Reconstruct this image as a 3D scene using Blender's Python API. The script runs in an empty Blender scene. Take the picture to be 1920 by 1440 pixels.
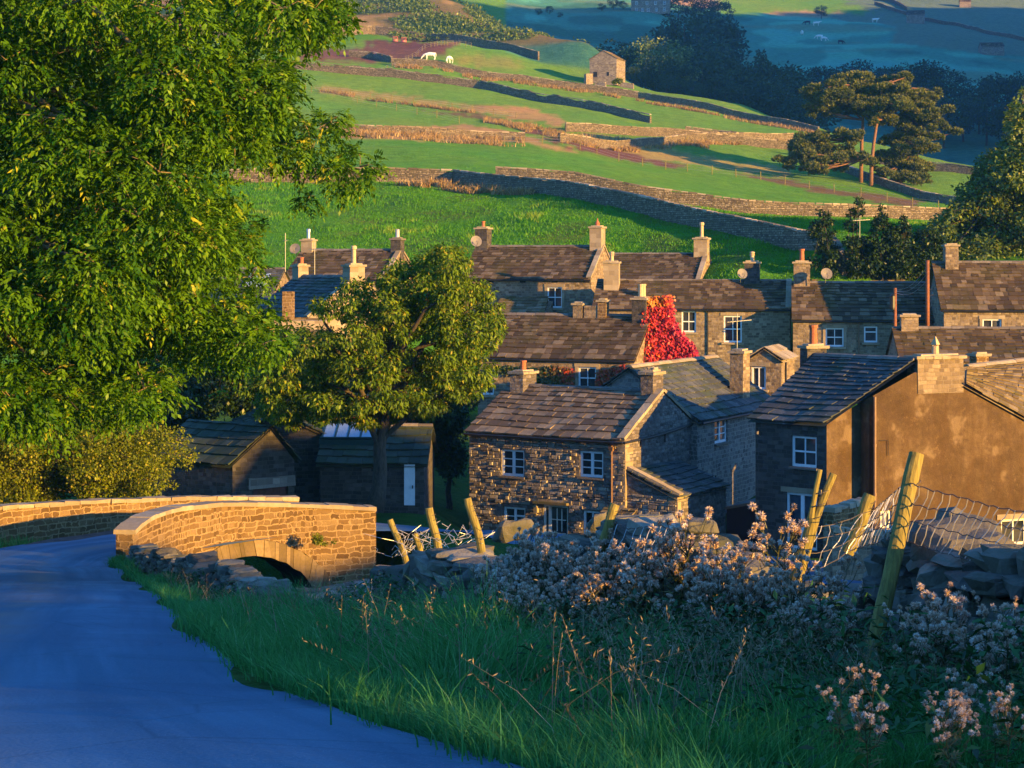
import bpy, math, random
import numpy as np
from mathutils import Vector, Matrix, noise as mnoise
random.seed(7)
RNG = np.random.default_rng(11)
R = math.radians

# ------------------------------------------------------------------ camera, sky, sun, exposure
SC = bpy.context.scene
COL = SC.collection
F = 3600.0          # focal length in pixels of the 1920-wide picture
HZ = 480.0          # picture row of the horizon
cam_d = bpy.data.cameras.new("camera")
cam = bpy.data.objects.new("camera", cam_d)
COL.objects.link(cam)
cam.location = (0, 0, 0)
cam.rotation_euler = (R(90), 0, 0)
cam_d.sensor_width = 36.0
cam_d.lens = 36.0 * F / 1920.0
cam_d.shift_y = -(720.0 - HZ) / 1920.0
cam_d.clip_start = 0.3
cam_d.clip_end = 6000.0
SC.camera = cam

SUN_AZ = R(38.0)      # the sun stands to the right, this far round towards the camera's back
SUN_EL = R(8.53)
SD = Vector((math.cos(SUN_AZ) * math.cos(SUN_EL), -math.sin(SUN_AZ) * math.cos(SUN_EL), math.sin(SUN_EL)))
sun_d = bpy.data.lights.new("sun", 'SUN')
sun = bpy.data.objects.new("sun", sun_d)
COL.objects.link(sun)
sun.rotation_euler = SD.to_track_quat('Z', 'Y').to_euler()
sun_d.energy = 4.4
sun_d.angle = R(0.5)
sun_d.color = (1.0, 0.57, 0.11)

world = bpy.data.worlds.new("World")
SC.world = world
world.use_nodes = True
wn = world.node_tree.nodes
wl = world.node_tree.links
bg = wn.get("Background") or wn.new("ShaderNodeBackground")
sky = wn.new("ShaderNodeTexSky")
sky.sky_type = 'NISHITA'
sky.sun_disc = False
sky.sun_elevation = SUN_EL
sky.sun_rotation = math.pi / 2 + SUN_AZ
sky.altitude = 300
sky.air_density = 1.0
sky.dust_density = 0.3
sky.ozone_density = 6.5
wl.new(sky.outputs[0], bg.inputs[0])
bg.inputs[1].default_value = 0.15
out = wn.get("World Output")
wl.new(bg.outputs[0], out.inputs[0])

SC.view_settings.view_transform = 'Standard'
SC.view_settings.look = 'None'
SC.view_settings.exposure = 2.0
SC.view_settings.gamma = 1.0
SC.cycles.max_bounces = 6
SC.cycles.diffuse_bounces = 3
SC.cycles.glossy_bounces = 2
SC.cycles.transmission_bounces = 4
SC.cycles.volume_bounces = 0
SC.cycles.use_denoising = True
SC.cycles.sample_clamp_indirect = 4.0

# ------------------------------------------------------------------ geometry helpers
def P(px, py, Y):
    """the point seen at picture position (px, py) at depth Y"""
    return Vector(((px - 960.0) / F * Y, Y, (HZ - py) / F * Y))

def lerp(a, b, t):
    return a + (b - a) * t

ORIG = {}

class MB:
    def __init__(self):
        self.v = []; self.f = []; self.m = []
    def add(self, vs, fs, mi=0):
        o = len(self.v)
        self.v.extend([tuple(p) for p in vs])
        self.f.extend([tuple(i + o for i in q) for q in fs])
        self.m.extend([mi] * len(fs))
    def quad(self, a, b, c, d, mi=0):
        self.add([a, b, c, d], [(0, 1, 2, 3)], mi)
    def poly(self, pts, mi=0):
        self.add(pts, [tuple(range(len(pts)))], mi)
    def hexa(self, b4, t4, mi=0):
        """eight corners: bottom loop then top loop"""
        self.add(list(b4) + list(t4), [(3, 2, 1, 0), (4, 5, 6, 7), (0, 1, 5, 4), (1, 2, 6, 5), (2, 3, 7, 6), (3, 0, 4, 7)], mi)
    def box(self, c, s, e=(1, 0, 0), mi=0, up=(0, 0, 1), jit=0.0):
        c = Vector(c); e = Vector(e).normalized(); u = Vector(up).normalized()
        n = u.cross(e).normalized()
        hx, hy, hz = s[0] / 2, s[1] / 2, s[2] / 2
        def q(a, b, k):
            p = c + e * (a * hx) + n * (b * hy) + u * (k * hz)
            if jit:
                p += Vector((random.uniform(-jit, jit), random.uniform(-jit, jit), random.uniform(-jit, jit)))
            return p
        self.hexa([q(-1, -1, -1), q(1, -1, -1), q(1, 1, -1), q(-1, 1, -1)], [q(-1, -1, 1), q(1, -1, 1), q(1, 1, 1), q(-1, 1, 1)], mi)
    def tube(self, path, rad, n=6, mi=0, cap=True):
        path = [Vector(p) for p in path]
        if not hasattr(rad, '__len__'):
            rad = [rad] * len(path)
        rings = []
        prev = None
        for i, p in enumerate(path):
            a = path[max(0, i - 1)]; b = path[min(len(path) - 1, i + 1)]
            d = (b - a)
            d = d.normalized() if d.length > 1e-9 else Vector((0, 0, 1))
            if prev is None:
                x = d.orthogonal().normalized()
            else:
                x = (prev - d * prev.dot(d))
                x = x.normalized() if x.length > 1e-6 else d.orthogonal().normalized()
            prev = x
            y = d.cross(x)
            rings.append([p + (x * math.cos(2 * math.pi * k / n) + y * math.sin(2 * math.pi * k / n)) * rad[i] for k in range(n)])
        vs = [v for r in rings for v in r]
        fs = []
        for i in range(len(path) - 1):
            for k in range(n):
                a = i * n + k; b = i * n + (k + 1) % n
                fs.append((a, b, b + n, a + n))
        if cap:
            fs.append(tuple(range(n))[::-1])
            fs.append(tuple(range((len(path) - 1) * n, len(path) * n)))
        self.add(vs, fs, mi)
    def lathe(self, c, prof, n=10, mi=0):
        c = Vector(c)
        vs = []; fs = []
        for (r, z) in prof:
            for k in range(n):
                a = 2 * math.pi * k / n
                vs.append(c + Vector((r * math.cos(a), r * math.sin(a), z)))
        for i in range(len(prof) - 1):
            for k in range(n):
                a = i * n + k; b = i * n + (k + 1) % n
                fs.append((a, b, b + n, a + n))
        fs.append(tuple(range(n))[::-1])
        fs.append(tuple(range((len(prof) - 1) * n, len(prof) * n)))
        self.add(vs, fs, mi)
    def build(self, name, mats, parent=None, smooth=False, origin=None, uv=True):
        og = ORIG.get(parent.name, Vector((0, 0, 0))) if parent else (Vector(origin) if origin is not None else Vector((0, 0, 0)))
        me = bpy.data.meshes.new(name)
        v = np.array(self.v, dtype=np.float64).reshape(-1, 3) - np.array(og)
        me.from_pydata(v.tolist(), [], self.f)
        if not isinstance(mats, (list, tuple)):
            mats = [mats]
        for m in mats:
            me.materials.append(m)
        if len(mats) > 1:
            me.polygons.foreach_set('material_index', np.array(self.m, dtype=np.int32))
        if smooth:
            me.polygons.foreach_set('use_smooth', np.ones(len(me.polygons), dtype=bool))
        if uv:
            planar_uv(me, np.array(og))
        me.update()
        o = bpy.data.objects.new(name, me)
        COL.objects.link(o)
        if parent:
            o.parent = parent
        else:
            o.location = og
        ORIG[o.name] = og
        return o

def planar_uv(me, og):
    n = len(me.polygons)
    if not n:
        return
    nl = len(me.loops)
    vi = np.empty(nl, dtype=np.int32); me.loops.foreach_get('vertex_index', vi)
    co = np.empty(len(me.vertices) * 3); me.vertices.foreach_get('co', co); co = co.reshape(-1, 3) + og
    nm = np.empty(n * 3); me.polygons.foreach_get('normal', nm); nm = nm.reshape(-1, 3)
    lt = np.empty(n, dtype=np.int32); me.polygons.foreach_get('loop_total', lt)
    pn = np.repeat(nm, lt, axis=0)
    p = co[vi]
    hl = np.hypot(pn[:, 0], pn[:, 1])
    flat = hl < 0.25
    tx = np.where(flat, 1.0, -pn[:, 1] / np.maximum(hl, 1e-6)); ty = np.where(flat, 0.0, pn[:, 0] / np.maximum(hl, 1e-6))
    u = p[:, 0] * tx + p[:, 1] * ty
    sl = np.where(flat, p[:, 1], p[:, 2] / np.maximum(hl, 0.3))
    uvl = me.uv_layers.new(name="UVMap")
    uvl.data.foreach_set('uv', np.stack([u, sl], 1).astype(np.float32).ravel())

def fast_mesh(name, verts, faces, mats, parent=None, attrs=None, smooth=False, matidx=None, origin=None):
    """verts (N,3) array, faces (M,k) array of one size; attrs {name: per-vertex float array}"""
    og = ORIG.get(parent.name, Vector((0, 0, 0))) if parent else (Vector(origin) if origin is not None else Vector((0, 0, 0)))
    me = bpy.data.meshes.new(name)
    nv = len(verts); nf, k = faces.shape
    me.vertices.add(nv); me.loops.add(nf * k); me.polygons.add(nf)
    me.vertices.foreach_set('co', (np.asarray(verts, dtype=np.float64) - np.array(og)).astype(np.float32).ravel())
    me.loops.foreach_set('vertex_index', faces.astype(np.int32).ravel())
    me.polygons.foreach_set('loop_start', np.arange(0, nf * k, k, dtype=np.int32))
    me.polygons.foreach_set('loop_total', np.full(nf, k, dtype=np.int32))
    if smooth:
        me.polygons.foreach_set('use_smooth', np.ones(nf, dtype=bool))
    for m in (mats if isinstance(mats, (list, tuple)) else [mats]):
        me.materials.append(m)
    if matidx is not None:
        me.polygons.foreach_set('material_index', np.asarray(matidx, dtype=np.int32))
    me.update(calc_edges=True)
    for an, arr in (attrs or {}).items():
        arr = np.asarray(arr, dtype=np.float32)
        if arr.ndim == 1:
            a = me.attributes.new(an, 'FLOAT', 'POINT'); a.data.foreach_set('value', arr)
        else:
            a = me.attributes.new(an, 'FLOAT_COLOR', 'POINT')
            c4 = np.ones((nv, 4), dtype=np.float32); c4[:, :3] = arr
            a.data.foreach_set('color', c4.ravel())
    o = bpy.data.objects.new(name, me)
    COL.objects.link(o)
    if parent:
        o.parent = parent
    else:
        o.location = og
    ORIG[o.name] = og
    return o

def tag(o, label=None, cat=None, group=None, kind=None):
    if label: o['label'] = label
    if cat: o['category'] = cat
    if group: o['group'] = group
    if kind: o['kind'] = kind
    return o

def thing(name, label, cat, loc, group=None):
    o = bpy.data.objects.new(name, None)
    o.empty_display_size = 0.3
    COL.objects.link(o)
    o.location = loc
    ORIG[o.name] = Vector(loc)
    return tag(o, label, cat, group)

def dup(root, loc, rotz=0.0, scale=1.0, label=None, group=None):
    r = root.copy(); COL.objects.link(r)
    r.location = loc; r.rotation_euler = (0, 0, rotz); r.scale = (scale, scale, scale)
    if label: r['label'] = label
    if group: r['group'] = group
    for ch in list(root.children):
        c = ch.copy(); COL.objects.link(c); c.parent = r
        for g in list(ch.children):
            d = g.copy(); COL.objects.link(d); d.parent = c
    return r

# ------------------------------------------------------------------ materials
def new_mat(name):
    m = bpy.data.materials.new(name); m.use_nodes = True
    nt = m.node_tree
    b = nt.nodes.get('Principled BSDF')
    return m, nt, b

class NT:
    """small helper for building node trees"""
    def __init__(self, nt): self.nt = nt
    def n(self, t, **kw):
        x = self.nt.nodes.new(t)
        for k, v in kw.items(): setattr(x, k, v)
        return x
    def l(self, a, b): self.nt.links.new(a, b)
    def noise(self, vec, scale, detail=4, rough=0.6, dim='3D'):
        x = self.n('ShaderNodeTexNoise'); x.noise_dimensions = dim
        x.inputs['Scale'].default_value = scale; x.inputs['Detail'].default_value = detail; x.inputs['Roughness'].default_value = rough
        if vec is not None: self.l(vec, x.inputs['Vector'])
        return x
    def ramp(self, fac, stops):
        x = self.n('ShaderNodeValToRGB')
        el = x.color_ramp.elements
        while len(el) > 1: el.remove(el[-1])
        el[0].position = stops[0][0]; el[0].color = tuple(stops[0][1]) + (1,)
        for p, c in stops[1:]:
            e = el.new(p); e.color = tuple(c) + (1,)
        self.l(fac, x.inputs[0])
        return x.outputs[0]
    def mix(self, fac, a, b, blend='MIX'):
        x = self.n('ShaderNodeMix'); x.data_type = 'RGBA'; x.blend_type = blend
        for s, val in ((0, fac), (6, a), (7, b)):
            if isinstance(val, (int, float)): x.inputs[s].default_value = val
            elif isinstance(val, tuple): x.inputs[s].default_value = val + ((1,) if len(val) == 3 else ())
            else: self.l(val, x.inputs[s])
        return x.outputs[2]
    def math(self, op, a, b=None, clamp=False):
        x = self.n('ShaderNodeMath'); x.operation = op; x.use_clamp = clamp
        for s, val in ((0, a), (1, b)):
            if val is None: continue
            if isinstance(val, (int, float)): x.inputs[s].default_value = val
            else: self.l(val, x.inputs[s])
        return x.outputs[0]
    def maprange(self, v, a, b, c, d):
        x = self.n('ShaderNodeMapRange')
        self.l(v, x.inputs[0])
        for i, k in enumerate((a, b, c, d)): x.inputs[i + 1].default_value = k
        return x.outputs[0]
    def bump(self, h, strength, dist):
        x = self.n('ShaderNodeBump'); x.inputs['Strength'].default_value = strength; x.inputs['Distance'].default_value = dist
        self.l(h, x.inputs['Height'])
        return x.outputs[0]

def stone_mat(name, dark, mid, light, mortar, bw=0.36, rh=0.15, bump=0.6, mort=0.012, wob=0.05, dist=0.03, joint_mix=0.7):
    """coursed rubble laid in metre-scaled wall coordinates"""
    m, nt, b = new_mat(name); N = NT(nt)
    uv = N.n('ShaderNodeUVMap'); uv.uv_map = 'UVMap'
    nz = N.noise(uv.outputs[0], 2.2, 3)
    nz2 = N.noise(uv.outputs[0], 9.0, 2)
    off = N.n('ShaderNodeVectorMath', operation='MULTIPLY_ADD')
    N.l(nz.outputs['Color'], off.inputs[0]); off.inputs[1].default_value = (wob * 2.4, wob * 1.6, 0); N.l(uv.outputs[0], off.inputs[2])
    off2 = N.n('ShaderNodeVectorMath', operation='MULTIPLY_ADD')
    N.l(nz2.outputs['Color'], off2.inputs[0]); off2.inputs[1].default_value = (wob * 0.8, wob * 0.5, 0); N.l(off.outputs[0], off2.inputs[2])
    br = N.n('ShaderNodeTexBrick'); br.offset = 0.37; br.offset_frequency = 3; br.squash = 0.62; br.squash_frequency = 2
    N.l(off2.outputs[0], br.inputs['Vector'])
    br.inputs['Scale'].default_value = 1.0
    br.inputs['Brick Width'].default_value = bw; br.inputs['Row Height'].default_value = rh
    br.inputs['Mortar Size'].default_value = mort; br.inputs['Mortar Smooth'].default_value = 0.4
    br.inputs['Bias'].default_value = 0.0
    br.inputs['Color1'].default_value = (0, 0, 0, 1); br.inputs['Color2'].default_value = (1, 1, 1, 1); br.inputs['Mortar'].default_value = (0.5, 0.5, 0.5, 1)
    nb = N.noise(uv.outputs[0], 0.55, 3)
    nf = N.noise(uv.outputs[0], 22.0, 4, 0.7)
    col = N.ramp(br.outputs['Color'], [(0.0, dark), (0.5, mid), (1.0, light)])
    col = N.mix(N.maprange(nf.outputs[0], 0.3, 0.75, 0.0, 0.55), col, dark)
    col = N.mix(N.maprange(nb.outputs[0], 0.42, 0.66, 0.0, 0.65), col, tuple(c * 0.62 for c in mid))
    col = N.mix(N.math('MULTIPLY', br.outputs['Fac'], joint_mix), col, mortar)
    N.l(col, b.inputs['Base Color'])
    b.inputs['Roughness'].default_value = 0.92
    b.inputs['Specular IOR Level'].default_value = 0.2
    h = N.math('SUBTRACT', N.math('MULTIPLY', nf.outputs[0], 0.6), br.outputs['Fac'])
    vo = N.n('ShaderNodeTexVoronoi'); vo.inputs['Scale'].default_value = 5.5; N.l(off2.outputs[0], vo.inputs['Vector'])
    h = N.math('ADD', h, N.math('MULTIPLY', vo.outputs['Distance'], -0.9))
    h = N.math('ADD', h, N.math('MULTIPLY', br.outputs['Color'], 0.5))
    N.l(N.bump(h, bump, dist), b.inputs['Normal'])
    return m

def island_mat(name, ramp, fine=8.0, moss=None, rough=0.9, bump=0.4, dist=0.02, moss_amt=0.5, moss_scale=0.6, spots=None):
    """each loose piece of the mesh takes its own tone; lichen and moss in patches"""
    m, nt, b = new_mat(name); N = NT(nt)
    g = N.n('ShaderNodeNewGeometry')
    tc = N.n('ShaderNodeTexCoord')
    col = N.ramp(g.outputs['Random Per Island'], ramp)
    nf = N.noise(tc.outputs['Object'], fine, 5, 0.7)
    col = N.mix(N.maprange(nf.outputs[0], 0.35, 0.75, 0.0, 0.6), col, tuple(c * 0.45 for c in ramp[len(ramp) // 2][1]))
    if moss:
        nm = N.noise(tc.outputs['Object'], moss_scale, 4, 0.65)
        col = N.mix(N.maprange(nm.outputs[0], 0.48, 0.68, 0.0, moss_amt), col, moss)
    if spots:
        ns = N.noise(tc.outputs['Object'], 3.4, 4, 0.7)
        col = N.mix(N.maprange(ns.outputs[0], 0.62, 0.70, 0.0, 0.7), col, spots)
    N.l(col, b.inputs['Base Color'])
    b.inputs['Roughness'].default_value = rough
    b.inputs['Specular IOR Level'].default_value = 0.25
    N.l(N.bump(nf.outputs[0], bump, dist), b.inputs['Normal'])
    return m

def plain_mat(name, col, rough=0.6, metal=0.0, var=0.25, scale=6.0, bump=0.0, spec=0.4):
    m, nt, b = new_mat(name); N = NT(nt)
    tc = N.n('ShaderNodeTexCoord')
    nz = N.noise(tc.outputs['Object'], scale, 4, 0.65)
    c = N.mix(N.maprange(nz.outputs[0], 0.3, 0.7, 0.0, 1.0), tuple(x * (1 - var) for x in col), tuple(min(1, x * (1 + var * 0.6)) for x in col))
    N.l(c, b.inputs['Base Color'])
    b.inputs['Roughness'].default_value = rough; b.inputs['Metallic'].default_value = metal
    b.inputs['Specular IOR Level'].default_value = spec
    if bump:
        N.l(N.bump(nz.outputs[0], bump, 0.02), b.inputs['Normal'])
    return m

def leaf_mat(name, dark, light, tip=None, trans=0.35, gloss=0.12):
    """thin leaf: diffuse, light through the blade, a little sheen; tone from the per-vertex value rnd"""
    m, nt, b = new_mat(name); N = NT(nt)
    nt.nodes.remove(b)
    at = N.n('ShaderNodeAttribute'); at.attribute_name = 'rnd'
    stops = [(0.0, dark), (0.75, light)] + ([(1.0, tip)] if tip else [])
    col = N.ramp(at.outputs['Fac'], stops)
    d = N.n('ShaderNodeBsdfDiffuse'); t = N.n('ShaderNodeBsdfTranslucent'); gl = N.n('ShaderNodeBsdfGlossy')
    gl.inputs['Roughness'].default_value = 0.45
    N.l(col, d.inputs[0]); N.l(col, t.inputs[0])
    gl.inputs[0].default_value = (0.5, 0.5, 0.5, 1)
    m1 = N.n('ShaderNodeMixShader'); m1.inputs[0].default_value = trans
    N.l(d.outputs[0], m1.inputs[1]); N.l(t.outputs[0], m1.inputs[2])
    m2 = N.n('ShaderNodeMixShader'); m2.inputs[0].default_value = gloss * 0.5
    N.l(m1.outputs[0], m2.inputs[1]); N.l(gl.outputs[0], m2.inputs[2])
    N.l(m2.outputs[0], nt.nodes['Material Output'].inputs[0])
    return m

M = {}
M['stone'] = stone_mat('brown_rubble_stone', (0.12, 0.085, 0.055), (0.28, 0.205, 0.13), (0.44, 0.34, 0.22), (0.34, 0.265, 0.17), bump=0.9)
M['stone_front'] = stone_mat('grey_brown_rubble_stone', (0.12, 0.098, 0.082), (0.27, 0.22, 0.185), (0.44, 0.37, 0.30), (0.26, 0.215, 0.18), bw=0.34, rh=0.13, bump=1.0, dist=0.12, wob=0.08, joint_mix=0.5)
M['stone_wing'] = stone_mat('grey_random_rubble_stone', (0.10, 0.088, 0.078), (0.23, 0.20, 0.17), (0.38, 0.33, 0.27), (0.36, 0.30, 0.24), bw=0.30, rh=0.17, bump=0.7, wob=0.11, mort=0.02)
M['stone_gold'] = stone_mat('golden_bridge_stone', (0.085, 0.048, 0.018), (0.185, 0.108, 0.042), (0.29, 0.19, 0.090), (0.33, 0.22, 0.105), bw=0.40, rh=0.17, bump=0.7, mort=0.024, wob=0.13, joint_mix=0.85)
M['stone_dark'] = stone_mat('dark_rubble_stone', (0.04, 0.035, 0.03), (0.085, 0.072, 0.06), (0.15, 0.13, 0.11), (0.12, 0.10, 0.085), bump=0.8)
M['stone_far'] = stone_mat('pale_barn_stone', (0.16, 0.12, 0.09), (0.30, 0.24, 0.18), (0.42, 0.34, 0.25), (0.22, 0.17, 0.13), bw=0.5, rh=0.22, bump=0.5)
M['quoin'] = stone_mat('dressed_sandstone', (0.24, 0.18, 0.11), (0.36, 0.28, 0.18), (0.44, 0.35, 0.23), (0.30, 0.23, 0.15), bw=0.6, rh=0.3, bump=0.25, mort=0.008, wob=0.02)
M['slate_brown'] = island_mat('brown_stone_slates', [(0, (0.042, 0.026, 0.013)), (0.5, (0.096, 0.061, 0.032)), (0.8, (0.155, 0.104, 0.056)), (1, (0.26, 0.19, 0.115))], fine=5, moss=(0.075, 0.065, 0.015), moss_amt=0.55, spots=(0.26, 0.22, 0.17))
M['slate_front'] = island_mat('purple_brown_stone_slates', [(0, (0.085, 0.058, 0.035)), (0.5, (0.195, 0.138, 0.085)), (1, (0.34, 0.255, 0.16))], fine=4, moss=(0.07, 0.055, 0.05), moss_amt=0.4, spots=(0.36, 0.31, 0.26))
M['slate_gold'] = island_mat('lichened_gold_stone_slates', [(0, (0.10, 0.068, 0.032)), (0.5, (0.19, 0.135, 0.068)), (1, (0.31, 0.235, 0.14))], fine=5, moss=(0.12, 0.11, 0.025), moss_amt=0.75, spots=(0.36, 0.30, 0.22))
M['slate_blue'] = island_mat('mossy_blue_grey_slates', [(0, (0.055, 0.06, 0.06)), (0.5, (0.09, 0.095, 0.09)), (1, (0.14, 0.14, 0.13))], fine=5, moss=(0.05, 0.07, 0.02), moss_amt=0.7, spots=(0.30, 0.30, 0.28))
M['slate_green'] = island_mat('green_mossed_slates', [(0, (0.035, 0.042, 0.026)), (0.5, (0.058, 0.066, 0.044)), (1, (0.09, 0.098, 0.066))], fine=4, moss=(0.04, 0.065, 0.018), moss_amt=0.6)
M['coping'] = island_mat('pale_coping_stones', [(0, (0.26, 0.19, 0.12)), (0.5, (0.36, 0.28, 0.18)), (1, (0.46, 0.37, 0.25))], fine=7, moss=(0.17, 0.14, 0.05), moss_amt=0.4)
M['ridge'] = island_mat('ridge_stones', [(0, (0.10, 0.08, 0.065)), (1, (0.24, 0.20, 0.16))], fine=6)
M['voussoir'] = island_mat('arch_ring_stones', [(0, (0.13, 0.088, 0.042)), (0.5, (0.21, 0.145, 0.07)), (1, (0.30, 0.21, 0.11))], fine=9, moss=(0.07, 0.055, 0.02), moss_amt=0.5, moss_scale=1.5)
M['facing'] = island_mat('proud_facing_stones', [(0, (0.12, 0.095, 0.078)), (0.4, (0.24, 0.19, 0.15)), (0.8, (0.36, 0.30, 0.235)), (1, (0.48, 0.40, 0.31))], fine=14, bump=0.9, dist=0.03)
M['drystone'] = island_mat('dry_wall_stones', [(0, (0.05, 0.045, 0.038)), (0.5, (0.125, 0.11, 0.088)), (0.85, (0.22, 0.195, 0.15)), (1, (0.36, 0.32, 0.25))], fine=9, moss=(0.045, 0.055, 0.016), moss_amt=0.55, moss_scale=1.6, bump=0.8, dist=0.03)
M['white'] = plain_mat('white_window_paint', (0.78, 0.78, 0.77), 0.45, var=0.08)
M['cream'] = plain_mat('cream_window_paint', (0.72, 0.67, 0.58), 0.5, var=0.1)
M['black'] = plain_mat('black_cast_iron', (0.018, 0.018, 0.02), 0.45, var=0.3)
M['brownpipe'] = plain_mat('brown_painted_pipe', (0.20, 0.11, 0.06), 0.5, var=0.25)
M['terracotta'] = plain_mat('terracotta_pot', (0.42, 0.13, 0.05), 0.8, var=0.25, scale=12)
M['buffpot'] = plain_mat('buff_clay_pot', (0.55, 0.38, 0.20), 0.8, var=0.2, scale=12)
M['metal'] = plain_mat('grey_metal', (0.45, 0.45, 0.46), 0.35, metal=0.8, var=0.1)
M['greymetal'] = plain_mat('weathered_grey_dish', (0.20, 0.17, 0.14), 0.6, var=0.2)
M['greendoor'] = plain_mat('dark_green_paint', (0.02, 0.06, 0.055), 0.5, var=0.15)
M['reddoor'] = plain_mat('red_brown_door_paint', (0.10, 0.025, 0.015), 0.6, var=0.3)
M['dark'] = plain_mat('dark_interior', (0.012, 0.011, 0.012), 0.9, var=0.2)
M['lead'] = plain_mat('pale_lead_flashing', (0.40, 0.40, 0.40), 0.6, var=0.2)
M['pole'] = plain_mat('tarred_red_brown_pole', (0.24, 0.085, 0.035), 0.85, var=0.35, scale=9)
M['wire'] = plain_mat('galvanised_wire', (0.55, 0.52, 0.47), 0.45, metal=0.5, var=0.15)
M['oldwire'] = plain_mat('dark_rusty_wire', (0.09, 0.07, 0.06), 0.7, metal=0.3, var=0.3)
M['hide_white'] = plain_mat('cream_cattle_hide', (0.80, 0.76, 0.68), 0.9, var=0.1)
M['hide_black'] = plain_mat('black_cattle_hide', (0.03, 0.025, 0.025), 0.85, var=0.3)
M['red'] = plain_mat('faded_red_paint', (0.42, 0.13, 0.11), 0.5, var=0.2)
M['aerial'] = plain_mat('dull_aluminium', (0.24, 0.23, 0.21), 0.5, metal=0.4, var=0.1)
M['skylight'] = plain_mat('pale_rooflight_glass', (0.30, 0.38, 0.45), 0.15, var=0.1, spec=0.8)

def glass_mat():
    m, nt, b = new_mat('window_glass'); N = NT(nt)
    tc = N.n('ShaderNodeTexCoord')
    nz = N.noise(tc.outputs['Object'], 1.3, 2)
    N.l(N.mix(N.maprange(nz.outputs[0], 0.35, 0.65, 0, 1), (0.012, 0.014, 0.018), N.mix(N.n('ShaderNodeObjectInfo').outputs['Random'], (0.02, 0.025, 0.03), (0.13, 0.12, 0.11))), b.inputs['Base Color'])
    b.inputs['Roughness'].default_value = 0.06
    b.inputs['Specular IOR Level'].default_value = 0.9
    nb = N.noise(tc.outputs['Object'], 2.5, 1)
    N.l(N.bump(nb.outputs[0], 0.06, 0.05), b.inputs['Normal'])
    return m
M['glass'] = glass_mat()

def render_mat():
    m, nt, b = new_mat('stained_roughcast_render'); N = NT(nt)
    tc = N.n('ShaderNodeTexCoord')
    big = N.noise(tc.outputs['Object'], 0.45, 5, 0.7)
    mp = N.n('ShaderNodeMapping'); mp.inputs['Scale'].default_value = (2.2, 2.2, 0.28); N.l(tc.outputs['Object'], mp.inputs[0])
    streak = N.noise(mp.outputs[0], 1.3, 5, 0.7)
    fine = N.noise(tc.outputs['Object'], 26, 5, 0.75)
    col = N.ramp(big.outputs[0], [(0.34, (0.055, 0.034, 0.017)), (0.5, (0.108, 0.069, 0.034)), (0.64, (0.20, 0.135, 0.072))])
    col = N.mix(N.maprange(streak.outputs[0], 0.42, 0.72, 0, 0.75), col, (0.085, 0.045, 0.016))
    col = N.mix(N.maprange(fine.outputs[0], 0.4, 0.75, 0, 0.45), col, (0.13, 0.08, 0.035))
    med = N.noise(tc.outputs['Object'], 3.2, 6, 0.8)
    col = N.mix(N.maprange(med.outputs[0], 0.48, 0.68, 0, 0.65), col, (0.07, 0.042, 0.020))
    col = N.mix(N.maprange(med.outputs[0], 0.42, 0.28, 0, 0.5), col, (0.27, 0.175, 0.09))
    # damp tide mark along the foot, pale patches of later mortar
    sp = N.n('ShaderNodeSeparateXYZ'); N.l(tc.outputs['Object'], sp.inputs[0])
    wav = N.math('ADD', sp.outputs[2], N.math('MULTIPLY', big.outputs[0], 1.6))
    col = N.mix(N.maprange(wav, 2.3, 2.1, 0, 0.5), col, (0.075, 0.043, 0.020))
    pt = N.noise(tc.outputs['Object'], 0.9, 3, 0.5)
    col = N.mix(N.maprange(pt.outputs[0], 0.60, 0.64, 0, 0.45), col, (0.25, 0.175, 0.10))
    N.l(col, b.inputs['Base Color']); b.inputs['Roughness'].default_value = 0.95; b.inputs['Specular IOR Level'].default_value = 0.15
    N.l(N.bump(N.math('ADD', fine.outputs[0], N.math('MULTIPLY', med.outputs[0], 2.0)), 0.7, 0.03), b.inputs['Normal'])
    return m
M['render'] = render_mat()

def wood_mat():
    m, nt, b = new_mat('weathered_post_wood'); N = NT(nt)
    tc = N.n('ShaderNodeTexCoord')
    mp = N.n('ShaderNodeMapping'); mp.inputs['Scale'].default_value = (30, 30, 2.2); N.l(tc.outputs['Object'], mp.inputs[0])
    g = N.noise(mp.outputs[0], 1.5, 5, 0.7)
    pt = N.noise(tc.outputs['Object'], 5.0, 4, 0.7)
    col = N.ramp(g.outputs[0], [(0.3, (0.09, 0.066, 0.016)), (0.5, (0.22, 0.170, 0.038)), (0.75, (0.34, 0.27, 0.07))])
    col = N.mix(N.maprange(pt.outputs[0], 0.5, 0.7, 0, 0.7), col, (0.14, 0.13, 0.04))
    N.l(col, b.inputs['Base Color']); b.inputs['Roughness'].default_value = 0.9
    N.l(N.bump(g.outputs[0], 0.5, 0.01), b.inputs['Normal'])
    return m
M['wood'] = wood_mat()

def bark_mat(name, a, bcol, scale=3.0):
    m, nt, b = new_mat(name); N = NT(nt)
    tc = N.n('ShaderNodeTexCoord')
    mp = N.n('ShaderNodeMapping'); mp.inputs['Scale'].default_value = (5, 5, 1.2); N.l(tc.outputs['Object'], mp.inputs[0])
    g = N.noise(mp.outputs[0], scale, 5, 0.7)
    N.l(N.ramp(g.outputs[0], [(0.35, a), (0.65, bcol)]), b.inputs['Base Color'])
    b.inputs['Roughness'].default_value = 0.95
    N.l(N.bump(g.outputs[0], 0.8, 0.03), b.inputs['Normal'])
    return m
M['bark'] = bark_mat('grey_brown_bark', (0.03, 0.023, 0.016), (0.10, 0.075, 0.05))
M['bark_ash'] = bark_mat('pale_ash_bark', (0.10, 0.08, 0.04), (0.28, 0.21, 0.10))
M['bark_pine'] = bark_mat('orange_pine_bark', (0.11, 0.052, 0.028), (0.29, 0.145, 0.07))
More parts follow.
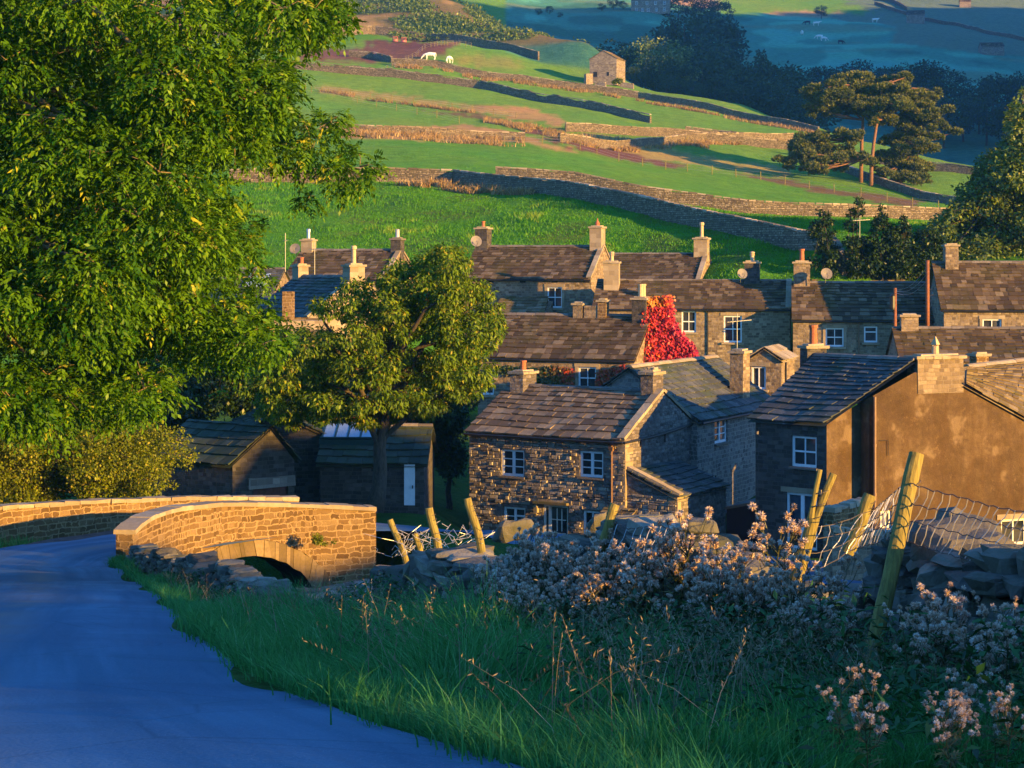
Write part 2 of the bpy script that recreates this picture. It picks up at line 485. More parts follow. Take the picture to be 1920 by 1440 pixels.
# ------------------------------------------------------------------ the lie of the land
def ip(tab):
    a = np.array(tab, dtype=float)
    return lambda t: np.interp(t, a[:, 0], a[:, 1])
road_edge = ip([(-20, 5.5), (0, 2.3), (5, 0.75), (7, -0.02), (9.7, -.92), (13.6, -1.93), (18.7, -3.0), (27, -4.7), (38, -7.2), (44.7, -8.9), (48, -9.9), (52, -10.8)])
road_z = ip([(-20, 1.6), (0, -0.85), (7, -1.87), (14, -2.9), (27, -4.85), (40, -6.8), (48, -7.75), (54, -8.2), (60, -8.3)])
wall_x = ip([(-10, 7.5), (6, 3.7), (8, 3.25), (10.5, 2.82), (12, 2.63), (13, 2.31), (14, 1.9), (15.3, 1.36), (16.5, .87), (17.5, .44), (19, -.32), (21, -1.17), (23.5, -2.09), (25, -2.5), (29, -3.6), (33, -4.58), (38, -6.1), (42, -7.35), (46, -8.6), (50, -9.75)])
wall_top = ip([(6, -1.15), (8, -1.35), (10.5, -1.62), (12, -1.83), (13, -1.93), (14, -2.06), (15.3, -2.22), (16.5, -2.36), (17.5, -2.58), (19, -2.90), (21, -3.45), (23.5, -4.15), (25, -4.50), (29, -5.06), (33, -5.42), (38, -6.02), (42, -6.56), (46, -7.08), (50, -7.6)])

def fnoise(x, y, s, seed=0):
    """cheap smooth value noise on arrays"""
    x = np.asarray(x, float) / s + seed * 17.3; y = np.asarray(y, float) / s - seed * 9.1
    xi = np.floor(x); yi = np.floor(y); fx = x - xi; fy = y - yi
    fx = fx * fx * (3 - 2 * fx); fy = fy * fy * (3 - 2 * fy)
    def h(a, b):
        v = np.sin(a * 127.1 + b * 311.7 + seed * 53.7) * 43758.5453
        return v - np.floor(v)
    return (h(xi, yi) * (1 - fx) + h(xi + 1, yi) * fx) * (1 - fy) + (h(xi, yi + 1) * (1 - fx) + h(xi + 1, yi + 1) * fx) * fy

def sstep(a, b, t):
    t = np.clip((np.asarray(t, float) - a) / (b - a), 0, 1)
    return t * t * (3 - 2 * t)

def z_near(x, Y):
    xr = road_edge(Y); rz = road_z(Y); wx = wall_x(Y); base = wall_top(Y) - 1.0 - .22 * sstep(13.0, 17.0, Y)
    t = (x - xr) / (wx - xr)
    verge = rz + (base - rz) * np.clip(t, 0, 1) + 0.10 * np.sin(np.clip(t, 0, 1) * 3.14159)
    d = np.maximum(x - wx, 0)
    right = np.maximum(base - 0.05 * d - 0.012 * d * d, -10.5)
    right = np.where(base < -10.5, base, right)
    xl = xr - 4.8
    dl = np.maximum(xl - x, 0)
    left = rz + 0.04 + np.minimum(dl * 0.10, 1.0)
    return np.where(x < xl, left, np.where(t < 0, rz, np.where(t <= 1, verge, right)))

# (px, py, depth): where the ground is seen, or would be seen behind what stands in front of it
CTRL = [
 (-300,1000,60),(0,1003,60),(300,985,66),(560,985,68),(700,1008,68),(800,1003,68),(880,1010,68),(1100,1040,68),(1400,1065,66),(1920,1080,64),(2300,1080,64),
 (500,1215,58),(600,1240,55),(700,1290,51),(430,1190,61),(720,1085,60),(760,1120,56),(380,1120,63),
 (720,948,78),(800,958,76),(620,955,74),(450,955,72),(200,960,72),(-200,970,72),
 (880,1000,78),(1000,1010,80),(1200,1015,76),(1440,1035,72),(1920,1040,70),(2300,1040,70),
 (-400,800,95),(0,800,95),(500,800,98),(1000,818,98),(1400,850,92),(1920,850,92),(2300,850,92),
 (-400,640,120),(0,640,120),(500,680,118),(1000,690,122),(1400,720,116),(1920,720,110),(2300,720,110),
 (-400,490,140),(0,500,140),(500,505,142),(700,500,143),(900,500,142),(1000,500,141),(1200,505,138),(1400,510,130),(1560,560,127),(1600,775,107),(1700,765,106),(1500,770,108),(1560,760,113),(1700,755,112),(1480,750,114),(1920,540,125),(2300,540,125),
 (850,342,185),(1000,364,172),(1100,380,164),(1200,400,157),(1300,421,150),(1400,444,143),(1500,468,136),(1560,480,131),
 (720,342,185),(500,350,185),(0,365,185),(-400,375,185),
 (960,340,187),(1200,372,186),(1400,402,184),(1560,408,184),(1720,416,186),(1920,430,185),(2300,440,185),
 (0,275,255),(500,255,258),(700,250,262),(850,262,262),(1054,272,262),(1160,303,258),(1335,325,255),(1517,352,252),(1711,383,245),(1920,400,240),(2300,415,240),
 (1060,262,282),(1200,285,280),(1350,310,278),(1487,325,275),(1620,345,268),(1765,372,262),(1920,390,258),
 (1050,245,300),(1300,262,305),(1478,282,305),(1720,318,295),(1800,325,290),
 (0,200,340),(573,170,345),(700,190,338),(925,215,325),(1080,232,312),
 (-400,150,380),(0,140,385),(540,128,385),(700,142,380),(900,168,372),(1100,206,352),(1220,232,340),
 (740,122,405),(900,148,400),(1100,172,395),(1200,186,392),(1400,225,375),(1530,250,360),
 (1140,157,408),(1090,150,412),(1180,160,415),(1300,180,410),(1400,200,400),(1530,240,378),(1650,272,350),(1760,300,320),(1920,330,300),(2300,380,290),
 (805,107,415),(640,118,410),(540,95,430),(700,72,450),(850,80,445),(960,100,435),(1080,127,430),(1110,112,440),
 (640,66,460),(700,64,465),(800,78,460),(900,90,450),(980,104,440),
 (640,20,520),(850,2,545),(640,-40,580),(850,40,500),(1000,62,475),(1117,92,455),(300,60,470),(0,100,450),(0,0,560),(300,-30,580),(-400,100,450),(-400,0,560),
 (1000,90,540),(1117,140,510),(850,20,610),(640,-120,680),(0,-120,680),(-400,-100,680),
 (1000,105,580),(1180,190,470),(1300,225,470),(1400,255,460),(1530,300,440),(1650,330,420),(1760,350,400),(1920,370,380),(2300,410,380),
 (1000,62,660),(900,32,700),(1117,90,640),(1300,130,590),(1220,28,740),(1000,18,745),(1400,60,745),(1300,80,680),
 (1500,215,545),(1650,250,500),(1850,290,470),(1920,285,480),(2300,300,480),
 (1500,160,610),(1700,190,575),(1920,215,560),(1500,100,690),(1700,125,650),(1920,150,640),(1500,55,760),(1700,65,750),(1920,85,730),(2300,120,730),
 (1300,5,830),(1500,10,850),(1700,18,850),(1920,25,850),(2300,60,850),(1000,-60,900),(700,-200,900),(0,-250,900),(-400,-220,900),
 (1000,-140,1200),(1500,-110,1200),(1920,-90,1200),(2300,-70,1200),(0,-300,1300),(-400,-300,1300),
 (960,300,2000),(1920,300,2000),(0,300,2000),(2300,300,2000),(960,400,3500),(1920,400,3500),(0,400,3500),
]
_c = np.array([((px - 960) / F, Y, (HZ - py) / F * Y) for px, py, Y in CTRL])
# the roadside ground, so that the two formulas meet
_nr = []
for Yv in (40.0, 46.0, 50.0):
    for xv in (-30, -22, -16, -12.5, -10.5, -9, -7, -5, -2, 2, 8, 14, 22):
        _nr.append((xv / Yv, Yv, float(z_near(np.array(float(xv)), np.array(Yv)))))
_c = np.vstack([_c, np.array(_nr)])
def _uv(a, Y):
    return np.stack([np.clip(a, -0.42, 0.42) * 12.0, 5.0 * np.log(np.maximum(Y, 20.0))], -1)
_cu = _uv(_c[:, 0], _c[:, 1])
_val = _c[:, 2] / _c[:, 1]
_K = np.sqrt(((_cu[:, None, :] - _cu[None, :, :]) ** 2).sum(-1) + 0.02)
_A = np.zeros((len(_c) + 3, len(_c) + 3)); _A[:-3, :-3] = _K + np.eye(len(_c)) * 0.002
_A[:-3, -3] = 1; _A[:-3, -2:] = _cu; _A[-3, :-3] = 1; _A[-2:, :-3] = _cu.T
_w = np.linalg.solve(_A, np.concatenate([_val, [0, 0, 0]]))
def z_far(x, Y):
    sh = np.shape(x)
    x = np.ravel(x); Y = np.ravel(Y)
    res = np.empty(len(x))
    for i in range(0, len(x), 20000):
        xs = x[i:i + 20000]; ys = np.maximum(Y[i:i + 20000], 20.0)
        q = _uv(xs / ys, ys)
        k = np.sqrt(((q[:, None, :] - _cu[None]) ** 2).sum(-1) + 0.02)
        res[i:i + 20000] = (k @ _w[:-3] + _w[-3] + q @ _w[-2:]) * ys
    return res.reshape(sh)

def H(x, Y, lumps=True):
    x = np.asarray(x, float); Y = np.asarray(Y, float)
    k = sstep(44.0, 52.0, Y)
    zn = z_near(x, np.minimum(Y, 54.0))
    z = zn * (1 - k) + np.where(k > 0, z_far(x, Y), 0) * k
    if lumps:
        z = z + (fnoise(x, Y, 9.0, 1) - 0.5) * 0.5 * sstep(120, 170, Y) + (fnoise(x, Y, 2.6, 2) - 0.5) * 0.22 * sstep(120, 160, Y) + (fnoise(x, Y, 40.0, 3) - 0.5) * 4.0 * sstep(450, 600, Y)
    return z
def h1(x, Y):
    return float(H(np.array([float(x)]), np.array([float(Y)]))[0])

ROAD = []
for Yv in np.arange(-18, 46.1, 2.0):
    m_ = float(road_edge(Yv + 1) - road_edge(Yv - 1)) / 2
    ROAD.append((float(road_edge(Yv)) - 2.46 * math.sqrt(1 + m_ * m_) - .03, float(Yv), float(road_z(Yv)), 4.8))
ROAD += [(-12.3, 48.5, -7.78, 4.7), (-12.5, 51.5, -8.02, 4.6), (-11.7, 54.5, -8.2, 4.5), (-10.0, 57.0, -8.28, 4.3), (-8, 58.9, -8.3, 4.1), (-5.6, 60.6, -8.38, 4.0), (-3.9, 62.6, -8.75, 4.0), (-3.0, 65, -9.3, 4.0), (-2.0, 67.2, -9.72, 4.0), (0.2, 68.6, -10.0, 4.0), (4, 68.3, -10.35, 4.0), (9, 66, -10.6, 4.0), (16, 61, -10.7, 4.0)]
def smooth_path(pts, n=4):
    pts = [np.array(p, float) for p in pts]; o = []
    for i in range(len(pts) - 1):
        p0 = pts[max(i - 1, 0)]; p1 = pts[i]; p2 = pts[i + 1]; p3 = pts[min(i + 2, len(pts) - 1)]
        for k in range(n):
            t = k / n
            o.append(0.5 * ((2 * p1) + (-p0 + p2) * t + (2 * p0 - 5 * p1 + 4 * p2 - p3) * t * t + (-p0 + 3 * p1 - 3 * p2 + p3) * t ** 3))
    o.append(pts[-1]); return np.array(o)
RP = smooth_path(ROAD, 3)

def road_info(x, Y):
    """distance from the road's centre line, and the road's level there"""
    sh = x.shape; x = x.ravel(); Y = Y.ravel()
    d = np.full(len(x), 1e9); z = np.zeros(len(x)); w = np.ones(len(x))
    for i in range(len(RP) - 1):
        a = RP[i]; b = RP[i + 1]
        ex = b[0] - a[0]; ey = b[1] - a[1]; L2 = ex * ex + ey * ey
        t = np.clip(((x - a[0]) * ex + (Y - a[1]) * ey) / L2, 0, 1)
        dd = np.hypot(x - a[0] - t * ex, Y - a[1] - t * ey)
        k = dd < d
        d[k] = dd[k]; z[k] = (a[2] + t * (b[2] - a[2]))[k]; w[k] = a[3]
    return d.reshape(sh), z.reshape(sh), w.reshape(sh)

# ---- ground sheet: columns fan out from the camera so that its grain stays even in the view
ga = np.concatenate([-np.geomspace(120, 0.62, 16), np.linspace(-0.56, -0.31, 26), np.linspace(-0.30, 0.30, 560), np.linspace(0.31, 0.56, 26), np.geomspace(0.62, 120, 16)])
gy = np.concatenate([np.linspace(-600, -25, 16), np.arange(-20, 3, 1.0), 3 + 26 * (np.exp(np.linspace(0, np.log(1 + 447 / 26.0), 400)) - 1), np.linspace(453, 1000, 130), np.geomspace(1020, 3000, 14)])
GA, GY = np.meshgrid(ga, gy)
GX = GA * np.maximum(GY, 9.0) * np.where(np.abs(GA) > 1, 9.0 / np.maximum(GY, 9.0) + 0.35 * np.abs(GY) / np.maximum(GY, 9.0) / np.abs(GA), 1.0)
GX = np.where(np.abs(GA) > 0.6, np.sign(GA) * np.maximum(np.abs(GX), 0.6 * np.maximum(GY, 9.0) + (np.abs(GA) - 0.6) * 20.0), GX)
GZ = H(GX, GY)
near = (GY < 80) & (GX < 40) & (GX > -40)
dd, rz, rw = road_info(GX[near], GY[near])
zz = GZ[near]
kk = np.where(GY[near] > 50, 1 - sstep(rw / 2 - 0.15, rw / 2 + 1.6, dd), 1 - sstep(rw / 2 - 0.40, rw / 2 - 0.02, dd))
zz = zz * (1 - kk) + (rz - 0.10) * kk
GZ[near] = zz
# the stream bed under the bridge
ch = np.hypot((GX + 6.3) * 0.95 + (GY - 57.5) * 0.32, 0) 
inb = (GY > 49) & (GY < 66) & (GX < 3) & (GX > -12)
bedz = -12.0 + 0.9 * np.clip(ch - 1.2, 0, 9) ** 1.2
GZ = np.where(inb & (kk_full := (bedz < GZ)), np.maximum(bedz, -12.2), GZ)

def proj(x, Y, z):
    return 960 + F * x / Y, HZ - F * z / Y
YS = np.maximum(GY, 1.0)
PX, PY = proj(GX, YS, GZ)

def inpoly(px, py, poly):
    ins = np.zeros(px.shape, bool)
    n = len(poly)
    for i in range(n):
        x1, y1 = poly[i]; x2, y2 = poly[(i + 1) % n]
        c = ((y1 > py) != (y2 > py)) & (px < (x2 - x1) * (py - y1) / (y2 - y1 + 1e-9) + x1)
        ins ^= c
    return ins
# ground cover by field: own colours, save the far valley, tinted for shade and haze
def blob(poly, ymin, ymax):
    jx = (fnoise(GX, GY, 5, 5) - 0.5) * 24 + (fnoise(GX, GY, 1.3, 15) - 0.5) * 20; jy = (fnoise(GX, GY, 4, 6) - 0.5) * 7 + (fnoise(GX, GY, 1.1, 16) - 0.5) * 6
    return inpoly(PX + jx, PY + jy, poly) & (GY > ymin) & (GY < ymax)
base = np.zeros(GX.shape + (3,))
GREEN = np.array((0.055, 0.19, 0.008)); PALE = np.array((0.105, 0.215, 0.025)); TAN = np.array((0.34, 0.21, 0.075)); DIRT = np.array((0.135, 0.062, 0.04))
BRACK = np.array((0.13, 0.10, 0.035)); DKGREEN = np.array((0.018, 0.05, 0.014)); SHADE_TEAL = np.array((0.060, 0.20, 0.135)); MOOR = np.array((0.30, 0.19, 0.10)); LAWN = np.array((0.03, 0.085, 0.014))
def setc(mask, c, amt=1.0):
    base[mask] = base[mask] * (1 - amt) + np.array(c) * amt
base[:] = LAWN
setc(GY > 105, GREEN)
setc((GY > 188), PALE * 0.55 + GREEN * 0.45)
setc((GY > 262), PALE)
setc((GY > 430) & (PX > 950), SHADE_TEAL)  # far valley: shade and blue haze put into the ground colour
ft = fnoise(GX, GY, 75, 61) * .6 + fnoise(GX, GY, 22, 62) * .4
setc((GY > 430) & (PX > 950) & (ft > .56), SHADE_TEAL * 1.55)
setc((GY > 430) & (PX > 950) & (ft < .40), SHADE_TEAL * .62)
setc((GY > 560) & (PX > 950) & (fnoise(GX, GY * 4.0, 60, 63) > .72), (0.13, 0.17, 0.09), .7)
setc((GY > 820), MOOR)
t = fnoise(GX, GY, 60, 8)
setc((GY > 700 + 90 * (fnoise(GX, GY, 45, 64) - .5)) & (PX > 1560 + 420 * (fnoise(GX, GY, 90, 65) - .5) + 90 * (fnoise(GX, GY, 14, 66) - .5)), SHADE_TEAL * 0.5 + MOOR * 0.25)
setc(blob([(1350, -60), (1500, -30), (1640, 25), (1500, 22), (1350, 30)], 760, 1400), PALE)
# bracken hill
setc((GY > 455) & (PX < 1130) & (GY < 640) & (PY < 110), BRACK)
bl = fnoise(GX, GY, 26, 9) * 0.6 + fnoise(GX, GY, 9, 10) * 0.4
setc((GY > 458) & (PX < 1130) & (GY < 640) & (bl > 0.52) & (PY < 100), DKGREEN * 1.2)
setc((GY > 470) & (PX < 1000) & (GY < 640) & (bl < 0.34), TAN * 0.8)
# tan rough grass, ploughed track, churned yard
setc(blob([(640, 240), (880, 235), (920, 240), (1010, 262), (1090, 280), (1105, 290), (960, 268), (800, 262), (660, 262)], 225, 300), TAN)
setc(blob([(905, 197), (1000, 205), (1060, 228), (1050, 236), (930, 214), (860, 206)], 290, 350), TAN)
setc(blob([(600, 163), (760, 180), (900, 200), (900, 206), (700, 186), (590, 172)], 315, 360), TAN, 0.7)
setc(blob([(1060, 236), (1200, 270), (1480, 318), (1480, 330), (1330, 315), (1140, 282)], 262, 300), TAN * 0.8 + PALE * 0.3)
setc(blob([(950, 233), (1010, 240), (1100, 262), (1200, 290), (1300, 316), (1245, 312), (1130, 290), (1000, 252)], 250, 300), DIRT)
setc(blob([(780, 206), (900, 213), (960, 222), (950, 228), (840, 216)], 290, 345), DIRT, 0.8)
setc(blob([(1380, 322), (1560, 352), (1730, 378), (1720, 392), (1560, 366), (1400, 335)], 235, 275), DIRT, 0.9)
setc(blob([(560, 95), (690, 88), (860, 78), (830, 100), (720, 118), (560, 112)], 385, 470), DIRT)
setc(blob([(680, 72), (800, 80), (840, 90), (700, 92)], 390, 470), DIRT * 0.8)
setc(blob([(850, 100), (960, 110), (980, 128), (860, 122)], 390, 440), TAN * 0.5 + PALE * 0.4, 0.7)
setc(blob([(610, 66), (700, 66), (740, 74), (620, 84)], 430, 475), GREEN)
# fringe of rushes in the near field
rush = fnoise(GX, GY, 7, 12) * 0.5 + fnoise(GX, GY, 2.2, 13) * 0.5
setc((GY > 125) & (GY < 190) & (rush > 0.60), (0.085, 0.105, 0.018), 0.75)
setc((GY > 125) & (GY < 190) & (rush < 0.36), (0.035, 0.115, 0.018), 0.6)
for _ in range(1):
    base[1:-1, 1:-1] = (base[1:-1, 1:-1] * 2 + base[:-2, 1:-1] + base[2:, 1:-1] + base[1:-1, :-2] + base[1:-1, 2:]) / 6
col = base.reshape(-1, 3)

def ground_mat():
    m, nt, b = new_mat('grazed_grass_and_soil'); N = NT(nt)
    at = N.n('ShaderNodeAttribute'); at.attribute_name = 'cover'
    tc = N.n('ShaderNodeTexCoord')
    n1 = N.noise(tc.outputs['Object'], 0.05, 5, 0.7); n2 = N.noise(tc.outputs['Object'], 0.55, 6, 0.75); n3 = N.noise(tc.outputs['Object'], 3.0, 5, 0.75)
    hsv = N.n('ShaderNodeHueSaturation'); N.l(at.outputs['Color'], hsv.inputs['Color'])
    N.l(N.maprange(n1.outputs[0], 0.3, 0.7, 0.475, 0.515), hsv.inputs['Hue'])
    N.l(N.maprange(n2.outputs[0], 0.25, 0.75, 0.60, 1.40), hsv.inputs['Value'])
    c = N.mix(N.maprange(n3.outputs[0], 0.5, 0.8, 0, 0.55), hsv.outputs[0], (0.02, 0.045, 0.008))
    c = N.mix(N.maprange(n2.outputs[0], 0.55, 0.8, 0, 0.35), c, (0.16, 0.14, 0.04))
    N.l(c, b.inputs['Base Color']); b.inputs['Roughness'].default_value = 1.0; b.inputs['Specular IOR Level'].default_value = 0.08
    b.inputs['Sheen Weight'].default_value = 0.6; b.inputs['Sheen Roughness'].default_value = 0.45; N.l(c, b.inputs['Sheen Tint'])
    h = N.math('ADD', N.math('MULTIPLY', n2.outputs[0], 1.0), N.math('MULTIPLY', n3.outputs[0], 0.35))
    N.l(N.bump(h, 0.9, 0.5), b.inputs['Normal'])
    return m
M['ground'] = ground_mat()
ny, nx = GX.shape
idx = np.arange(ny * nx).reshape(ny, nx)
faces = np.stack([idx[:-1, :-1], idx[:-1, 1:], idx[1:, 1:], idx[1:, :-1]], -1).reshape(-1, 4)
g = fast_mesh('ground', np.stack([GX, GY, GZ], -1).reshape(-1, 3), faces, M['ground'], attrs={'cover': col}, smooth=True)
tag(g, kind='structure')

# ---- road
def road_mat():
    m, nt, b = new_mat('worn_blue_grey_asphalt'); N = NT(nt)
    at = N.n('ShaderNodeUVMap'); at.uv_map = 'UVMap'
    tc = N.n('ShaderNodeTexCoord')
    sep = N.n('ShaderNodeSeparateXYZ'); N.l(at.outputs[0], sep.inputs[0])
    mp = N.n('ShaderNodeMapping'); mp.inputs['Scale'].default_value = (1.0, 0.05, 1); N.l(at.outputs[0], mp.inputs[0])
    lanes = N.noise(mp.outputs[0], 1.6, 4, 0.6, '2D')
    patch = N.noise(tc.outputs['Object'], 0.35, 4, 0.6)
    grit = N.noise(tc.outputs['Object'], 55.0, 3, 0.8)
    chip = N.n('ShaderNodeTexVoronoi'); chip.inputs['Scale'].default_value = 38.0; N.l(tc.outputs['Object'], chip.inputs['Vector'])
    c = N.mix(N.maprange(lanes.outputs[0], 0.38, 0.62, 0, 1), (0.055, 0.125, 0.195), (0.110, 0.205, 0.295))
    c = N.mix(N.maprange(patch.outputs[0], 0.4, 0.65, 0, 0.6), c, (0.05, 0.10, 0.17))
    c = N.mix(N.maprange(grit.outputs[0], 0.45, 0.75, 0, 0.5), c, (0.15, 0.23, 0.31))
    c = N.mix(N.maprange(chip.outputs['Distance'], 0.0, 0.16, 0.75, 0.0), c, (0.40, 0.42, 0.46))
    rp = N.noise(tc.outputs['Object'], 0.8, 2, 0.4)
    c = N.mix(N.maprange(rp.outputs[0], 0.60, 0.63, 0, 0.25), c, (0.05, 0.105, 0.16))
    ck = N.n('ShaderNodeTexVoronoi'); ck.feature = 'DISTANCE_TO_EDGE'; ck.inputs['Scale'].default_value = 0.55
    wv_ = N.n('ShaderNodeVectorMath', operation='MULTIPLY_ADD'); N.l(grit.outputs['Color'], wv_.inputs[0]); wv_.inputs[1].default_value = (.05, .05, 0); N.l(tc.outputs['Object'], wv_.inputs[2])
    N.l(wv_.outputs[0], ck.inputs['Vector'])
    c = N.mix(N.maprange(ck.outputs['Distance'], 0.0, 0.010, 0.3, 0.0), c, (0.025, 0.05, 0.08))
    # brown grit gathered along the crown
    mid = N.math('ABSOLUTE', N.math('SUBTRACT', sep.outputs[0], 0.45))
    k = N.math('MULTIPLY', N.maprange(mid, 0.0, 0.55, 1.0, 0.0), N.maprange(patch.outputs[0], 0.35, 0.6, 0.1, 0.85))
    c = N.mix(k, c, (0.24, 0.19, 0.18))
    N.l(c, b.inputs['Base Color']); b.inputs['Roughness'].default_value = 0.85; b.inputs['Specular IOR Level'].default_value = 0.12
    h = N.math('ADD', grit.outputs[0], N.math('MULTIPLY', chip.outputs['Distance'], 0.8))
    N.l(N.bump(h, 0.45, 0.012), b.inputs['Normal'])
    return m
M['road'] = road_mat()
rv = []; rf = []; ruv = []
K = 9
RP2 = smooth_path(ROAD, 6)
s = 0.0
for i, p in enumerate(RP2):
    a = RP2[max(0, i - 1)]; b = RP2[min(len(RP2) - 1, i + 1)]
    t = np.array((b[0] - a[0], b[1] - a[1])); t /= np.hypot(*t)
    nrm = np.array((t[1], -t[0]))
    if i: s += float(np.hypot(p[0] - RP2[i - 1][0], p[1] - RP2[i - 1][1]))
    for k in range(K):
        q = (k / (K - 1) - 0.5)
        w = p[3] + 0.06 * math.sin(s * 0.9) + 0.03 * math.sin(s * 2.3 + 1)
        edge = q * w
        rv.append((p[0] + nrm[0] * edge, p[1] + nrm[1] * edge, p[2] + 0.02 - 0.10 * (2 * q) ** 2 + 0.02 * math.sin(s * 0.8)))
        ruv.append((edge, s))
    if i:
        for k in range(K - 1):
            a0 = (i - 1) * K + k
            rf.append((a0, a0 + 1, a0 + K + 1, a0 + K))
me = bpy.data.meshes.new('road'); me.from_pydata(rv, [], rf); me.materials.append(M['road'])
uvl = me.uv_layers.new(name='UVMap')
for lp in me.loops: uvl.data[lp.index].uv = ruv[lp.vertex_index]
me.polygons.foreach_set('use_smooth', np.ones(len(me.polygons), bool))
ro = bpy.data.objects.new('road', me); COL.objects.link(ro); tag(ro, kind='structure')

# ---- unseen ridges added at the right to keep the low sun off the road and the far valley
def ridge(name, prof, s0, sw, u_lo, u_hi, du, rough, foot):
    ax, ay = math.cos(SUN_AZ), -math.sin(SUN_AZ)
    ux, uy = math.sin(SUN_AZ), math.cos(SUN_AZ)
    us = np.arange(u_lo, u_hi + du, du); ss = np.linspace(-sw, sw, 31)
    U, S = np.meshgrid(us, ss)
    crest = np.interp(us, [p[0] for p in prof], [p[1] for p in prof])
    crest = crest + rough * ((fnoise(us, us * 0, 3.0, 21) - 0.5) * 0.8 + (fnoise(us, us * 0, 1.1, 22) - 0.5) * 0.5)
    k = 1 - np.abs(S) / sw
    Z = foot + (crest[None, :] - foot) * (k ** 0.9)
    X = ax * (s0 + S) + ux * U; Yv = ay * (s0 + S) + uy * U
    n1, n2 = X.shape
    ii = np.arange(n1 * n2).reshape(n1, n2)
    fc = np.stack([ii[:-1, :-1], ii[1:, :-1], ii[1:, 1:], ii[:-1, 1:]], -1).reshape(-1, 4)
    cv = np.tile(np.array((0.05, 0.09, 0.02)), (n1 * n2, 1))
    return tag(fast_mesh(name, np.stack([X, Yv, Z], -1).reshape(-1, 3), fc, M['ground'], attrs={'cover': cv}, smooth=True), kind='structure')
# ------------------------------------------------------------------ building helpers
def wall_panel(mb, o, u, up, w, h, holes, nrm, rec=0.14, mi=0, mi_rev=0):
    """rectangular wall from o along u (w metres) and up (h metres) with recessed openings (u0, v0, u1, v1)"""
    us = sorted({0.0, w} | {a for q in holes for a in (q[0], q[2])})
    vs = sorted({0.0, h} | {a for q in holes for a in (q[1], q[3])})
    for i in range(len(us) - 1):
        for j in range(len(vs) - 1):
            cu = (us[i] + us[i + 1]) / 2; cv = (vs[j] + vs[j + 1]) / 2
            if any(q[0] < cu < q[2] and q[1] < cv < q[3] for q in holes):
                continue
            mb.quad(o + u * us[i] + up * vs[j], o + u * us[i + 1] + up * vs[j], o + u * us[i + 1] + up * vs[j + 1], o + u * us[i] + up * vs[j + 1], mi)
    for (a, b, c, d) in holes:
        q = [o + u * a + up * b, o + u * c + up * b, o + u * c + up * d, o + u * a + up * d]
        for k in range(4):
            p0, p1 = q[k], q[(k + 1) % 4]
            mb.quad(p1, p0, p0 - nrm * rec, p1 - nrm * rec, mi_rev)
        mb.quad(*[p - nrm * (rec + 0.05) for p in q], mi_rev)

def relief(mb, o, u, up, w, h, holes, nrm, mi=1, lo=.008, hi=.075):
    """rough facing stones standing proud of a wall, laid in wandering courses round its openings"""
    z = 0.02
    while z < h - .06:
        ch = random.uniform(.07, .17)
        if z + ch > h: ch = h - z
        x = 0.0
        while x < w - .02:
            l = min(random.uniform(.10, .42), w - x)
            a, b, c, d = x + .008, z + .008, x + l - .008, z + ch - .008
            if c - a > .03 and not any(a < q[2] + .02 and c > q[0] - .02 and b < q[3] + .02 and d > q[1] - .02 for q in holes):
                p = random.uniform(lo, hi) * (1 if random.random() < .75 else .4)
                j = lambda: random.uniform(-.012, .012)
                B = [o + u * s + up * t for s, t in ((a, b), (c, b), (c, d), (a, d))]
                T = [o + u * (s + (0.02 if s == a else -.02) + j()) + up * (t + (.012 if t == b else -.012) + j()) + nrm * (p + j()) for s, t in ((a, b), (c, b), (c, d), (a, d))]
                mb.add(B + T, [(4, 5, 6, 7), (0, 1, 5, 4), (1, 2, 6, 5), (2, 3, 7, 6), (3, 0, 4, 7)], mi)
            x += l
        z += ch

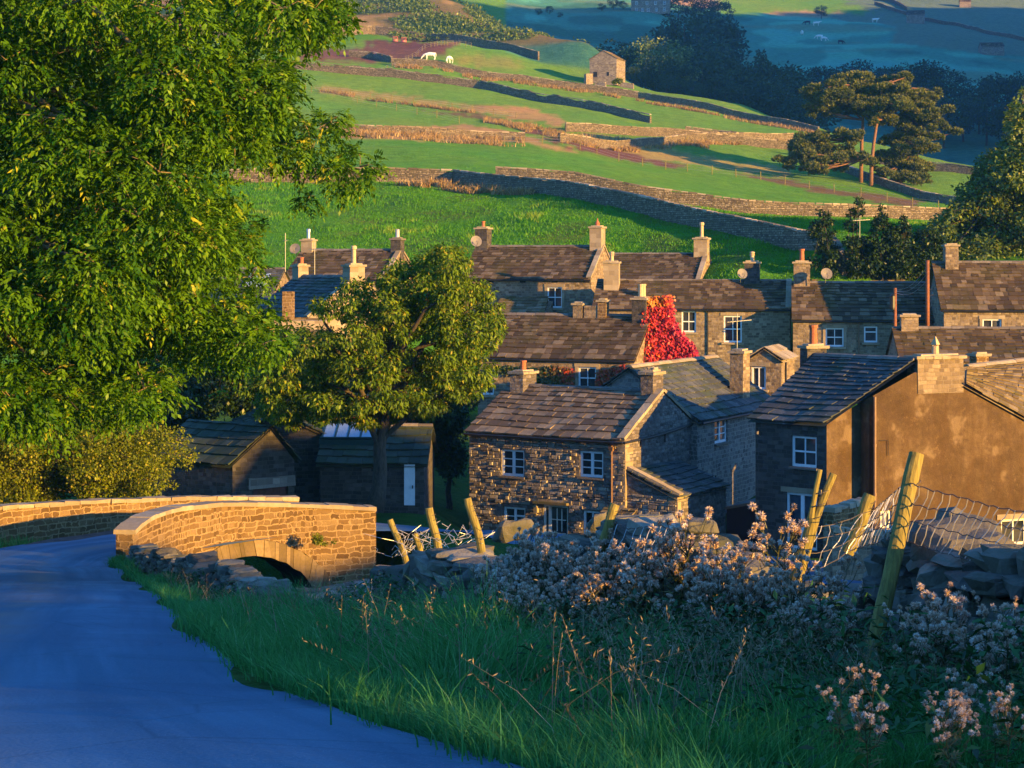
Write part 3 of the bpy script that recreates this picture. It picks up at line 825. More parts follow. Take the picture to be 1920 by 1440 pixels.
def window(house, o, u, nrm, q, style='6', mat='white', rec=0.10, lintel=True, sill=True, surround=False, name='window', slim=False):
    """q = (u0, v0, u1, v1) on the wall; frame with glazing bars, panes and stone sill as its sub-parts"""
    up = Vector((0, 0, 1))
    a, b, c, d = q
    w, h = c - a, d - b
    ctr = o + u * (a + w / 2) + up * (b + h / 2) - nrm * rec
    fr = MB(); t = 0.085
    def bar(cu, cv, sw, sh, out=0.0, th=0.06):
        fr.box(ctr + u * cu + up * cv + nrm * out, (sw, th, sh), u)
    bar(-w / 2 + t / 2, 0, t, h); bar(w / 2 - t / 2, 0, t, h)
    bar(0, h / 2 - t / 2, w - 2 * t, t); bar(0, -h / 2 + t / 2 + 0.005, w - 2 * t, t * 1.2)
    iw, ih = w - 2 * t, h - 2 * t
    if style == '6':      # two casements of three panes
        bar(0, 0, 0.11, ih, 0.004)
        for s_ in (-1, 1):
            for k in (-1, 1):
                bar(s_ * (iw / 4 + 0.022), k * ih / 6, iw / 2 - 0.055, 0.04, -0.004, 0.04)
    elif style == 'sash4':
        bar(0, 0, iw, 0.06, 0.004); 
        bar(0, ih / 4 + .015, 0.04, ih / 2 - .03, -0.004, 0.04); bar(0, -ih / 4 - .015, 0.04, ih / 2 - .03, -0.004, 0.04)
    elif style == 'sash2':
        bar(0, 0, 0.05, ih, 0.004)
    elif style == 'case4':   # left casement of three, right top light over two
        bar(0, 0, 0.09, ih, 0.004)
        for k in (-1, 1): bar(-(iw / 4 + .022), k * ih / 6, iw / 2 - .045, .03, -.004, .04)
        bar(iw / 4 + .022, ih / 5, iw / 2 - .045, .07, 0.002); bar(iw / 4 + .022, -ih / 6, iw / 2 - .045, .03, -.004, .04)
    elif style == 'vent':
        bar(0, ih * .18, iw, 0.07, 0.004)
    elif style == 'door6':   # half glazed door
        bar(-iw * 0.30, 0, 0.12, ih, .004); bar(0.06, -ih * 0.28, iw * .7, ih * .42, .002)
        bar(iw * .02, ih * .22, .03, ih * .5, -.004, .04); bar(iw * .24, ih * .22, .03, ih * .5, -.004, .04)
        bar(.06, ih * .22, iw * .75, .03, -.006, .036)
    elif style == 'french':
        bar(0, 0, 0.14, ih, .004)
    f = fr.build(name, M[mat], house)
    pn = MB()
    hw, hh = w / 2 - 0.02, h / 2 - 0.02
    g0 = ctr - nrm * 0.02
    pn.quad(g0 - u * hw - up * hh, g0 + u * hw - up * hh, g0 + u * hw + up * hh, g0 - u * hw + up * hh)
    pn.build('pane', M['glass'], f)
    if slim and sill:
        sb = MB(); sb.box(o + u * (a + w / 2) + up * (b - 0.045) + nrm * 0.015, (w + 0.12, 0.2, 0.07), u, jit=0.006); sb.build('sill', M['ridge'], f)
    elif sill:
        sb = MB(); sb.box(o + u * (a + w / 2) + up * (b - 0.07) + nrm * 0.03, (w + 0.25, 0.22, 0.12), u, jit=0.006); sb.build('sill', M['quoin'], f)
    if lintel and not slim:
        lb = MB(); lb.box(o + u * (a + w / 2) + up * (d + 0.10) - nrm * 0.03, (w + 0.4, 0.14, 0.19), u, jit=0.006); lb.build('lintel', M['quoin'], f)
    if surround:
        sb = MB(); t_ = .16
        U = [(a - t_, b), (a, b), (a, d), (c, d), (c, b), (c + t_, b), (c + t_, d + .004), (a - t_, d + .004)]
        fr_ = [o + u * x_ + up * z_ + nrm * .05 for x_, z_ in U]; bk_ = [p - nrm * .14 for p in fr_]
        sb.add(fr_ + bk_, [tuple(range(8)), tuple(range(15, 7, -1))] + [(k, k + 8, (k + 1) % 8 + 8, (k + 1) % 8) for k in range(8)])
        sb.build('surround', M['quoin'], f)
    return f

def slates(mb, e0, e1, r0, r1, big=0.46, small=0.22, th=0.06, wmin=0.30, wmax=0.62, mi=0):
    """courses of stone slates from the eaves line e0-e1 up to the ridge line r0-r1, large at the eaves"""
    e0, e1, r0, r1 = (Vector(p) for p in (e0, e1, r0, r1))
    nrm = (e1 - e0).cross(r0 - e0).normalized()
    if nrm.z < 0: nrm = -nrm
    bl_ = lambda s, t: e0.lerp(e1, s).lerp(r0.lerp(r1, s), t) - nrm * .10
    for i_ in range(6):
        for j_ in range(6): mb.quad(bl_(i_ / 6, j_ / 6), bl_((i_ + 1) / 6, j_ / 6), bl_((i_ + 1) / 6, (j_ + 1) / 6), bl_(i_ / 6, (j_ + 1) / 6), mi)
    ph = random.uniform(0, 6.3)
    def sag(s, t): return nrm * (-.055 * math.sin(math.pi * s) * math.sin(math.pi * min(1, t)) + .018 * math.sin(s * 9 + ph) * math.sin(t * 5 + ph))
    slope = ((r0 - e0).length + (r1 - e1).length) / 2
    t = 0.0; cs = []
    while t < slope - 0.05:
        c = lerp(big, small, t / slope) * random.uniform(.92, 1.08)
        cs.append((t, min(t + c, slope))); t += c
    for (a, b) in cs:
        p0 = e0.lerp(r0, a / slope); p1 = e1.lerp(r1, a / slope)
        q0 = e0.lerp(r0, min(1, (b + 0.05) / slope)); q1 = e1.lerp(r1, min(1, (b + 0.05) / slope))
        L = (p1 - p0).length
        x = 0.0
        sc = 0.6 + 0.4 * (b - a) / big
        while x < L - 1e-3:
            w = random.uniform(wmin, wmax) * sc
            if L - x - w < 0.14: w = L - x
            s0, s1 = x / L, min(1, (x + w - 0.012) / L)
            lift = 0.075 + random.uniform(-.015, .03); tl = random.uniform(-.008, .012)
            drop = random.uniform(-.025, .02)
            d = (q0 - p0).normalized()
            bl = p0.lerp(p1, s0) - d * drop; br = p0.lerp(p1, s1) - d * (drop + random.uniform(-.012, .012))
            tl_ = q0.lerp(q1, s0); tr_ = q0.lerp(q1, s1)
            g0, g1, g2, g3 = sag(s0, a / slope), sag(s1, a / slope), sag(s1, b / slope), sag(s0, b / slope)
            bl = bl + g0; br = br + g1; tr_ = tr_ + g2; tl_ = tl_ + g3
            b4 = [bl + nrm * (lift - th), br + nrm * (lift - th + tl), tr_ + nrm * 0.004, tl_ + nrm * 0.004]
            t4 = [bl + nrm * lift, br + nrm * (lift + tl), tr_ + nrm * 0.022, tl_ + nrm * 0.022]
            mb.hexa(b4, t4, mi)
            x += w

def ridge_stones(mb, a, b, r=0.13, n_len=0.6):
    a, b = Vector(a), Vector(b)
    d = (b - a); L = d.length; d.normalize()
    s = Vector((-d.y, d.x, 0)).normalized()
    x = 0
    while x < L - .05:
        w = min(random.uniform(.8, 1.2) * n_len, L - x)
        p, q = a + d * (x + .006), a + d * (x + w - .006)
        z = Vector((0, 0, random.uniform(-.012, .012)))
        pr = [(-r, -.055), (-r * .55, .04), (0, .075), (r * .55, .04), (r, -.055), (0, -.01)]
        A = [p + s * i + Vector((0, 0, j)) + z for i, j in pr]; B = [q + s * i + Vector((0, 0, j)) + z for i, j in pr]
        mb.add(A + B, [(0, 1, 2, 3, 4, 5), (11, 10, 9, 8, 7, 6)] + [(k, k + 6, (k + 1) % 6 + 6, (k + 1) % 6) for k in range(6)])
        x += w

def coping(mb, a, b, w=0.32, th=0.10, step=0.65, side=None):
    """raised stones along a sloping gable edge from a up to b"""
    a, b = Vector(a), Vector(b)
    d = b - a; L = d.length; d.normalize()
    s = side.normalized() if side is not None else Vector((-d.y, d.x, 0)).normalized()
    n = s.cross(d).normalized()
    if n.z < 0: n = -n
    x = 0
    while x < L - .02:
        l = min(step * random.uniform(.85, 1.15), L - x)
        c = a + d * (x + l / 2) + n * (th / 2 + random.uniform(-.01, .01))
        mb.box(c, (l - .012, w, th), d, up=n, jit=.008)
        x += l

def chimney(house, c, z0, z1, wx, wy, e, pots=('t',), mat='stone', cap=True, name='chimney', capmat='coping'):
    """stack with an oversailing cap course and clay pots"""
    c = Vector((c[0], c[1], 0)); e = Vector((e[0], e[1], 0)).normalized(); up = Vector((0, 0, 1))
    n = up.cross(e)
    mb = MB()
    mb.box(c + up * ((z0 + z1) / 2), (wx, wy, z1 - z0), e, jit=.015)
    st = mb.build(name, M[mat], house)
    if cap:
        cb = MB()
        k = max(2, int(wx / .3))
        for i in range(k):
            cb.box(c + e * ((i + .5) / k - .5) * (wx + .18) + up * (z1 + .055), ((wx + .18) / k - .01, wy + .18, .11), e, jit=.012)
        cb.box(c + up * (z1 + .145), (wx * .8, wy * .8, .07), e, jit=.02)
        cb.build('cap', M[capmat], st)
    m = len(pots)
    for i, p in enumerate(pots):
        cc = c + e * ((i + .5) / m - .5) * wx * .75 + up * (z1 + (.17 if cap else 0.0))
        pb = MB()
        if p == 't': pb.lathe(cc, [(.13, 0), (.12, .05), (.115, .30), (.14, .31), (.14, .38), (.09, .385)], 10); pm = 'terracotta'
        elif p == 'T': pb.lathe(cc, [(.17, 0), (.15, .05), (.16, .18), (.145, .2), (.15, .42), (.135, .44), (.15, .62), (.18, .63), (.18, .72), (.1, .72)], 12); pm = 'terracotta'
        elif p == 'b': pb.lathe(cc, [(.15, 0), (.14, .05), (.13, .55), (.16, .57), (.16, .66), (.1, .66)], 10); pm = 'buffpot'
        elif p == 'B': pb.lathe(cc, [(.16, 0), (.13, .08), (.125, .8), (.17, .83), (.17, .95), (.14, 1.02), (.1, 1.02)], 10); pm = 'buffpot'
        elif p == 'm': pb.lathe(cc, [(.12, 0), (.12, .45), (.15, .46), (.15, .62), (.05, .66)], 10); pm = 'metal'
        elif p == 'w': pb.lathe(cc, [(.14, 0), (.13, .5), (.15, .52), (.1, .55)], 10); pm = 'lead'
        elif p == 'p':
            pb.lathe(cc, [(.17, 0), (.13, .10), (.17, .13), (.04, .36), (.03, .45), (.005, .52)], 8); pm = 'terracotta'
        elif p == 'c':
            pb.lathe(cc, [(.13, 0), (.12, .32), (.16, .34), (.16, .40), (.05, .42)], 10); pm = 'buffpot'
            pb.lathe(cc + up * .44, [(.15, 0), (.16, .1), (.08, .14)], 10)
        elif p == 'g':   # gas terminal with a little tin hat
            pb.lathe(cc, [(.13, 0), (.12, .28), (.1, .3)], 8); pb.lathe(cc + up * .34, [(.17, 0), (.02, .30)], 4); pm = 'buffpot'
            for sx in (-1, 1): pb.box(cc + e * sx * .11 + up * .32, (.03, .03, .1), e)
        pb.build('pot', M[pm], st, smooth=False)
    return st

class House:
    """oblong cottage: front-left corner A, unit direction e along the front (viewer's right), length L, depth D"""
    def __init__(self, name, label, A, e, L, D, zb, ze, zr, wall='stone', roof='slate_brown', group=None, cat='house',
                 front=(), right=(), left=(), cope_r=False, cope_l=False, gutter=True, over=0.18, ridge=True, proud=False, eave_over=0.16, big=.46, small=.22, rrise=None, skipback=False, copemat='coping'):
        up = Vector((0, 0, 1))
        A = Vector((A[0], A[1], 0)); e = Vector((e[0], e[1], 0)).normalized()
        nf = Vector((e.y, -e.x, 0)); dd = -nf
        self.A, self.e, self.nf, self.dd, self.L, self.D, self.zb, self.ze, self.zr = A, e, nf, dd, L, D, zb, ze, zr
        root = thing(name, label, cat, A + e * L / 2 + dd * D / 2 + up * zb, group)
        self.root = root
        w = MB()
        o = A + up * zb; h = ze - zb
        def rel(hs): return [(q[0], q[1] - zb, q[2], q[3] - zb) for q in hs]
        wall_panel(w, o, e, up, L, h, rel([f[0] for f in front]), nf)
        if proud: relief(w, o, e, up, L, h, rel([f[0] for f in front]), nf)
        wall_panel(w, o + e * L, dd, up, D, h, rel([f[0] for f in right]), e)
        wall_panel(w, o + dd * D, -dd, up, D, h, rel([f[0] for f in left]), -e)
        wall_panel(w, o + e * L + dd * D, -e, up, L, h, [], -nf)
        B = A + up * ze
        for t in (0, L):
            w.poly([B + e * t, B + e * t + dd * D, B + e * t + dd * D / 2 + up * (zr - ze)])
        self.wall = w.build('wall', [M[wall], M['facing']] if proud else M[wall], root)
        for f in front: window(root, A, e, nf, f[0], *f[1:2], **(f[2] if len(f) > 2 else {}))
        for f in right: window(root, A + e * L, dd, e, f[0], *f[1:2], **(f[2] if len(f) > 2 else {}))
        for f in left: window(root, A + dd * D, -dd, -e, f[0], *f[1:2], **(f[2] if len(f) > 2 else {}))
        r = MB()
        k = (zr - ze) / (D / 2)
        ol = -.10 if cope_l else over; orr = -.10 if cope_r else over
        ez = ze - eave_over * k + .03
        e0 = A - e * ol + nf * eave_over + up * ez; e1 = A + e * (L + orr) + nf * eave_over + up * ez
        r0 = A - e * ol + dd * D / 2 + up * (zr + .03); r1 = A + e * (L + orr) + dd * D / 2 + up * (zr + .03)
        slates(r, e0, e1, r0, r1, big, small)
        b0 = A - e * ol + dd * (D + eave_over) + up * ez; b1 = A + e * (L + orr) + dd * (D + eave_over) + up * ez
        slates(r, b1, b0, r1, r0, big, small)
        self.roof = r.build('roof', M[roof], root)
        if ridge:
            rb = MB(); ridge_stones(rb, r0 + up * .03, r1 + up * .03); rb.build('ridge', M['ridge'], self.roof)
        cb = MB(); has = False
        for on, t in ((cope_l, .12), (cope_r, L - .12)):
            if on:
                has = True
                p = A + e * t
                coping(cb, p + nf * .10 + up * (ze - .05 + .04), p + dd * D / 2 + up * (zr + .06), .34, .12, side=e)
                coping(cb, p + dd * (D + .10) + up * (ze - .05 + .04), p + dd * D / 2 + up * (zr + .06), .34, .12, side=e)
        if has: cb.build('coping', M[copemat], root)
        if gutter:
            gb = MB(); gp = A + nf * (eave_over + .05) + up * (ez - .06)
            gb.tube([gp - e * max(ol, 0.0), gp + e * (L + max(orr, 0.0))], .055, 6)
            gb.build('gutter', M['black'], root)
    def at(self, t, d, z):
        return self.A + self.e * t + self.dd * d + Vector((0, 0, z))
    def downpipe(self, t, d=-.07, mat='black', z0=None, hopper=False):
        p = MB(); z0 = self.zb if z0 is None else z0
        p.tube([self.at(t, d, z0), self.at(t, d, self.ze - .25), self.at(t, d - .1, self.ze - .12)], .04, 7)
        if hopper: p.hexa([self.at(t - .07, d - .07, self.ze - .45), self.at(t + .07, d - .07, self.ze - .45), self.at(t + .07, d + .05, self.ze - .45), self.at(t - .07, d + .05, self.ze - .45)],
                          [self.at(t - .11, d - .1, self.ze - .28), self.at(t + .11, d - .1, self.ze - .28), self.at(t + .11, d + .05, self.ze - .28), self.at(t - .11, d + .05, self.ze - .28)])
        p.build('downpipe', M[mat], self.root)
    def on_front(self, px, py):
        """wall coordinates (u, z) of the picture point on the front wall's plane"""
        return plane_uz(self.A, self.e, px, py)
    def on_right(self, px, py):
        return plane_uz(self.A + self.e * self.L, self.dd, px, py)

def plane_uz(o, u, px, py):
    a = (px - 960.0) / F
    # (o.x + u.x t) = a (o.y + u.y t)
    t = (a * o.y - o.x) / (u.x - a * u.y)
    Y = o.y + u.y * t
    return t, (HZ - py) / F * Y

def rect(plane, x0, y0, x1, y1):
    """picture rectangle -> wall rectangle (u0, v0, u1, v1); y0 is the upper row"""
    a, zt = plane(x0, y0); b, zb_ = plane(x1, y1)
    a2, zb2 = plane(x0, y1); b2, zt2 = plane(x1, y0)
    return (a, (zb_ + zb2) / 2, b, (zt + zt2) / 2)

def front_line(x0, y0, Y0, x1, y1=None, Y1=None):
    """eaves line from picture points at given depths (level line if only y1 given)"""
    a = P(x0, y0, Y0)
    if Y1 is None:
        Y1 = (HZ - y0) * Y0 / (HZ - y1)
    b = P(x1, y0, Y1); b.z = a.z
    d = (b - a); d.z = 0
    return a, d.normalized(), d.length

def dish(px, py, Y, r, label, yaw=0.3):
    """satellite dish: bowl, arm and bracket"""
    c = P(px, py, Y)
    o = thing('satellite_dish', label, 'satellite dish', c)
    ax = Vector((math.sin(yaw), -math.cos(yaw), .35)).normalized()
    x = ax.cross(Vector((0, 0, 1))).normalized(); y = x.cross(ax)
    vs = []; n = 14
    for i, (rr, dz) in enumerate([(0.05, .12), (.4, .09), (.75, .04), (1.0, 0)]):
        for k in range(n):
            a = 2 * math.pi * k / n
            vs.append(c + (x * math.cos(a) + y * math.sin(a)) * rr * r - ax * dz * r * 1.3)
    mb = MB(); fs = [tuple(range(n))]
    for i in range(3):
        for k in range(n):
            p, q = i * n + k, i * n + (k + 1) % n
            fs.append((p, q, q + n, p + n))
    mb.add(vs, fs); bowl = mb.build('bowl', M['greymetal'], o, smooth=True)
    ab = MB(); ab.tube([c - y * r * .95, c - y * r * .5 + ax * r * .95], .018, 5); ab.box(c + ax * r * .95 - y * r * .45, (.07, .07, .12)); ab.build('arm', M['greymetal'], o)
    bb = MB(); bb.tube([c - ax * r * .18, c - ax * (r * .18 + .25), c - ax * (r * .18 + .27) - Vector((0, 0, .45))], .025, 5); bb.build('bracket', M['black'], o)
    return o
# ------------------------------------------------------------------ the village
UP = Vector((0, 0, 1))
# --- front cottage with its rear wing
ea, ed, eL = front_line(880, 808, 77.0, 1172, 825)
FH = House.__new__(House)
def build_front():
    A = Vector((ea.x, ea.y, 0)); zb, ze = -12.3, ea.z
    pl = lambda px, py: plane_uz(A, ed, px, py)
    fr = [(rect(pl, 940, 843, 983, 893), '6', dict(slim=True)), (rect(pl, 1087, 846, 1131, 895), '6', dict(slim=True)),
          (rect(pl, 944, 951, 985, 1000), 'case4', dict(slim=True)), (rect(pl, 1018, 947, 1065, 1040), 'door6', dict(mat='cream', sill=False, name='door')),
          (rect(pl, 1093, 958, 1127, 1000), 'sash2', dict(slim=True))]
    h = House('stone_cottage', 'nearest rubble stone cottage with white casement windows and a long rear wing', A, ed, eL, 6.2, zb, ze, ze + 1.62,
              wall='stone_front', roof='slate_front', front=fr, cope_r=True, big=.52, small=.26, over=.12, proud=True)
    r = h.root
    # dressed corner stones on the gable end
    q = MB(); z = zb; k = 0
    while z < ze - .05:
        hh = random.uniform(.26, .34); l1 = (.62, .34)[k % 2]
        q.box(h.at(eL - (.33, .6)[k % 2] / 2 + .02, l1 / 2 - .022, z + hh / 2), ((.33, .6)[k % 2], l1, hh - .012), ed, jit=.008)
        z += hh; k += 1
    q.build('quoin', M['quoin'], r)
    h.downpipe(eL - .55, mat='brownpipe', hopper=True)
    e2 = (ed.x, ed.y)
    chimney(r, h.at(.62, 3.1, 0), ze + .9, P(960, 700, 79.6).z, 1.05, .62, h.dd, ('t',), 'stone_front')
    chimney(r, h.at(eL - .5, 3.1, 0), ze + .9, P(1240, 702, 76).z, .55, .85, ed, (), 'stone_front')
    b = MB()
    cc = h.at(eL - .5, 3.1, P(1240, 702, 76).z + .2)
    for i in (-1, 0, 1): b.box(cc + ed * i * .16, (.12, .3, .16), ed, jit=.03)
    b.build('chimney_cap', M['coping'], r)
    # lantern by the door
    u, z = pl(1009, 955); lb = MB(); lc = h.at(u, -.14, z)
    lb.box(lc, (.16, .16, .22), ed); lb.lathe(lc + UP * .12, [(.15, 0), (.03, .12)], 4); lb.tube([lc + h.dd * .14 - UP * .2, lc - UP * .2, lc - UP * .1], .02, 5)
    lb.build('wall_lantern', M['coping'], r)
    # slab canopy over the door
    u0, z0 = pl(1005, 944); u1, _ = pl(1068, 944)
    cb = MB(); cb.box(h.at((u0 + u1) / 2, -.1, z0 + .08), (u1 - u0, .35, .09), ed, jit=.02); cb.build('door_hood', M['slate_gold'], r)
    # porch roof low at the right end
    u0, z0 = pl(1134, 965); u1, _ = pl(1196, 965)
    pr = MB(); slates(pr, h.at(u0, -.9, z0 - .18), h.at(u1, -.9, z0 - .18), h.at(u0 + .05, 0, z0 + .3), h.at(u1, 0, z0 + .3), .3, .22)
    pr.build('porch_roof', M['slate_gold'], r)
    # string of guttering across the gable
    g = MB(); g.tube([h.at(eL + .07, -.2, ze - .1), h.at(eL + .07, 2.5, ze - .02), h.at(eL + .07, 6.2, ze + .25)], .05, 6)
    for d in (1.2, 3.2): g.tube([h.at(eL + .04, d, ze), h.at(eL + .04, d, ze - .35)], .03, 5)
    g.build('gable_gutter', M['black'], r)
    # lean-to against the gable
    lz_hi = P(1185, 884, 73.2).z; lz_lo = P(1262, 934, 72).z
    W = 2.15; Dl = 4.2
    def at(t, d, z): return h.at(eL + t, d + .12, z)
    lw = MB()
    lw.poly([at(0, 0, zb), at(W, 0, zb), at(W, 0, lz_lo), at(0, 0, lz_hi)])
    lw.quad(at(W, Dl, zb), at(0, Dl, zb), at(0, Dl, lz_hi), at(W, Dl, lz_lo))
    wall_panel(lw, at(W, 0, zb), h.dd, UP, Dl, lz_lo - zb, [(0.45, 0, 1.25, 1.75)], ed)
    relief(lw, at(0, 0, zb), ed, UP, W, lz_lo - zb, [], h.nf)
    lo = lw.build('lean_to_wall', [M['stone_front'], M['facing']], r)
    d = MB(); d.box(at(W - .16, .85, zb + .87), (.05, .8, 1.74), ed); d.build('lean_to_door', M['dark'], lo)
    lr = MB(); slates(lr, at(W + .12, -.1, lz_lo + .0), at(W + .12, Dl + .1, lz_lo + .0), at(0.02, -.1, lz_hi + .05), at(.02, Dl + .1, lz_hi + .05), .4, .3)
    lro = lr.build('lean_to_roof', M['slate_blue'], r)
    cp = MB(); coping(cp, at(W + .1, .14, lz_lo + .05), at(.03, .14, lz_hi + .1), .34, .1, side=h.dd); cp.build('lean_to_coping', M['coping'], lro)
    qn = MB(); z = zb; k = 0
    while z < lz_lo - .05:
        hh = random.uniform(.25, .34); qn.box(at(W - .18 + .02, (.5, .3)[k % 2] / 2 - .02, z + hh / 2), (.4, (.5, .3)[k % 2], hh - .012), ed, jit=.006); z += hh; k += 1
    qn.build('quoin', M['quoin'], lo)
    # rear wing
    W0 = P(1318, 785, 78.3); wd = Vector((.47, .8827, 0)).normalized()
    we = W0.z; Lw = 8.8; Dw = 6.0
    nfr = Vector((wd.y, -wd.x, 0)); back = -nfr
    def wat(t, d, z): return Vector((W0.x, W0.y, 0)) + wd * t + back * d + UP * z
    ww = MB()
    plw = lambda px, py: plane_uz(Vector((W0.x, W0.y, 0)), wd, px, py)
    win = rect(plw, 1340, 785, 1364, 830); win2 = rect(plw, 1330, 893, 1343, 912)
    st = -.6
    wall_panel(ww, wat(st, 0, zb), wd, UP, Lw - st, we - zb, [(q[0] - st, q[1] - zb, q[2] - st, q[3] - zb) for q in (win, win2)], nfr)
    for t in (st, Lw): ww.poly([wat(t, 0, zb), wat(t, Dw, zb), wat(t, Dw, we), wat(t, Dw / 2, we + 2.0), wat(t, 0, we)])
    ww.quad(wat(st, Dw, zb), wat(Lw, Dw, zb), wat(Lw, Dw, we), wat(st, Dw, we))
    wo = ww.build('wing_wall', M['stone_wing'], r)
    window(r, Vector((W0.x, W0.y, 0)), wd, nfr, win, '6', slim=True); window(r, Vector((W0.x, W0.y, 0)), wd, nfr, win2, 'sash2', lintel=False)
    wr = MB()
    slates(wr, wat(st - .12, -.18, we - .08), wat(Lw + .1, -.18, we - .08), wat(st - .12, Dw / 2, we + 2.03), wat(Lw + .1, Dw / 2, we + 2.03), .48, .26)
    slates(wr, wat(Lw + .1, Dw + .18, we - .08), wat(st - .12, Dw + .18, we - .08), wat(Lw + .1, Dw / 2, we + 2.03), wat(st - .12, Dw / 2, we + 2.03), .48, .26)
    wro = wr.build('wing_roof', M['slate_blue'], r)
    rb = MB(); ridge_stones(rb, wat(st - .1, Dw / 2, we + 2.08), wat(Lw, Dw / 2, we + 2.08), .2, .7); rb.build('ridge', M['coping'], wro)
    gb = MB(); gb.tube([wat(st, -.24, we - .14), wat(Lw, -.24, we - .14)], .055, 6); gb.build('gutter', M['black'], r)
    c = P(1387, 700, 84.2)
    chimney(r, (c.x, c.y), we, P(1387, 662, 84.2).z, .62, .82, back, (), 'stone', cap=True)
    return h
FH = build_front()

# --- rendered house at the right edge
def build_rendered():
    zb = -12.0
    B = P(1550, 791, 69.3); ze = B.z
    r = thing('rendered_house', 'tall brown roughcast house with a dark side wall and broad chimney at the right edge', 'house', (B.x + 4, B.y + 3, zb))
    fd = Vector((-.76, .65, 0)).normalized()           # facade direction, to the left and back
    gd = Vector((.93, .367, 0)).normalized()           # gable direction, to the right and back
    nfc = Vector((-fd.y, fd.x, 0)); nfc = nfc if nfc.y < 0 else -nfc
    ng = Vector((gd.y, -gd.x, 0))
    B0 = Vector((B.x, B.y, 0))
    Lf = 3.05
    A0 = B0 + fd * Lf
    plf = lambda px, py: plane_uz(A0, -fd, px, py)
    fr = [rect(plf, 1484, 818, 1531, 876), rect(plf, 1474, 925, 1532, 1030)]
    w = MB()
    wall_panel(w, A0 + UP * zb, -fd, UP, Lf, ze - zb, [(q[0], q[1] - zb, q[2], q[3] - zb) for q in fr], nfc)
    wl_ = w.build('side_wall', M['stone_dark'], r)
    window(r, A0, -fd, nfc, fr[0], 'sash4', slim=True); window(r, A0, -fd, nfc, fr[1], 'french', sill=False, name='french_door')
    # gable wall in two planes, the right part standing forward
    plg = lambda px, py: plane_uz(B0, gd, px, py)
    s1, _ = plg(1613, 800)
    apL, zL = plg(1715, 698); apR, zR = plg(1806, 724); endR, zE = plg(1975, 812)
    g = MB()
    zs1 = ze + (zL - ze) * s1 / apL
    g.poly([B0 + UP * zb, B0 + gd * s1 + UP * zb, B0 + gd * s1 + UP * zs1, B0 + UP * ze])
    f0 = B0 + gd * s1
    fw = ng * .62
    g.quad(f0 + UP * zb, f0 + fw + UP * zb, f0 + fw + UP * zs1, f0 + UP * zs1)
    G = lambda px, py: (lambda t: Vector((B0.x + fw.x, B0.y + fw.y, 0)) + gd * t[0] + UP * t[1])(plane_uz(B0 + fw, gd, px, py))
    pts = [G(1637, 742), G(1715, 698), G(1806, 720), G(1990, 822)]
    b2 = [Vector((p.x, p.y, zb)) for p in (pts[0], pts[3])]
    plg2 = lambda px, py: plane_uz(B0 + fw, gd, px, py)
    wq = rect(plg2, 1877, 973, 1925, 1022)
    wq2 = rect(plg2, 1651, 958, 1672, 990)
    t0 = plg2(1637, 800)[0]; t1 = plg2(1990, 800)[0]
    ztop = pts[3].z - .02
    o = B0 + fw + gd * t0 + UP * zb
    wall_panel(g, o, gd, UP, t1 - t0, ztop - zb, [(q[0] - t0, q[1] - zb, q[2] - t0, q[3] - zb) for q in (wq, wq2)], ng)
    tp = lambda p: Vector((p.x, p.y, ztop))
    g.poly([o + UP * (ztop - zb), tp(pts[3]), pts[3] + UP * .02, pts[2], pts[1], pts[0]])
    # left return of the part standing forward
    g.quad(f0 + UP * zb, o, pts[0], f0 + UP * zs1)
    g.build('rendered_wall', M['render'], r)
    window(r, B0 + fw, gd, ng, wq, 'sash2', mat='cream'); window(r, B0 + fw, gd, ng, wq2, 'sash2', mat='cream', lintel=False)
    # left roof: eaves above the side wall, ridge running left and back from the chimney
    R1 = G(1716, 690) ; R1.z = P(1716, 676, R1.y).z
    R2 = P(1528, 672, R1.y + 3.4); R2.z = R1.z
    ro = MB()
    ev = nfc * .2 - UP * .1
    slates(ro, A0 + fd * .25 + UP * ze + ev, B0 + gd * .0 + UP * ze + ev + UP * .03, R2 + UP * .02, R1 + UP * .02, .40, .2)
    # verge strip forward of the wall plane
    lo = ro.build('roof', M['slate_blue'], r)
    rb = MB(); ridge_stones(rb, R2 + UP * .06, R1 + UP * .06, .16); rb.build('ridge', M['ridge'], lo)
    # hidden back slope
    bk = MB(); bk.quad(R2, R1, R1 + Vector((2.5, 3.5, -2.4)), R2 + Vector((2.5, 3.5, -2.4))); bk.quad(A0 + UP * zb, A0 + UP * ze, R2, Vector((R2.x, R2.y, zb)))
    bk.build('back_slope', M['slate_blue'], r)
    # right roof, lit: verge down the right of the gable, ridge running right and back
    q0 = pts[2] + ng * .15; q1 = pts[3] + ng * .15
    back = Vector((.55, .83, 0)).normalized()
    rr = MB()
    k1 = P(1812, 690, q0.y + 4.5); k2 = P(2010, 668, q1.y + 5.2)
    slates(rr, q0 - UP * .0, q1 + UP * 0, k1, k2, .5, .3)
    rro = rr.build('right_roof', M['slate_gold'], r)
    ew = MB(); dn = lambda p: Vector((p.x, p.y, zb)); lo_ = lambda p: p - UP * .12
    for a_, b_ in ((q1 - ng * .25, k2), (k2, k1)): ew.quad(dn(a_), dn(b_), lo_(b_), lo_(a_))
    ew.build('end_wall', M['render'], r)
    rb = MB(); ridge_stones(rb, k1 + UP * .08, k2 + UP * .08, .22, .8); rb.build('ridge', M['coping'], rro)
    # broad stack over the gable
    cL = G(1720, 700); cR = G(1806, 700)
    c = (cL + cR) / 2 + gd.cross(UP) * 0 - ng * .32
    zt = P(1762, 672, c.y).z
    st = chimney(r, (c.x, c.y), pts[2].z - .3, zt, (cR - cL).length, .7, gd, ('g',), 'stone', True)
    c2 = P(1836, 672, 80)
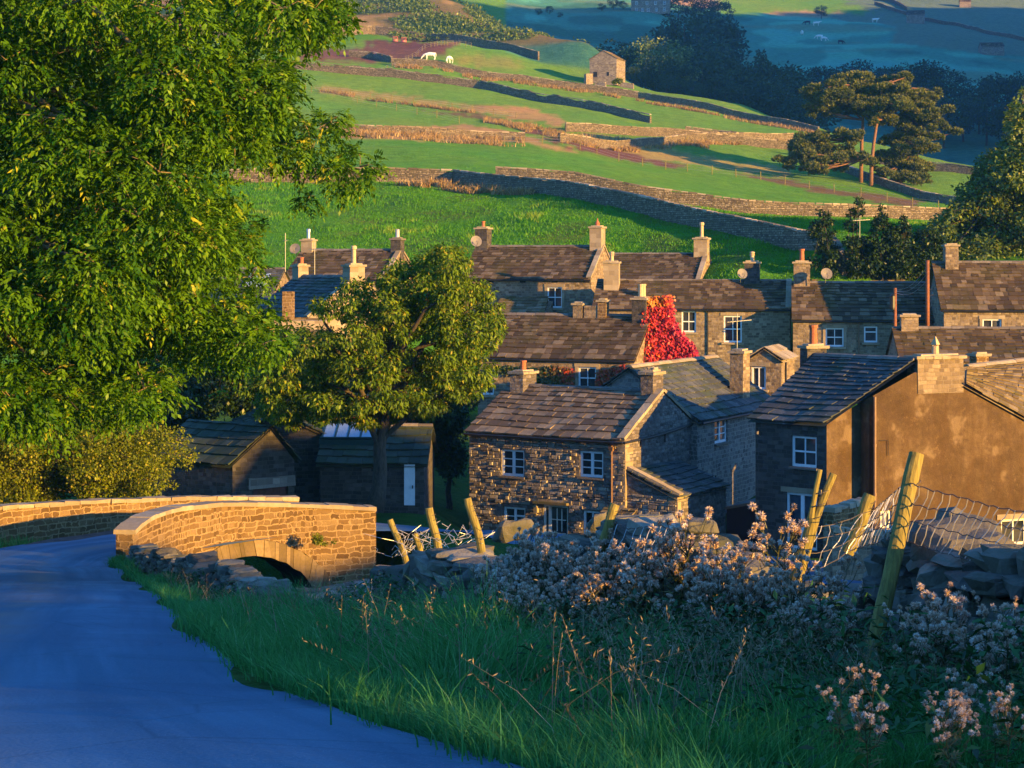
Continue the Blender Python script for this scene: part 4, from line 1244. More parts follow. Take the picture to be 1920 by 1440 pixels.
    chimney(r, (c2.x, c2.y), c2.z - 1.2, P(1836, 668, 80).z, .6, .5, gd, (), 'stone_gold')
    c3 = P(1525, 690, R2.y + .3)
    chimney(r, (c3.x, c3.y), c3.z - 1.0, P(1525, 653, c3.y).z, .85, .55, gd, ('T',), 'stone_dark')
    # soil pipe standing clear of the corner
    pp = B0 + fw + gd * (t0 + .03) + ng * .07
    pb = MB(); pb.tube([Vector((pp.x, pp.y, zb)), Vector((pp.x, pp.y, P(1638, 744, pp.y).z))], .055, 8)
    for zz in (P(1638, 838, pp.y).z, P(1638, 930, pp.y).z): pb.lathe(Vector((pp.x, pp.y, zz)), [(.07, 0), (.07, .1)], 8)
    pb.build('soil_pipe', M['brownpipe'], r)
    ob = MB(); u, z = plg2(1648, 826); a = B0 + fw + gd * u + ng * .06 + UP * z; ob.tube([a, a + gd * .35, a + gd * .35 - UP * .55], .014, 5); ob.build('overflow_pipe', M['black'], r)
    return r, B0, gd, ng, fd, A0, zb
RH, RB0, Rgd, Rng, Rfd, RA0, Rzb = build_rendered()
_p = P(1434, 810, 71.6); dish(1434, 808, 71.3, .36, 'dark satellite dish on the shaded side wall left of the brown roughcast house', -.9)

# green plank doors of the low store between the cottage wing and the rendered house
def build_store():
    a = P(1362, 1030, 73.2); b = P(1458, 1030, 71.4)
    a.z = b.z = -12.0
    d = (b - a).normalized(); n = Vector((d.y, -d.x, 0)); L = (b - a).length
    r = thing('garden_store', 'dark green plank doored store beside the french doors', 'shed', (a + b) / 2)
    zt = P(1362, 955, 73.2).z; zt2 = P(1458, 938, 71.4).z
    w = MB()
    w.hexa([a, b, b - n * 2.2, a - n * 2.2], [a + UP * (zt - a.z), b + UP * (zt2 - b.z), b - n * 2.2 + UP * (zt2 - b.z + .2), a - n * 2.2 + UP * (zt - a.z + .2)])
    w.build('body', M['dark'], r)
    f = MB(); f.hexa([a + n * .1 + UP * (zt - a.z), b + n * .1 + UP * (zt2 - b.z), b - n * 2.3 + UP * (zt2 - b.z + .24), a - n * 2.3 + UP * (zt - a.z + .24)],
                     [a + n * .1 + UP * (zt - a.z + .1), b + n * .1 + UP * (zt2 - b.z + .1), b - n * 2.3 + UP * (zt2 - b.z + .34), a - n * 2.3 + UP * (zt - a.z + .34)])
    f.build('roof', M['greendoor'], r)
    for k in range(2):
        p = a + d * (L * (.06 + .46 * k)); dr = MB()
        wd = L * .42; hh = 1.25
        for i in range(5): dr.box(p + d * (wd * (i + .5) / 5) + n * .03 + UP * hh / 2, (wd / 5 - .008, .04, hh), d)
        do = dr.build('door', M['greendoor'], r)
        hg = MB()
        for z in (.25, 1.0): hg.box(p + d * (wd * (.2 if k else .8)) + n * .06 + UP * z, (.4, .02, .05), d)
        hg.build('hinge', M['black'], do)
build_store()

def simple(name, label, x0, y0, Y0, x1, y1, ridge_py, D, zb, alpha=None, ridge_px=None, **kw):
    """house from its eaves line in the picture; alpha turns the front (degrees), the ridge from a picture row"""
    a = P(x0, y0, Y0)
    if alpha is not None:
        e = Vector((math.cos(R(alpha)), -math.sin(R(alpha)), 0))
        t, _ = plane_uz(Vector((a.x, a.y, 0)), e, x1, y0); L = t
    else:
        a, e, L = front_line(x0, y0, Y0, x1, y1)
    dd = Vector((-e.y, e.x, 0))
    mid = Vector((a.x, a.y, 0)) + e * L * .5 + dd * D / 2
    zr = (HZ - ridge_py) / F * mid.y
    fr = kw.pop('windows', []); rg = kw.pop('rwindows', [])
    A = Vector((a.x, a.y, 0))
    pl = lambda px, py: plane_uz(A, e, px, py)
    pr = lambda px, py: plane_uz(A + e * L, dd, px, py)
    front = [(rect(pl, *w[0]),) + tuple(w[1:]) for w in fr]
    right = [(rect(pr, *w[0]),) + tuple(w[1:]) for w in rg]
    return House(name, label, A, e, L, D, zb, a.z, zr, front=front, right=right, **kw)

# --- creeper house in the middle
H9 = simple('stone_cottage', 'stone cottage whose right gable and tall stack wear scarlet creeper', 918, 668, 101, 1188, 675, 592, 6.2, -10.2, alpha=20, roof='slate_brown',
            windows=[((1084, 688, 1118, 730), 'sash4', dict(surround=True)), ((896, 712, 926, 740), 'sash2')], over=.1)
zc = lambda px, py, Y: P(px, py, Y).z
c = H9.at(H9.L - .45, 3.1, 0); chimney(H9.root, c, H9.zr - .5, zc(1222, 562, c.y), 1.25, .75, H9.dd, ('b', 'b'), 'stone_dark')
c = H9.at(H9.L * .50, 3.1, 0); chimney(H9.root, c, H9.zr - .5, zc(1060, 572, c.y), .5, .6, H9.e, (), 'stone')
lw = MB(); lw.box(c + H9.e * .95 + UP * (H9.zr + .1), (1.2, .5, .9), H9.e); lw.build('stack_base', M['stone'], H9.root)
c = c + H9.e * 1.35; chimney(H9.root, c, H9.zr - .5, zc(1095, 566, c.y), .45, .55, H9.e, (), 'stone_gold')

# --- third row
H1 = simple('stone_house', 'long stone house with a pale tapering stack on its sunlit right gable', 866, 521, 127, 1108, 522, 463, 6.4, -7.5, alpha=18, roof='slate_brown', cope_r=True,
            windows=[((1026, 538, 1054, 577), 'sash4', dict(surround=True))], over=.1)
c = H1.at(H1.L - .45, 3.2, 0); chimney(H1.root, c, H1.zr - .6, zc(1131, 428, c.y), .8, 1.0, H1.e, ('p',), 'quoin')
c = H1.at(.4, 3.2, 0); chimney(H1.root, c, H1.zr - .5, zc(876, 430, c.y), .85, .95, H1.e, ('t',), 'stone_dark')
for k in range(4):
    u, z = H1.on_front(920 + 60 * k, 526)
    b = MB(); b.box(H1.at(u, .01, z - .08), (.4, .06, .12), H1.e); b.build('vent_slot', M['dark'], H1.root)
lr = MB(); a0 = H1.on_front(945, 555); a1 = H1.on_front(1034, 555)
slates(lr, H1.at(a0[0] - .5, -2.2, a0[1] - 1.2), H1.at(a1[0] + .15, -2.2, a0[1] - 1.2), H1.at(a0[0], -.05, a0[1]), H1.at(a1[0] - .15, -.05, a0[1]), .4, .3)
lr.build('lean_to_roof', M['slate_gold'], H1.root)
lw = MB(); lw.hexa([H1.at(a0[0] - .4, -2.1, -7.5), H1.at(a1[0] + .1, -2.1, -7.5), H1.at(a1[0] + .1, 0, -7.5), H1.at(a0[0] - .4, 0, -7.5)], [H1.at(a0[0] - .4, -2.1, a0[1] - 1.3), H1.at(a1[0] + .1, -2.1, a0[1] - 1.3), H1.at(a1[0] + .1, 0, a0[1] - .3), H1.at(a0[0] - .4, 0, a0[1] - .3)])
lw.build('lean_to_wall', M['stone'], H1.root)
dish(893, 452, 125.5, .38, 'pale satellite dish on the dark brick stack at the long house')

H2 = simple('stone_house', 'stone house behind, its round topped pale stack on the right gable', 1118, 527, 132, 1312, 528, 477, 6.4, -7.0, alpha=16, roof='slate_brown', cope_r=True, over=.1, gutter=False)
c = H2.at(H2.L - .45, 3.2, 0); chimney(H2.root, c, H2.zr - .5, zc(1325, 449, c.y), .95, 1.0, H2.e, ('B',), 'quoin')
H3 = simple('stone_house', 'low stone house with two sash windows behind the scarlet creeper', 1113, 577, 119, 1482, 579, 527, 6.0, -8.6, alpha=9, roof='slate_brown', cope_r=True,
            windows=[((1278, 583, 1305, 623), 'sash4', dict(surround=False)), ((1357, 592, 1391, 642), 'sash4')], over=.1)
c = H3.at(H3.L * .80, 3.0, 0); chimney(H3.root, c, H3.zr - .4, zc(1376, 494, c.y), .95, .8, H3.e, ('c',), 'stone_dark')
c = H3.at(.9, 2.2, 0); chimney(H3.root, c, H3.zr - .9, zc(1166, 494, c.y), .95, .8, H3.e, ('c',), 'quoin')
dish(1392, 513, 115.2, .32, 'satellite dish beside the capped stack of the low stone house')
H3.downpipe(H3.on_front(1327, 600)[0])
H4 = simple('stone_house', 'stone house with a wide mossy brown roof behind the thin telegraph poles', 1487, 598, 115, 1768, 602, 531, 6.4, -9.0, alpha=8, roof='slate_brown',
            windows=[((1548, 615, 1582, 650), 'sash4', dict(surround=True)), ((1620, 612, 1645, 642), 'vent', dict(lintel=False)), ((1699, 620, 1712, 650), 'sash2', dict(mat='cream'))], over=.08)
H4.downpipe(H4.on_front(1610, 620)[0], mat='brownpipe')
c = H4.at(.55, 3.2, 0); chimney(H4.root, c, H4.zr - .8, zc(1524, 494, c.y), 1.0, .9, H4.e, ('T',), 'stone')
dish(1550, 513, 116.5, .36, 'large satellite dish beside the stack on the mossy brown roof', .1)
H5 = simple('stone_house', 'small house with a sunlit golden roof behind the mossy brown roof', 1530, 534, 128, 1700, 535, 507, 6.0, -7.0, alpha=-6, roof='slate_gold', over=.1, gutter=False)
c = H5.at(H5.L - 1.9, 3.0, 0); chimney(H5.root, c, H5.zr - .5, zc(1627, 491, c.y), 1.5, .8, H5.e, ('c',), 'stone')
H6 = simple('stone_house', 'tall stone house with a big brown roof at the right edge of the back row', 1770, 578, 110, 2010, 578, 493, 6.8, -8.8, alpha=4, roof='slate_brown',
            windows=[((1842, 598, 1878, 640), 'sash2', dict(surround=True, mat='white'))], over=.2)
c = H6.at(.9, 3.3, 0); chimney(H6.root, c, H6.zr - .7, zc(1832, 462, c.y), .75, 1.1, H6.e, (), 'stone')
H7 = simple('stone_outhouse', 'low outhouse under a long brown slate roof below the tall right house', 1690, 678, 93, 1990, 678, 617, 5.6, -10.4, alpha=4, roof='slate_brown', over=.1, gutter=False)
c = H7.at(.75, 2.8, 0); chimney(H7.root, c, H7.zr - .6, zc(1731, 594, c.y), .85, .7, H7.e, (), 'stone')
c = H7.at(H7.L * .7, 2.7, 0); chimney(H7.root, c, H7.zr - .6, zc(1905, 640, c.y), .5, .6, H7.e, (), 'stone_gold')

# small gabled porch with a lit slab roof
def build_porch():
    # gable end towards the picture, ridge running back to the right
    A = P(1404, 672, 90); zb = -10.2
    g = Vector((math.cos(R(20)), -math.sin(R(20)), 0)); dd = Vector((-g.y, g.x, 0)); n = -dd
    A0 = Vector((A.x, A.y, 0))
    t, _ = plane_uz(A0, g, 1465, 690)
    ze = A.z; zr = P(1437, 652, 90).z
    r = thing('gabled_porch', 'little gabled stone porch with a pale slab roof and white window', 'porch', A0 + g * t / 2 + dd * 1.6 + UP * zb)
    w = MB(); D = 3.0
    q = rect(lambda px, py: plane_uz(A0, g, px, py), 1409, 687, 1436, 730)
    wall_panel(w, A0 + UP * zb, g, UP, t, ze - zb, [(q[0], q[1] - zb, q[2], q[3] - zb)], n)
    w.poly([A0 + UP * ze, A0 + g * t + UP * ze, A0 + g * t / 2 + UP * zr])
    w.quad(A0 + g * t + UP * zb, A0 + g * t + dd * D + UP * zb, A0 + g * t + dd * D + UP * ze, A0 + g * t + UP * ze)
    w.quad(A0 + UP * zb, A0 + UP * ze, A0 + dd * D + UP * ze, A0 + dd * D + UP * zb)
    w.build('wall', M['stone'], r)
    window(r, A0, g, n, q, 'sash2')
    ro = MB(); m0 = A0 + g * t / 2 + n * .15 + UP * (zr + .05); m1 = m0 + dd * (D + .15)
    slates(ro, A0 + g * (t + .2) + n * .15 + UP * (ze - .08), A0 + g * (t + .2) + dd * D + UP * (ze - .08), m0, m1, .7, .5, .05, .7, 1.0)
    slates(ro, A0 - g * .2 + dd * D + UP * (ze - .08), A0 - g * .2 + n * .15 + UP * (ze - .08), m1, m0, .7, .5, .05, .7, 1.0)
    ro.build('roof', M['coping'], r)
    pb = MB(); pb.tube([A0 + g * (t + .05) + dd * .8 + UP * zb, A0 + g * (t + .05) + dd * .8 + UP * ze], .04, 6); pb.build('downpipe', M['black'], r)
build_porch()

# --- left group, half hidden by the trees
H11 = simple('stone_house', 'stone house with a white flue on its dark right stack, left of the leafy tree', 533, 522, 126, 722, 524, 470, 6.2, -7.0, alpha=17, roof='slate_brown', cope_r=True, over=.1)
c = H11.at(H11.L - .3, 3.1, 0); chimney(H11.root, c, H11.zr - .6, zc(746, 450, c.y), .7, .7, H11.e, ('w',), 'stone_dark', capmat='ridge')
c = H11.at(.4, 3.1, 0); chimney(H11.root, c, H11.zr - .6, zc(549, 452, c.y), .8, .7, H11.e, ('m',), 'quoin')
dish(553, 466, 126, .36, 'satellite dish on the leftmost stack above the trees', -.2)
def build_h12():
    # long roof falling to the left, sunlit right gable
    A = P(470, 590, 112)
    e = Vector((math.cos(R(52)), -math.sin(R(52)), 0))
    h = House('stone_house', 'stone house with a shaded blue roof and golden right gable among the left trees', (A.x, A.y), e, 6.4, 6.4, -9.5, A.z, A.z + 2.2, wall='quoin', roof='slate_blue', over=.1, cope_r=True, gutter=False)
    c = h.at(h.L - .35, 3.2, 0); chimney(h.root, c, h.zr - .5, zc(622, 500, c.y), .75, 1.0, h.e, ('B',), 'quoin')
    c = h.at(.3, 3.2, 0); chimney(h.root, c, h.zr - .4, zc(520, 500, c.y), .7, .7, h.e, ('t', 't'), 'quoin')
    # low stone extension and its stump of a stack
    x = P(533, 600, 104)
    m = MB(); m.box((x.x + .9, x.y, (x.z - 8.5) / 2), (2.9, 2.0, abs(-8.5 - x.z)), (1, 0, 0)); 
    m.build('extension_wall', M['quoin'], h.root)
    s = MB(); s.box((x.x + .25, x.y - .2, x.z + .75), (.6, .6, 1.6)); s.build('stack', M['stone_gold'], h.root)
    rr = MB(); slates(rr, (x.x - .6, x.y - 1.7, x.z - 1.0), (x.x + 2.4, x.y - 1.7, x.z - 1.0), (x.x - .6, x.y, x.z + .1), (x.x + 2.4, x.y, x.z + .1), .5, .4); rr.build('extension_roof', M['slate_gold'], h.root)
    return h
H12 = build_h12()
b = MB()
_a = P(478, 520, 118); 
H13 = simple('stone_house', 'house end with a pale rooflight showing through the large ash tree', 380, 560, 118, 505, 561, 505, 6, -8, alpha=10, roof='slate_blue', over=.1, gutter=False)
sl = MB(); q = [H13.at(H13.L - 1.9, 1.0, H13.ze + .75), H13.at(H13.L - .6, 1.0, H13.ze + .75), H13.at(H13.L - .6, 2.2, H13.ze + 1.5), H13.at(H13.L - 1.9, 2.2, H13.ze + 1.5)]
sl.hexa([p - UP * .1 for p in q], [p + UP * .05 for p in q]); sl.build('rooflight', M['skylight'], H13.root)

# --- outbuildings in the shade by the bridge
def build_out1():
    zb = -10.4
    A = P(436, 870, 70); B = P(552, 880, 71.5)
    g = (B - A); g.z = 0; t = g.length; g.normalize(); dd = Vector((-g.y, g.x, 0)); n = -dd
    A0 = Vector((A.x, A.y, 0)); ze = A.z; zr = P(500, 800, 71).z
    r = thing('stone_barn', 'shaded stone outhouse with a mossy roof and a long stone lintel over its low door', 'outbuilding', A0 + g * t / 2 + dd * 2.5 + UP * zb)
    side = Vector((-.80, .60, 0)); D = 4.2
    w = MB()
    q = rect(lambda px, py: plane_uz(A0, g, px, py), 475, 914, 540, 960)
    wall_panel(w, A0 + UP * zb, g, UP, t, ze - zb, [(q[0], 0, q[2], q[3] - zb)], n)
    w.poly([A0 + UP * ze, A0 + g * t + UP * ze, A0 + g * t * .62 + UP * zr])
    w.quad(A0 + side * D + UP * zb, A0 + UP * zb, A0 + UP * ze, A0 + side * D + UP * ze)
    b0 = A0 + g * t + side * D
    w.quad(A0 + g * t + UP * zb, b0 + UP * zb, b0 + UP * ze, A0 + g * t + UP * ze)
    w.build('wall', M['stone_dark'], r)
    d = MB()
    for i in range(5): d.box(A0 + g * (q[0] + (q[2] - q[0]) * (i + .5) / 5) - n * .12 + UP * (zb + (q[3] - zb) / 2), ((q[2] - q[0]) / 5 - .01, .04, q[3] - zb), g)
    d.build('door', M['reddoor'], r)
    l = MB(); l.box(A0 + g * ((q[0] + q[2]) / 2) + n * .03 + UP * (q[3] + .2), (q[2] - q[0] + .5, .2, .38), g, jit=.02); l.build('lintel', M['stone_far'], r)
    ro = MB(); m0 = A0 + g * t * .62 + n * .1 + UP * (zr + .06); m1 = m0 + side * (D + .2)
    slates(ro, A0 + side * D - g * .2 + UP * (ze - .06), A0 - g * .2 + n * .1 + UP * (ze - .06), m1, m0, .5, .3)
    slates(ro, A0 + g * (t + .2) + n * .1 + UP * (ze - .06), b0 + g * .2 + UP * (ze - .06), m0, m1, .5, .3)
    ro.build('roof', M['slate_green'], r)
    # taller range behind
    A2 = P(380, 830, 79); g2 = Vector((.98, -.2, 0)).normalized()
    h = House('stone_barn', 'tall dark barn gable above the mossy outhouse roof', (A2.x, A2.y), Vector((.25, -.97, 0)), 4.5, 5.2, -10.5, P(400, 820, 79).z, P(430, 762, 79).z, wall='stone_dark', roof='slate_green', cat='outbuilding', gutter=False, over=.1)
build_out1()
def build_out2():
    zb = -10.6
    A = P(600, 880, 74); 
    e = Vector((math.cos(R(2)), -math.sin(R(2)), 0))
    A0 = Vector((A.x, A.y, 0))
    t, _ = plane_uz(A0, e, 795, 870)
    fr_door = rect(lambda px, py: plane_uz(A0, e, px, py), 758, 868, 778, 947)
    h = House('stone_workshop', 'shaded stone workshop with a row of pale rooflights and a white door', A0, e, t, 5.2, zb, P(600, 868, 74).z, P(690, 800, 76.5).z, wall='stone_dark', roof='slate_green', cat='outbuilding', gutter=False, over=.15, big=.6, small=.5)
    d = MB(); q = fr_door; d.box(h.at((q[0] + q[2]) / 2, -.03, (q[1] + q[3]) / 2), (q[2] - q[0], .08, q[3] - q[1]), e); do = d.build('door', M['white'], h.root)
    hb = MB(); hb.box(h.at(q[2] - .08, -.1, (q[1] + q[3]) / 2 - .1), (.04, .06, .12), e); hb.build('handle', M['black'], do)
    sl = MB(); fr = MB()
    k = (h.zr - h.ze) / 2.6
    x0 = plane_uz(A0 + h.dd * 1.3, e, 600, 820)[0]; 
    z1, z2 = P(630, 826, 75.4).z, P(630, 798, 76.6).z
    def sp(u, v): return h.at(x0 + u, 1.25 + v * 1.35, lerp(z1, z2, v) + .12)
    for i in range(4):
        a = .12 + i * .50 ; 
        o = MB(); o.quad(sp(a, 0.05), sp(a + .42, 0.05), sp(a + .42, .95), sp(a, .95)); o.build('rooflight', M['skylight'], h.root)
    for i in range(5):
        fr.tube([sp(.08 + i * .50, 0), sp(.08 + i * .50, 1)], .035, 4)
    fr.tube([sp(0, 1.0), sp(2.2, 1.0)], .05, 5); fr.tube([sp(0, 0), sp(2.2, 0)], .05, 5)
    fr.build('rooflight_frame', M['greendoor'], h.root)
    hs = MB(); hs.hexa([sp(-.02, -.05) - UP * .4, sp(2.22, -.05) - UP * .4, sp(2.22, 1.05) - UP * 1.0, sp(-.02, 1.05) - UP * 1.0], [sp(-.02, -.05) - UP * .06, sp(2.22, -.05) - UP * .06, sp(2.22, 1.05) - UP * .06, sp(-.02, 1.05) - UP * .06]); hs.build('rooflight_base', M['greendoor'], h.root)
build_out2()

# --- yard walls by the rendered house
def rough_wall(name, label, pts, th, mat, cat='wall', kind=None, step=.4, cap=True, topjit=.05, capmat='coping', group=None, base_drop=0.3, fit=(.8, .97), caph=(.10, .17)):
    """wall along points (x, y, z_top, z_bottom), faces roughened, capped with rough stones"""
    pts = [np.array(p, float) for p in pts]
    L = [0.0]
    for a, b in zip(pts[:-1], pts[1:]): L.append(L[-1] + float(np.hypot(*(b - a)[:2])))
    n = max(2, int(L[-1] / step)); S = np.linspace(0, L[-1], n + 1)
    Q = np.stack([np.interp(S, L, [p[k] for p in pts]) for k in range(4)], 1)
    mb = MB(); cb = MB()
    rings = []
    for i in range(n + 1):
        a = Q[max(0, i - 1)]; b = Q[min(n, i + 1)]; d = np.array([b[0] - a[0], b[1] - a[1]]); d /= np.hypot(*d) + 1e-9
        nn = np.array([d[1], -d[0]])
        j = random.uniform(-topjit, topjit)
        zt, zb_ = Q[i][2] + j, Q[i][3] - base_drop
        ring = []
        for (o, f) in ((.5, 0), (.5, .35), (.46, .7), (.42, 1), (-.42, 1), (-.46, .7), (-.5, .35), (-.5, 0)):
            r_ = random.uniform(-.02, .02)
            ring.append((Q[i][0] + nn[0] * (o * th + r_), Q[i][1] + nn[1] * (o * th + r_), lerp(zb_, zt, f)))
        rings.append(ring)
        if cap and i < n:
            c = Q[i]; dn = Q[i + 1]
            m_ = (c + dn) / 2
            cb.box((m_[0], m_[1], m_[2] + .03), (step * random.uniform(*fit), th * random.uniform(.98, 1.15), random.uniform(*caph)), (dn[0] - c[0], dn[1] - c[1], dn[2] - c[2]), jit=.02)
    vs = [v for r in rings for v in r]; m_ = 8
    fs = []
    for i in range(n):
        for k in range(m_ - 1):
            a = i * m_ + k
            fs.append((a, a + m_, a + m_ + 1, a + 1))
    fs.append(tuple(range(m_))); fs.append(tuple(range(n * m_, (n + 1) * m_))[::-1])
    mb.add(vs, fs)
    c = Q[n // 2]
    o = mb.build(name, M[mat], None, origin=(c[0], c[1], c[3]))
    tag(o, label, cat, group, kind)
    if cap: cb.build('coping', M[capmat], o)
    return o
def wp(px, py, Y, h): 
    p = P(px, py, Y); return (p.x, p.y, p.z, p.z - h)
rough_wall('yard_wall', 'short sunlit yard wall of small stones below the brown roughcast gable', [wp(1553, 958, 64, 1.6), wp(1622, 938, 65.5, 1.6)], .45, 'stone_gold')
rough_wall('yard_wall', 'low slab topped yard wall behind the leaning posts', [wp(1552, 992, 60, 1.2), wp(1640, 1000, 60.5, 1.2), wp(1720, 1004, 61, 1.2)], .6, 'stone')

# --- telegraph poles
def pole(x, y0, y1, Y, r0, label, extra=None):
    t = P(x, y0, Y); b = P(x, y1, Y)
    o = thing('telegraph_pole', label, 'pole', b)
    m = MB(); m.tube([b, (b + t) / 2, t], [r0, r0 * .95, r0 * .9], 8); m.build('shaft', M['pole'], o, smooth=True)
    f = MB()
    for k, z in enumerate((.55, .62)): 
        q = b.lerp(t, z); f.tube([q, q + Vector((.32 - .1 * k, 0, .12))], .02, 4)
    f.build('step_iron', M['black'], o)
    if extra:
        g = MB(); q = b.lerp(t, .84); g.lathe(q + Vector((-.14, -.05, -.45)), [(.14, 0), (.15, .1), (.15, .7), (.08, .8)], 8); g.build('transformer_box', M['black'], o)
    return t
t1 = pole(1678, 540, 690, 100, .10, 'shorter red brown pole with a black canister near its top', True)
t2 = pole(1739, 488, 640, 97, .11, 'taller red brown pole standing by the outhouse stack')
wv = MB()
for k in range(3):
    a = t2 + Vector((0, 0, -.3 - .35 * k)); b_ = t1 + Vector((.03, 0, -.1 - .08 * k))
    pth = [a.lerp(b_, i / 8) - Vector((0, 0, .35 * math.sin(math.pi * i / 8))) for i in range(9)]
    wv.tube(pth, .012, 3)
tag(wv.build('overhead_wires', M['wire'], None, origin=t1), 'thin wires strung between the two red brown poles', 'wires')

# --- television aerials
def aerial(px, pt, pb, Y, label, boom=1.3, rods=7, yaw=0.0):
    t = P(px, pt, Y); b = P(px, pb, Y)
    o = thing('television_aerial', label, 'aerial', b)
    m = MB(); m.tube([b, t], .022, 5); m.build('mast', M['aerial'], o)
    f = MB(); d = Vector((math.cos(yaw), math.sin(yaw), .06)); s = Vector((-math.sin(yaw), math.cos(yaw), 0))
    c = b.lerp(t, .8)
    f.tube([c - d * boom * .4, c + d * boom * .6], .018, 4)
    for i in range(rods):
        q = c + d * boom * (-.4 + i / (rods - 1)); w = .34 - .02 * i
        f.tube([q - s * w + UP * .04, q + s * w + UP * .04], .011, 4)
    f.build('yagi', M['aerial'], o)
aerial(1382, 588, 660, 98, 'white television aerial on a tall mast in front of the low stone house', 1.5, 8, .5)
aerial(1612, 405, 445, 124, 'grey television aerial among the dark saplings', 1.3, 7, .4)
aerial(590, 455, 520, 119, 'bent mast aerial above the left group of roofs', .8, 5, 1.0)
aerial(535, 437, 510, 112, 'thin mast aerial beside the left pots', .2, 3, .3)

# --- the bridge
def build_bridge():
    zt = [(250, 1002, 50.0), (266, 985, 50.9), (290, 971, 52.0), (330, 959, 53.8), (420, 949, 56.0), (560, 951, 57.5), (705, 958, 58.4)]
    r = thing('stone_bridge', 'sunlit hump backed stone bridge with an arch over the beck', 'bridge', P(480, 1100, 56.5))
    top = [P(*q) for q in zt]
    # spandrel: parapet top down to arch or to the bank
    S = [0.0]
    for a, b in zip(top[:-1], top[1:]): S.append(S[-1] + math.hypot(b.x - a.x, b.y - a.y))
    n = 90; ss = np.linspace(0, S[-1], n + 1)
    xs = np.interp(ss, S, [p.x for p in top]); ys = np.interp(ss, S, [p.y for p in top]); zs = np.interp(ss, S, [p.z for p in top])
    # smooth the plan curve a little
    for _ in range(12):
        xs[1:-1] = (xs[:-2] + 2 * xs[1:-1] + xs[2:]) / 4; ys[1:-1] = (ys[:-2] + 2 * ys[1:-1] + ys[2:]) / 4; zs[1:-1] = (zs[:-2] + 2 * zs[1:-1] + zs[2:]) / 4
    pxs = 960 + F * xs / ys
    # arch: outer line of the ring crown at px 455
    sc = float(np.interp(455, pxs, ss)); crown_z = float(np.interp(455, pxs, zs)) - (1012 - 949) / F * 56.3
    hs_out, rise = 3.0, 1.65
    def arch(s, hs, z0, ri):
        q = (s - sc) / hs
        return z0 - ri * (1 - math.sqrt(max(0, 1 - q * q * .92))) / (1 - math.sqrt(.08)) if abs(q) <= 1 else None
    zbase = -12.2
    th = .46
    w = MB(); cap = MB(); ringm = MB(); sof = MB()
    def pt(i, off, z):
        a = max(0, i - 1); b = min(n, i + 1)
        d = Vector((xs[b] - xs[a], ys[b] - ys[a], 0)).normalized(); nn = Vector((d.y, -d.x, 0))
        return Vector((xs[i], ys[i], 0)) + nn * off + UP * z
    road_lvl = lambda i: float(zs[i]) - .95
    bot = []
    for i in range(n + 1):
        z = arch(ss[i], hs_out, crown_z, rise)
        bot.append(z if z is not None else None)
    for i in range(n):
        zb0 = bot[i] if bot[i] is not None else zbase; zb1 = bot[i + 1] if bot[i + 1] is not None else zbase
        if (bot[i] is None) != (bot[i + 1] is None): zb0 = zb1 = min(zb0, zb1) if False else zbase
        w.quad(pt(i, 0, zb0), pt(i + 1, 0, zb1), pt(i + 1, 0, zs[i + 1]), pt(i, 0, zs[i]))
        w.quad(pt(i + 1, -th, road_lvl(i + 1) - .5), pt(i, -th, road_lvl(i) - .5), pt(i, -th, zs[i]), pt(i + 1, -th, zs[i + 1]))
        w.quad(pt(i, 0, zs[i]), pt(i + 1, 0, zs[i + 1]), pt(i + 1, -th, zs[i + 1]), pt(i, -th, zs[i]))
    for i in (0, n):
        w.quad(pt(i, 0, zbase), pt(i, -th, zbase), pt(i, -th, zs[i]), pt(i, 0, zs[i]))
    wo = w.build('near_parapet', M['stone_gold'], r)
    i = 0
    while i < n:
        k = min(n, i + random.choice((4, 5, 6)))
        if k > i:
            z0, z1 = zs[i], zs[k]; h = random.uniform(.10, .13)
            cap.hexa([pt(i, .07, z0), pt(k, .07, z1), pt(k, -th - .07, z1), pt(i, -th - .07, z0)][::1], [pt(i, .06, z0 + h), pt(k, .06, z1 + h), pt(k, -th - .06, z1 + h), pt(i, -th - .06, z0 + h)])
        i = k
    cap.build('parapet_coping', M['coping'], wo)
    # ring of voussoirs, standing a little back, and the dark barrel behind it
    hs_in, rise_in = 2.75, 2.1
    N = 34
    prev = None
    for k in range(N + 1):
        q = max(-1.0, min(1.0, -1 + 2 * k / N)) * .9999
        so = sc + q * hs_out; zo = arch(so, hs_out, crown_z, rise)
        si = sc + q * hs_in + .12; zi = crown_z - .50 - rise_in * (1 - math.sqrt(max(0, 1 - q * q * .92))) / (1 - math.sqrt(.08))
        io = min(n, max(0, int(round(np.interp(so, ss, np.arange(n + 1)))))); ii = min(n, max(0, int(round(np.interp(si, ss, np.arange(n + 1))))))
        cur = (pt(io, .03, zo), pt(ii, .0, zi), pt(ii, -4.6, zi))
        if prev:
            j = random.uniform(-.02, .02)
            f4 = [prev[1] , cur[1], cur[0], prev[0]]
            nn = (f4[1] - f4[0]).cross(f4[3] - f4[0]).normalized()
            if nn.y > 0: nn = -nn
            c0 = sum(f4, Vector()) / 4
            f4 = [c0 + (p - c0) * .97 for p in f4]
            ringm.hexa([p - nn * .3 for p in f4], [p + nn * j for p in f4])
            sof.quad(prev[1], cur[1], cur[2], prev[2])
        prev = cur
    ringm.build('arch_ring', M['voussoir'], r)
    sof.build('arch_barrel', M['stone_dark'], r)
    # splayed abutment below the right end of the arch
    ab = MB(); i0 = int(np.interp(sc + 2.7, ss, np.arange(n + 1)))
    ab.hexa([pt(i0, .9, zbase), pt(n, .9, zbase), pt(n, -.2, zbase), pt(i0, -.2, zbase)], [pt(i0, .12, -9.95), pt(n, .12, -9.75), pt(n, -.2, -9.75), pt(i0, -.2, -9.95)])
    ab.build('abutment', M['stone_wing'], r)
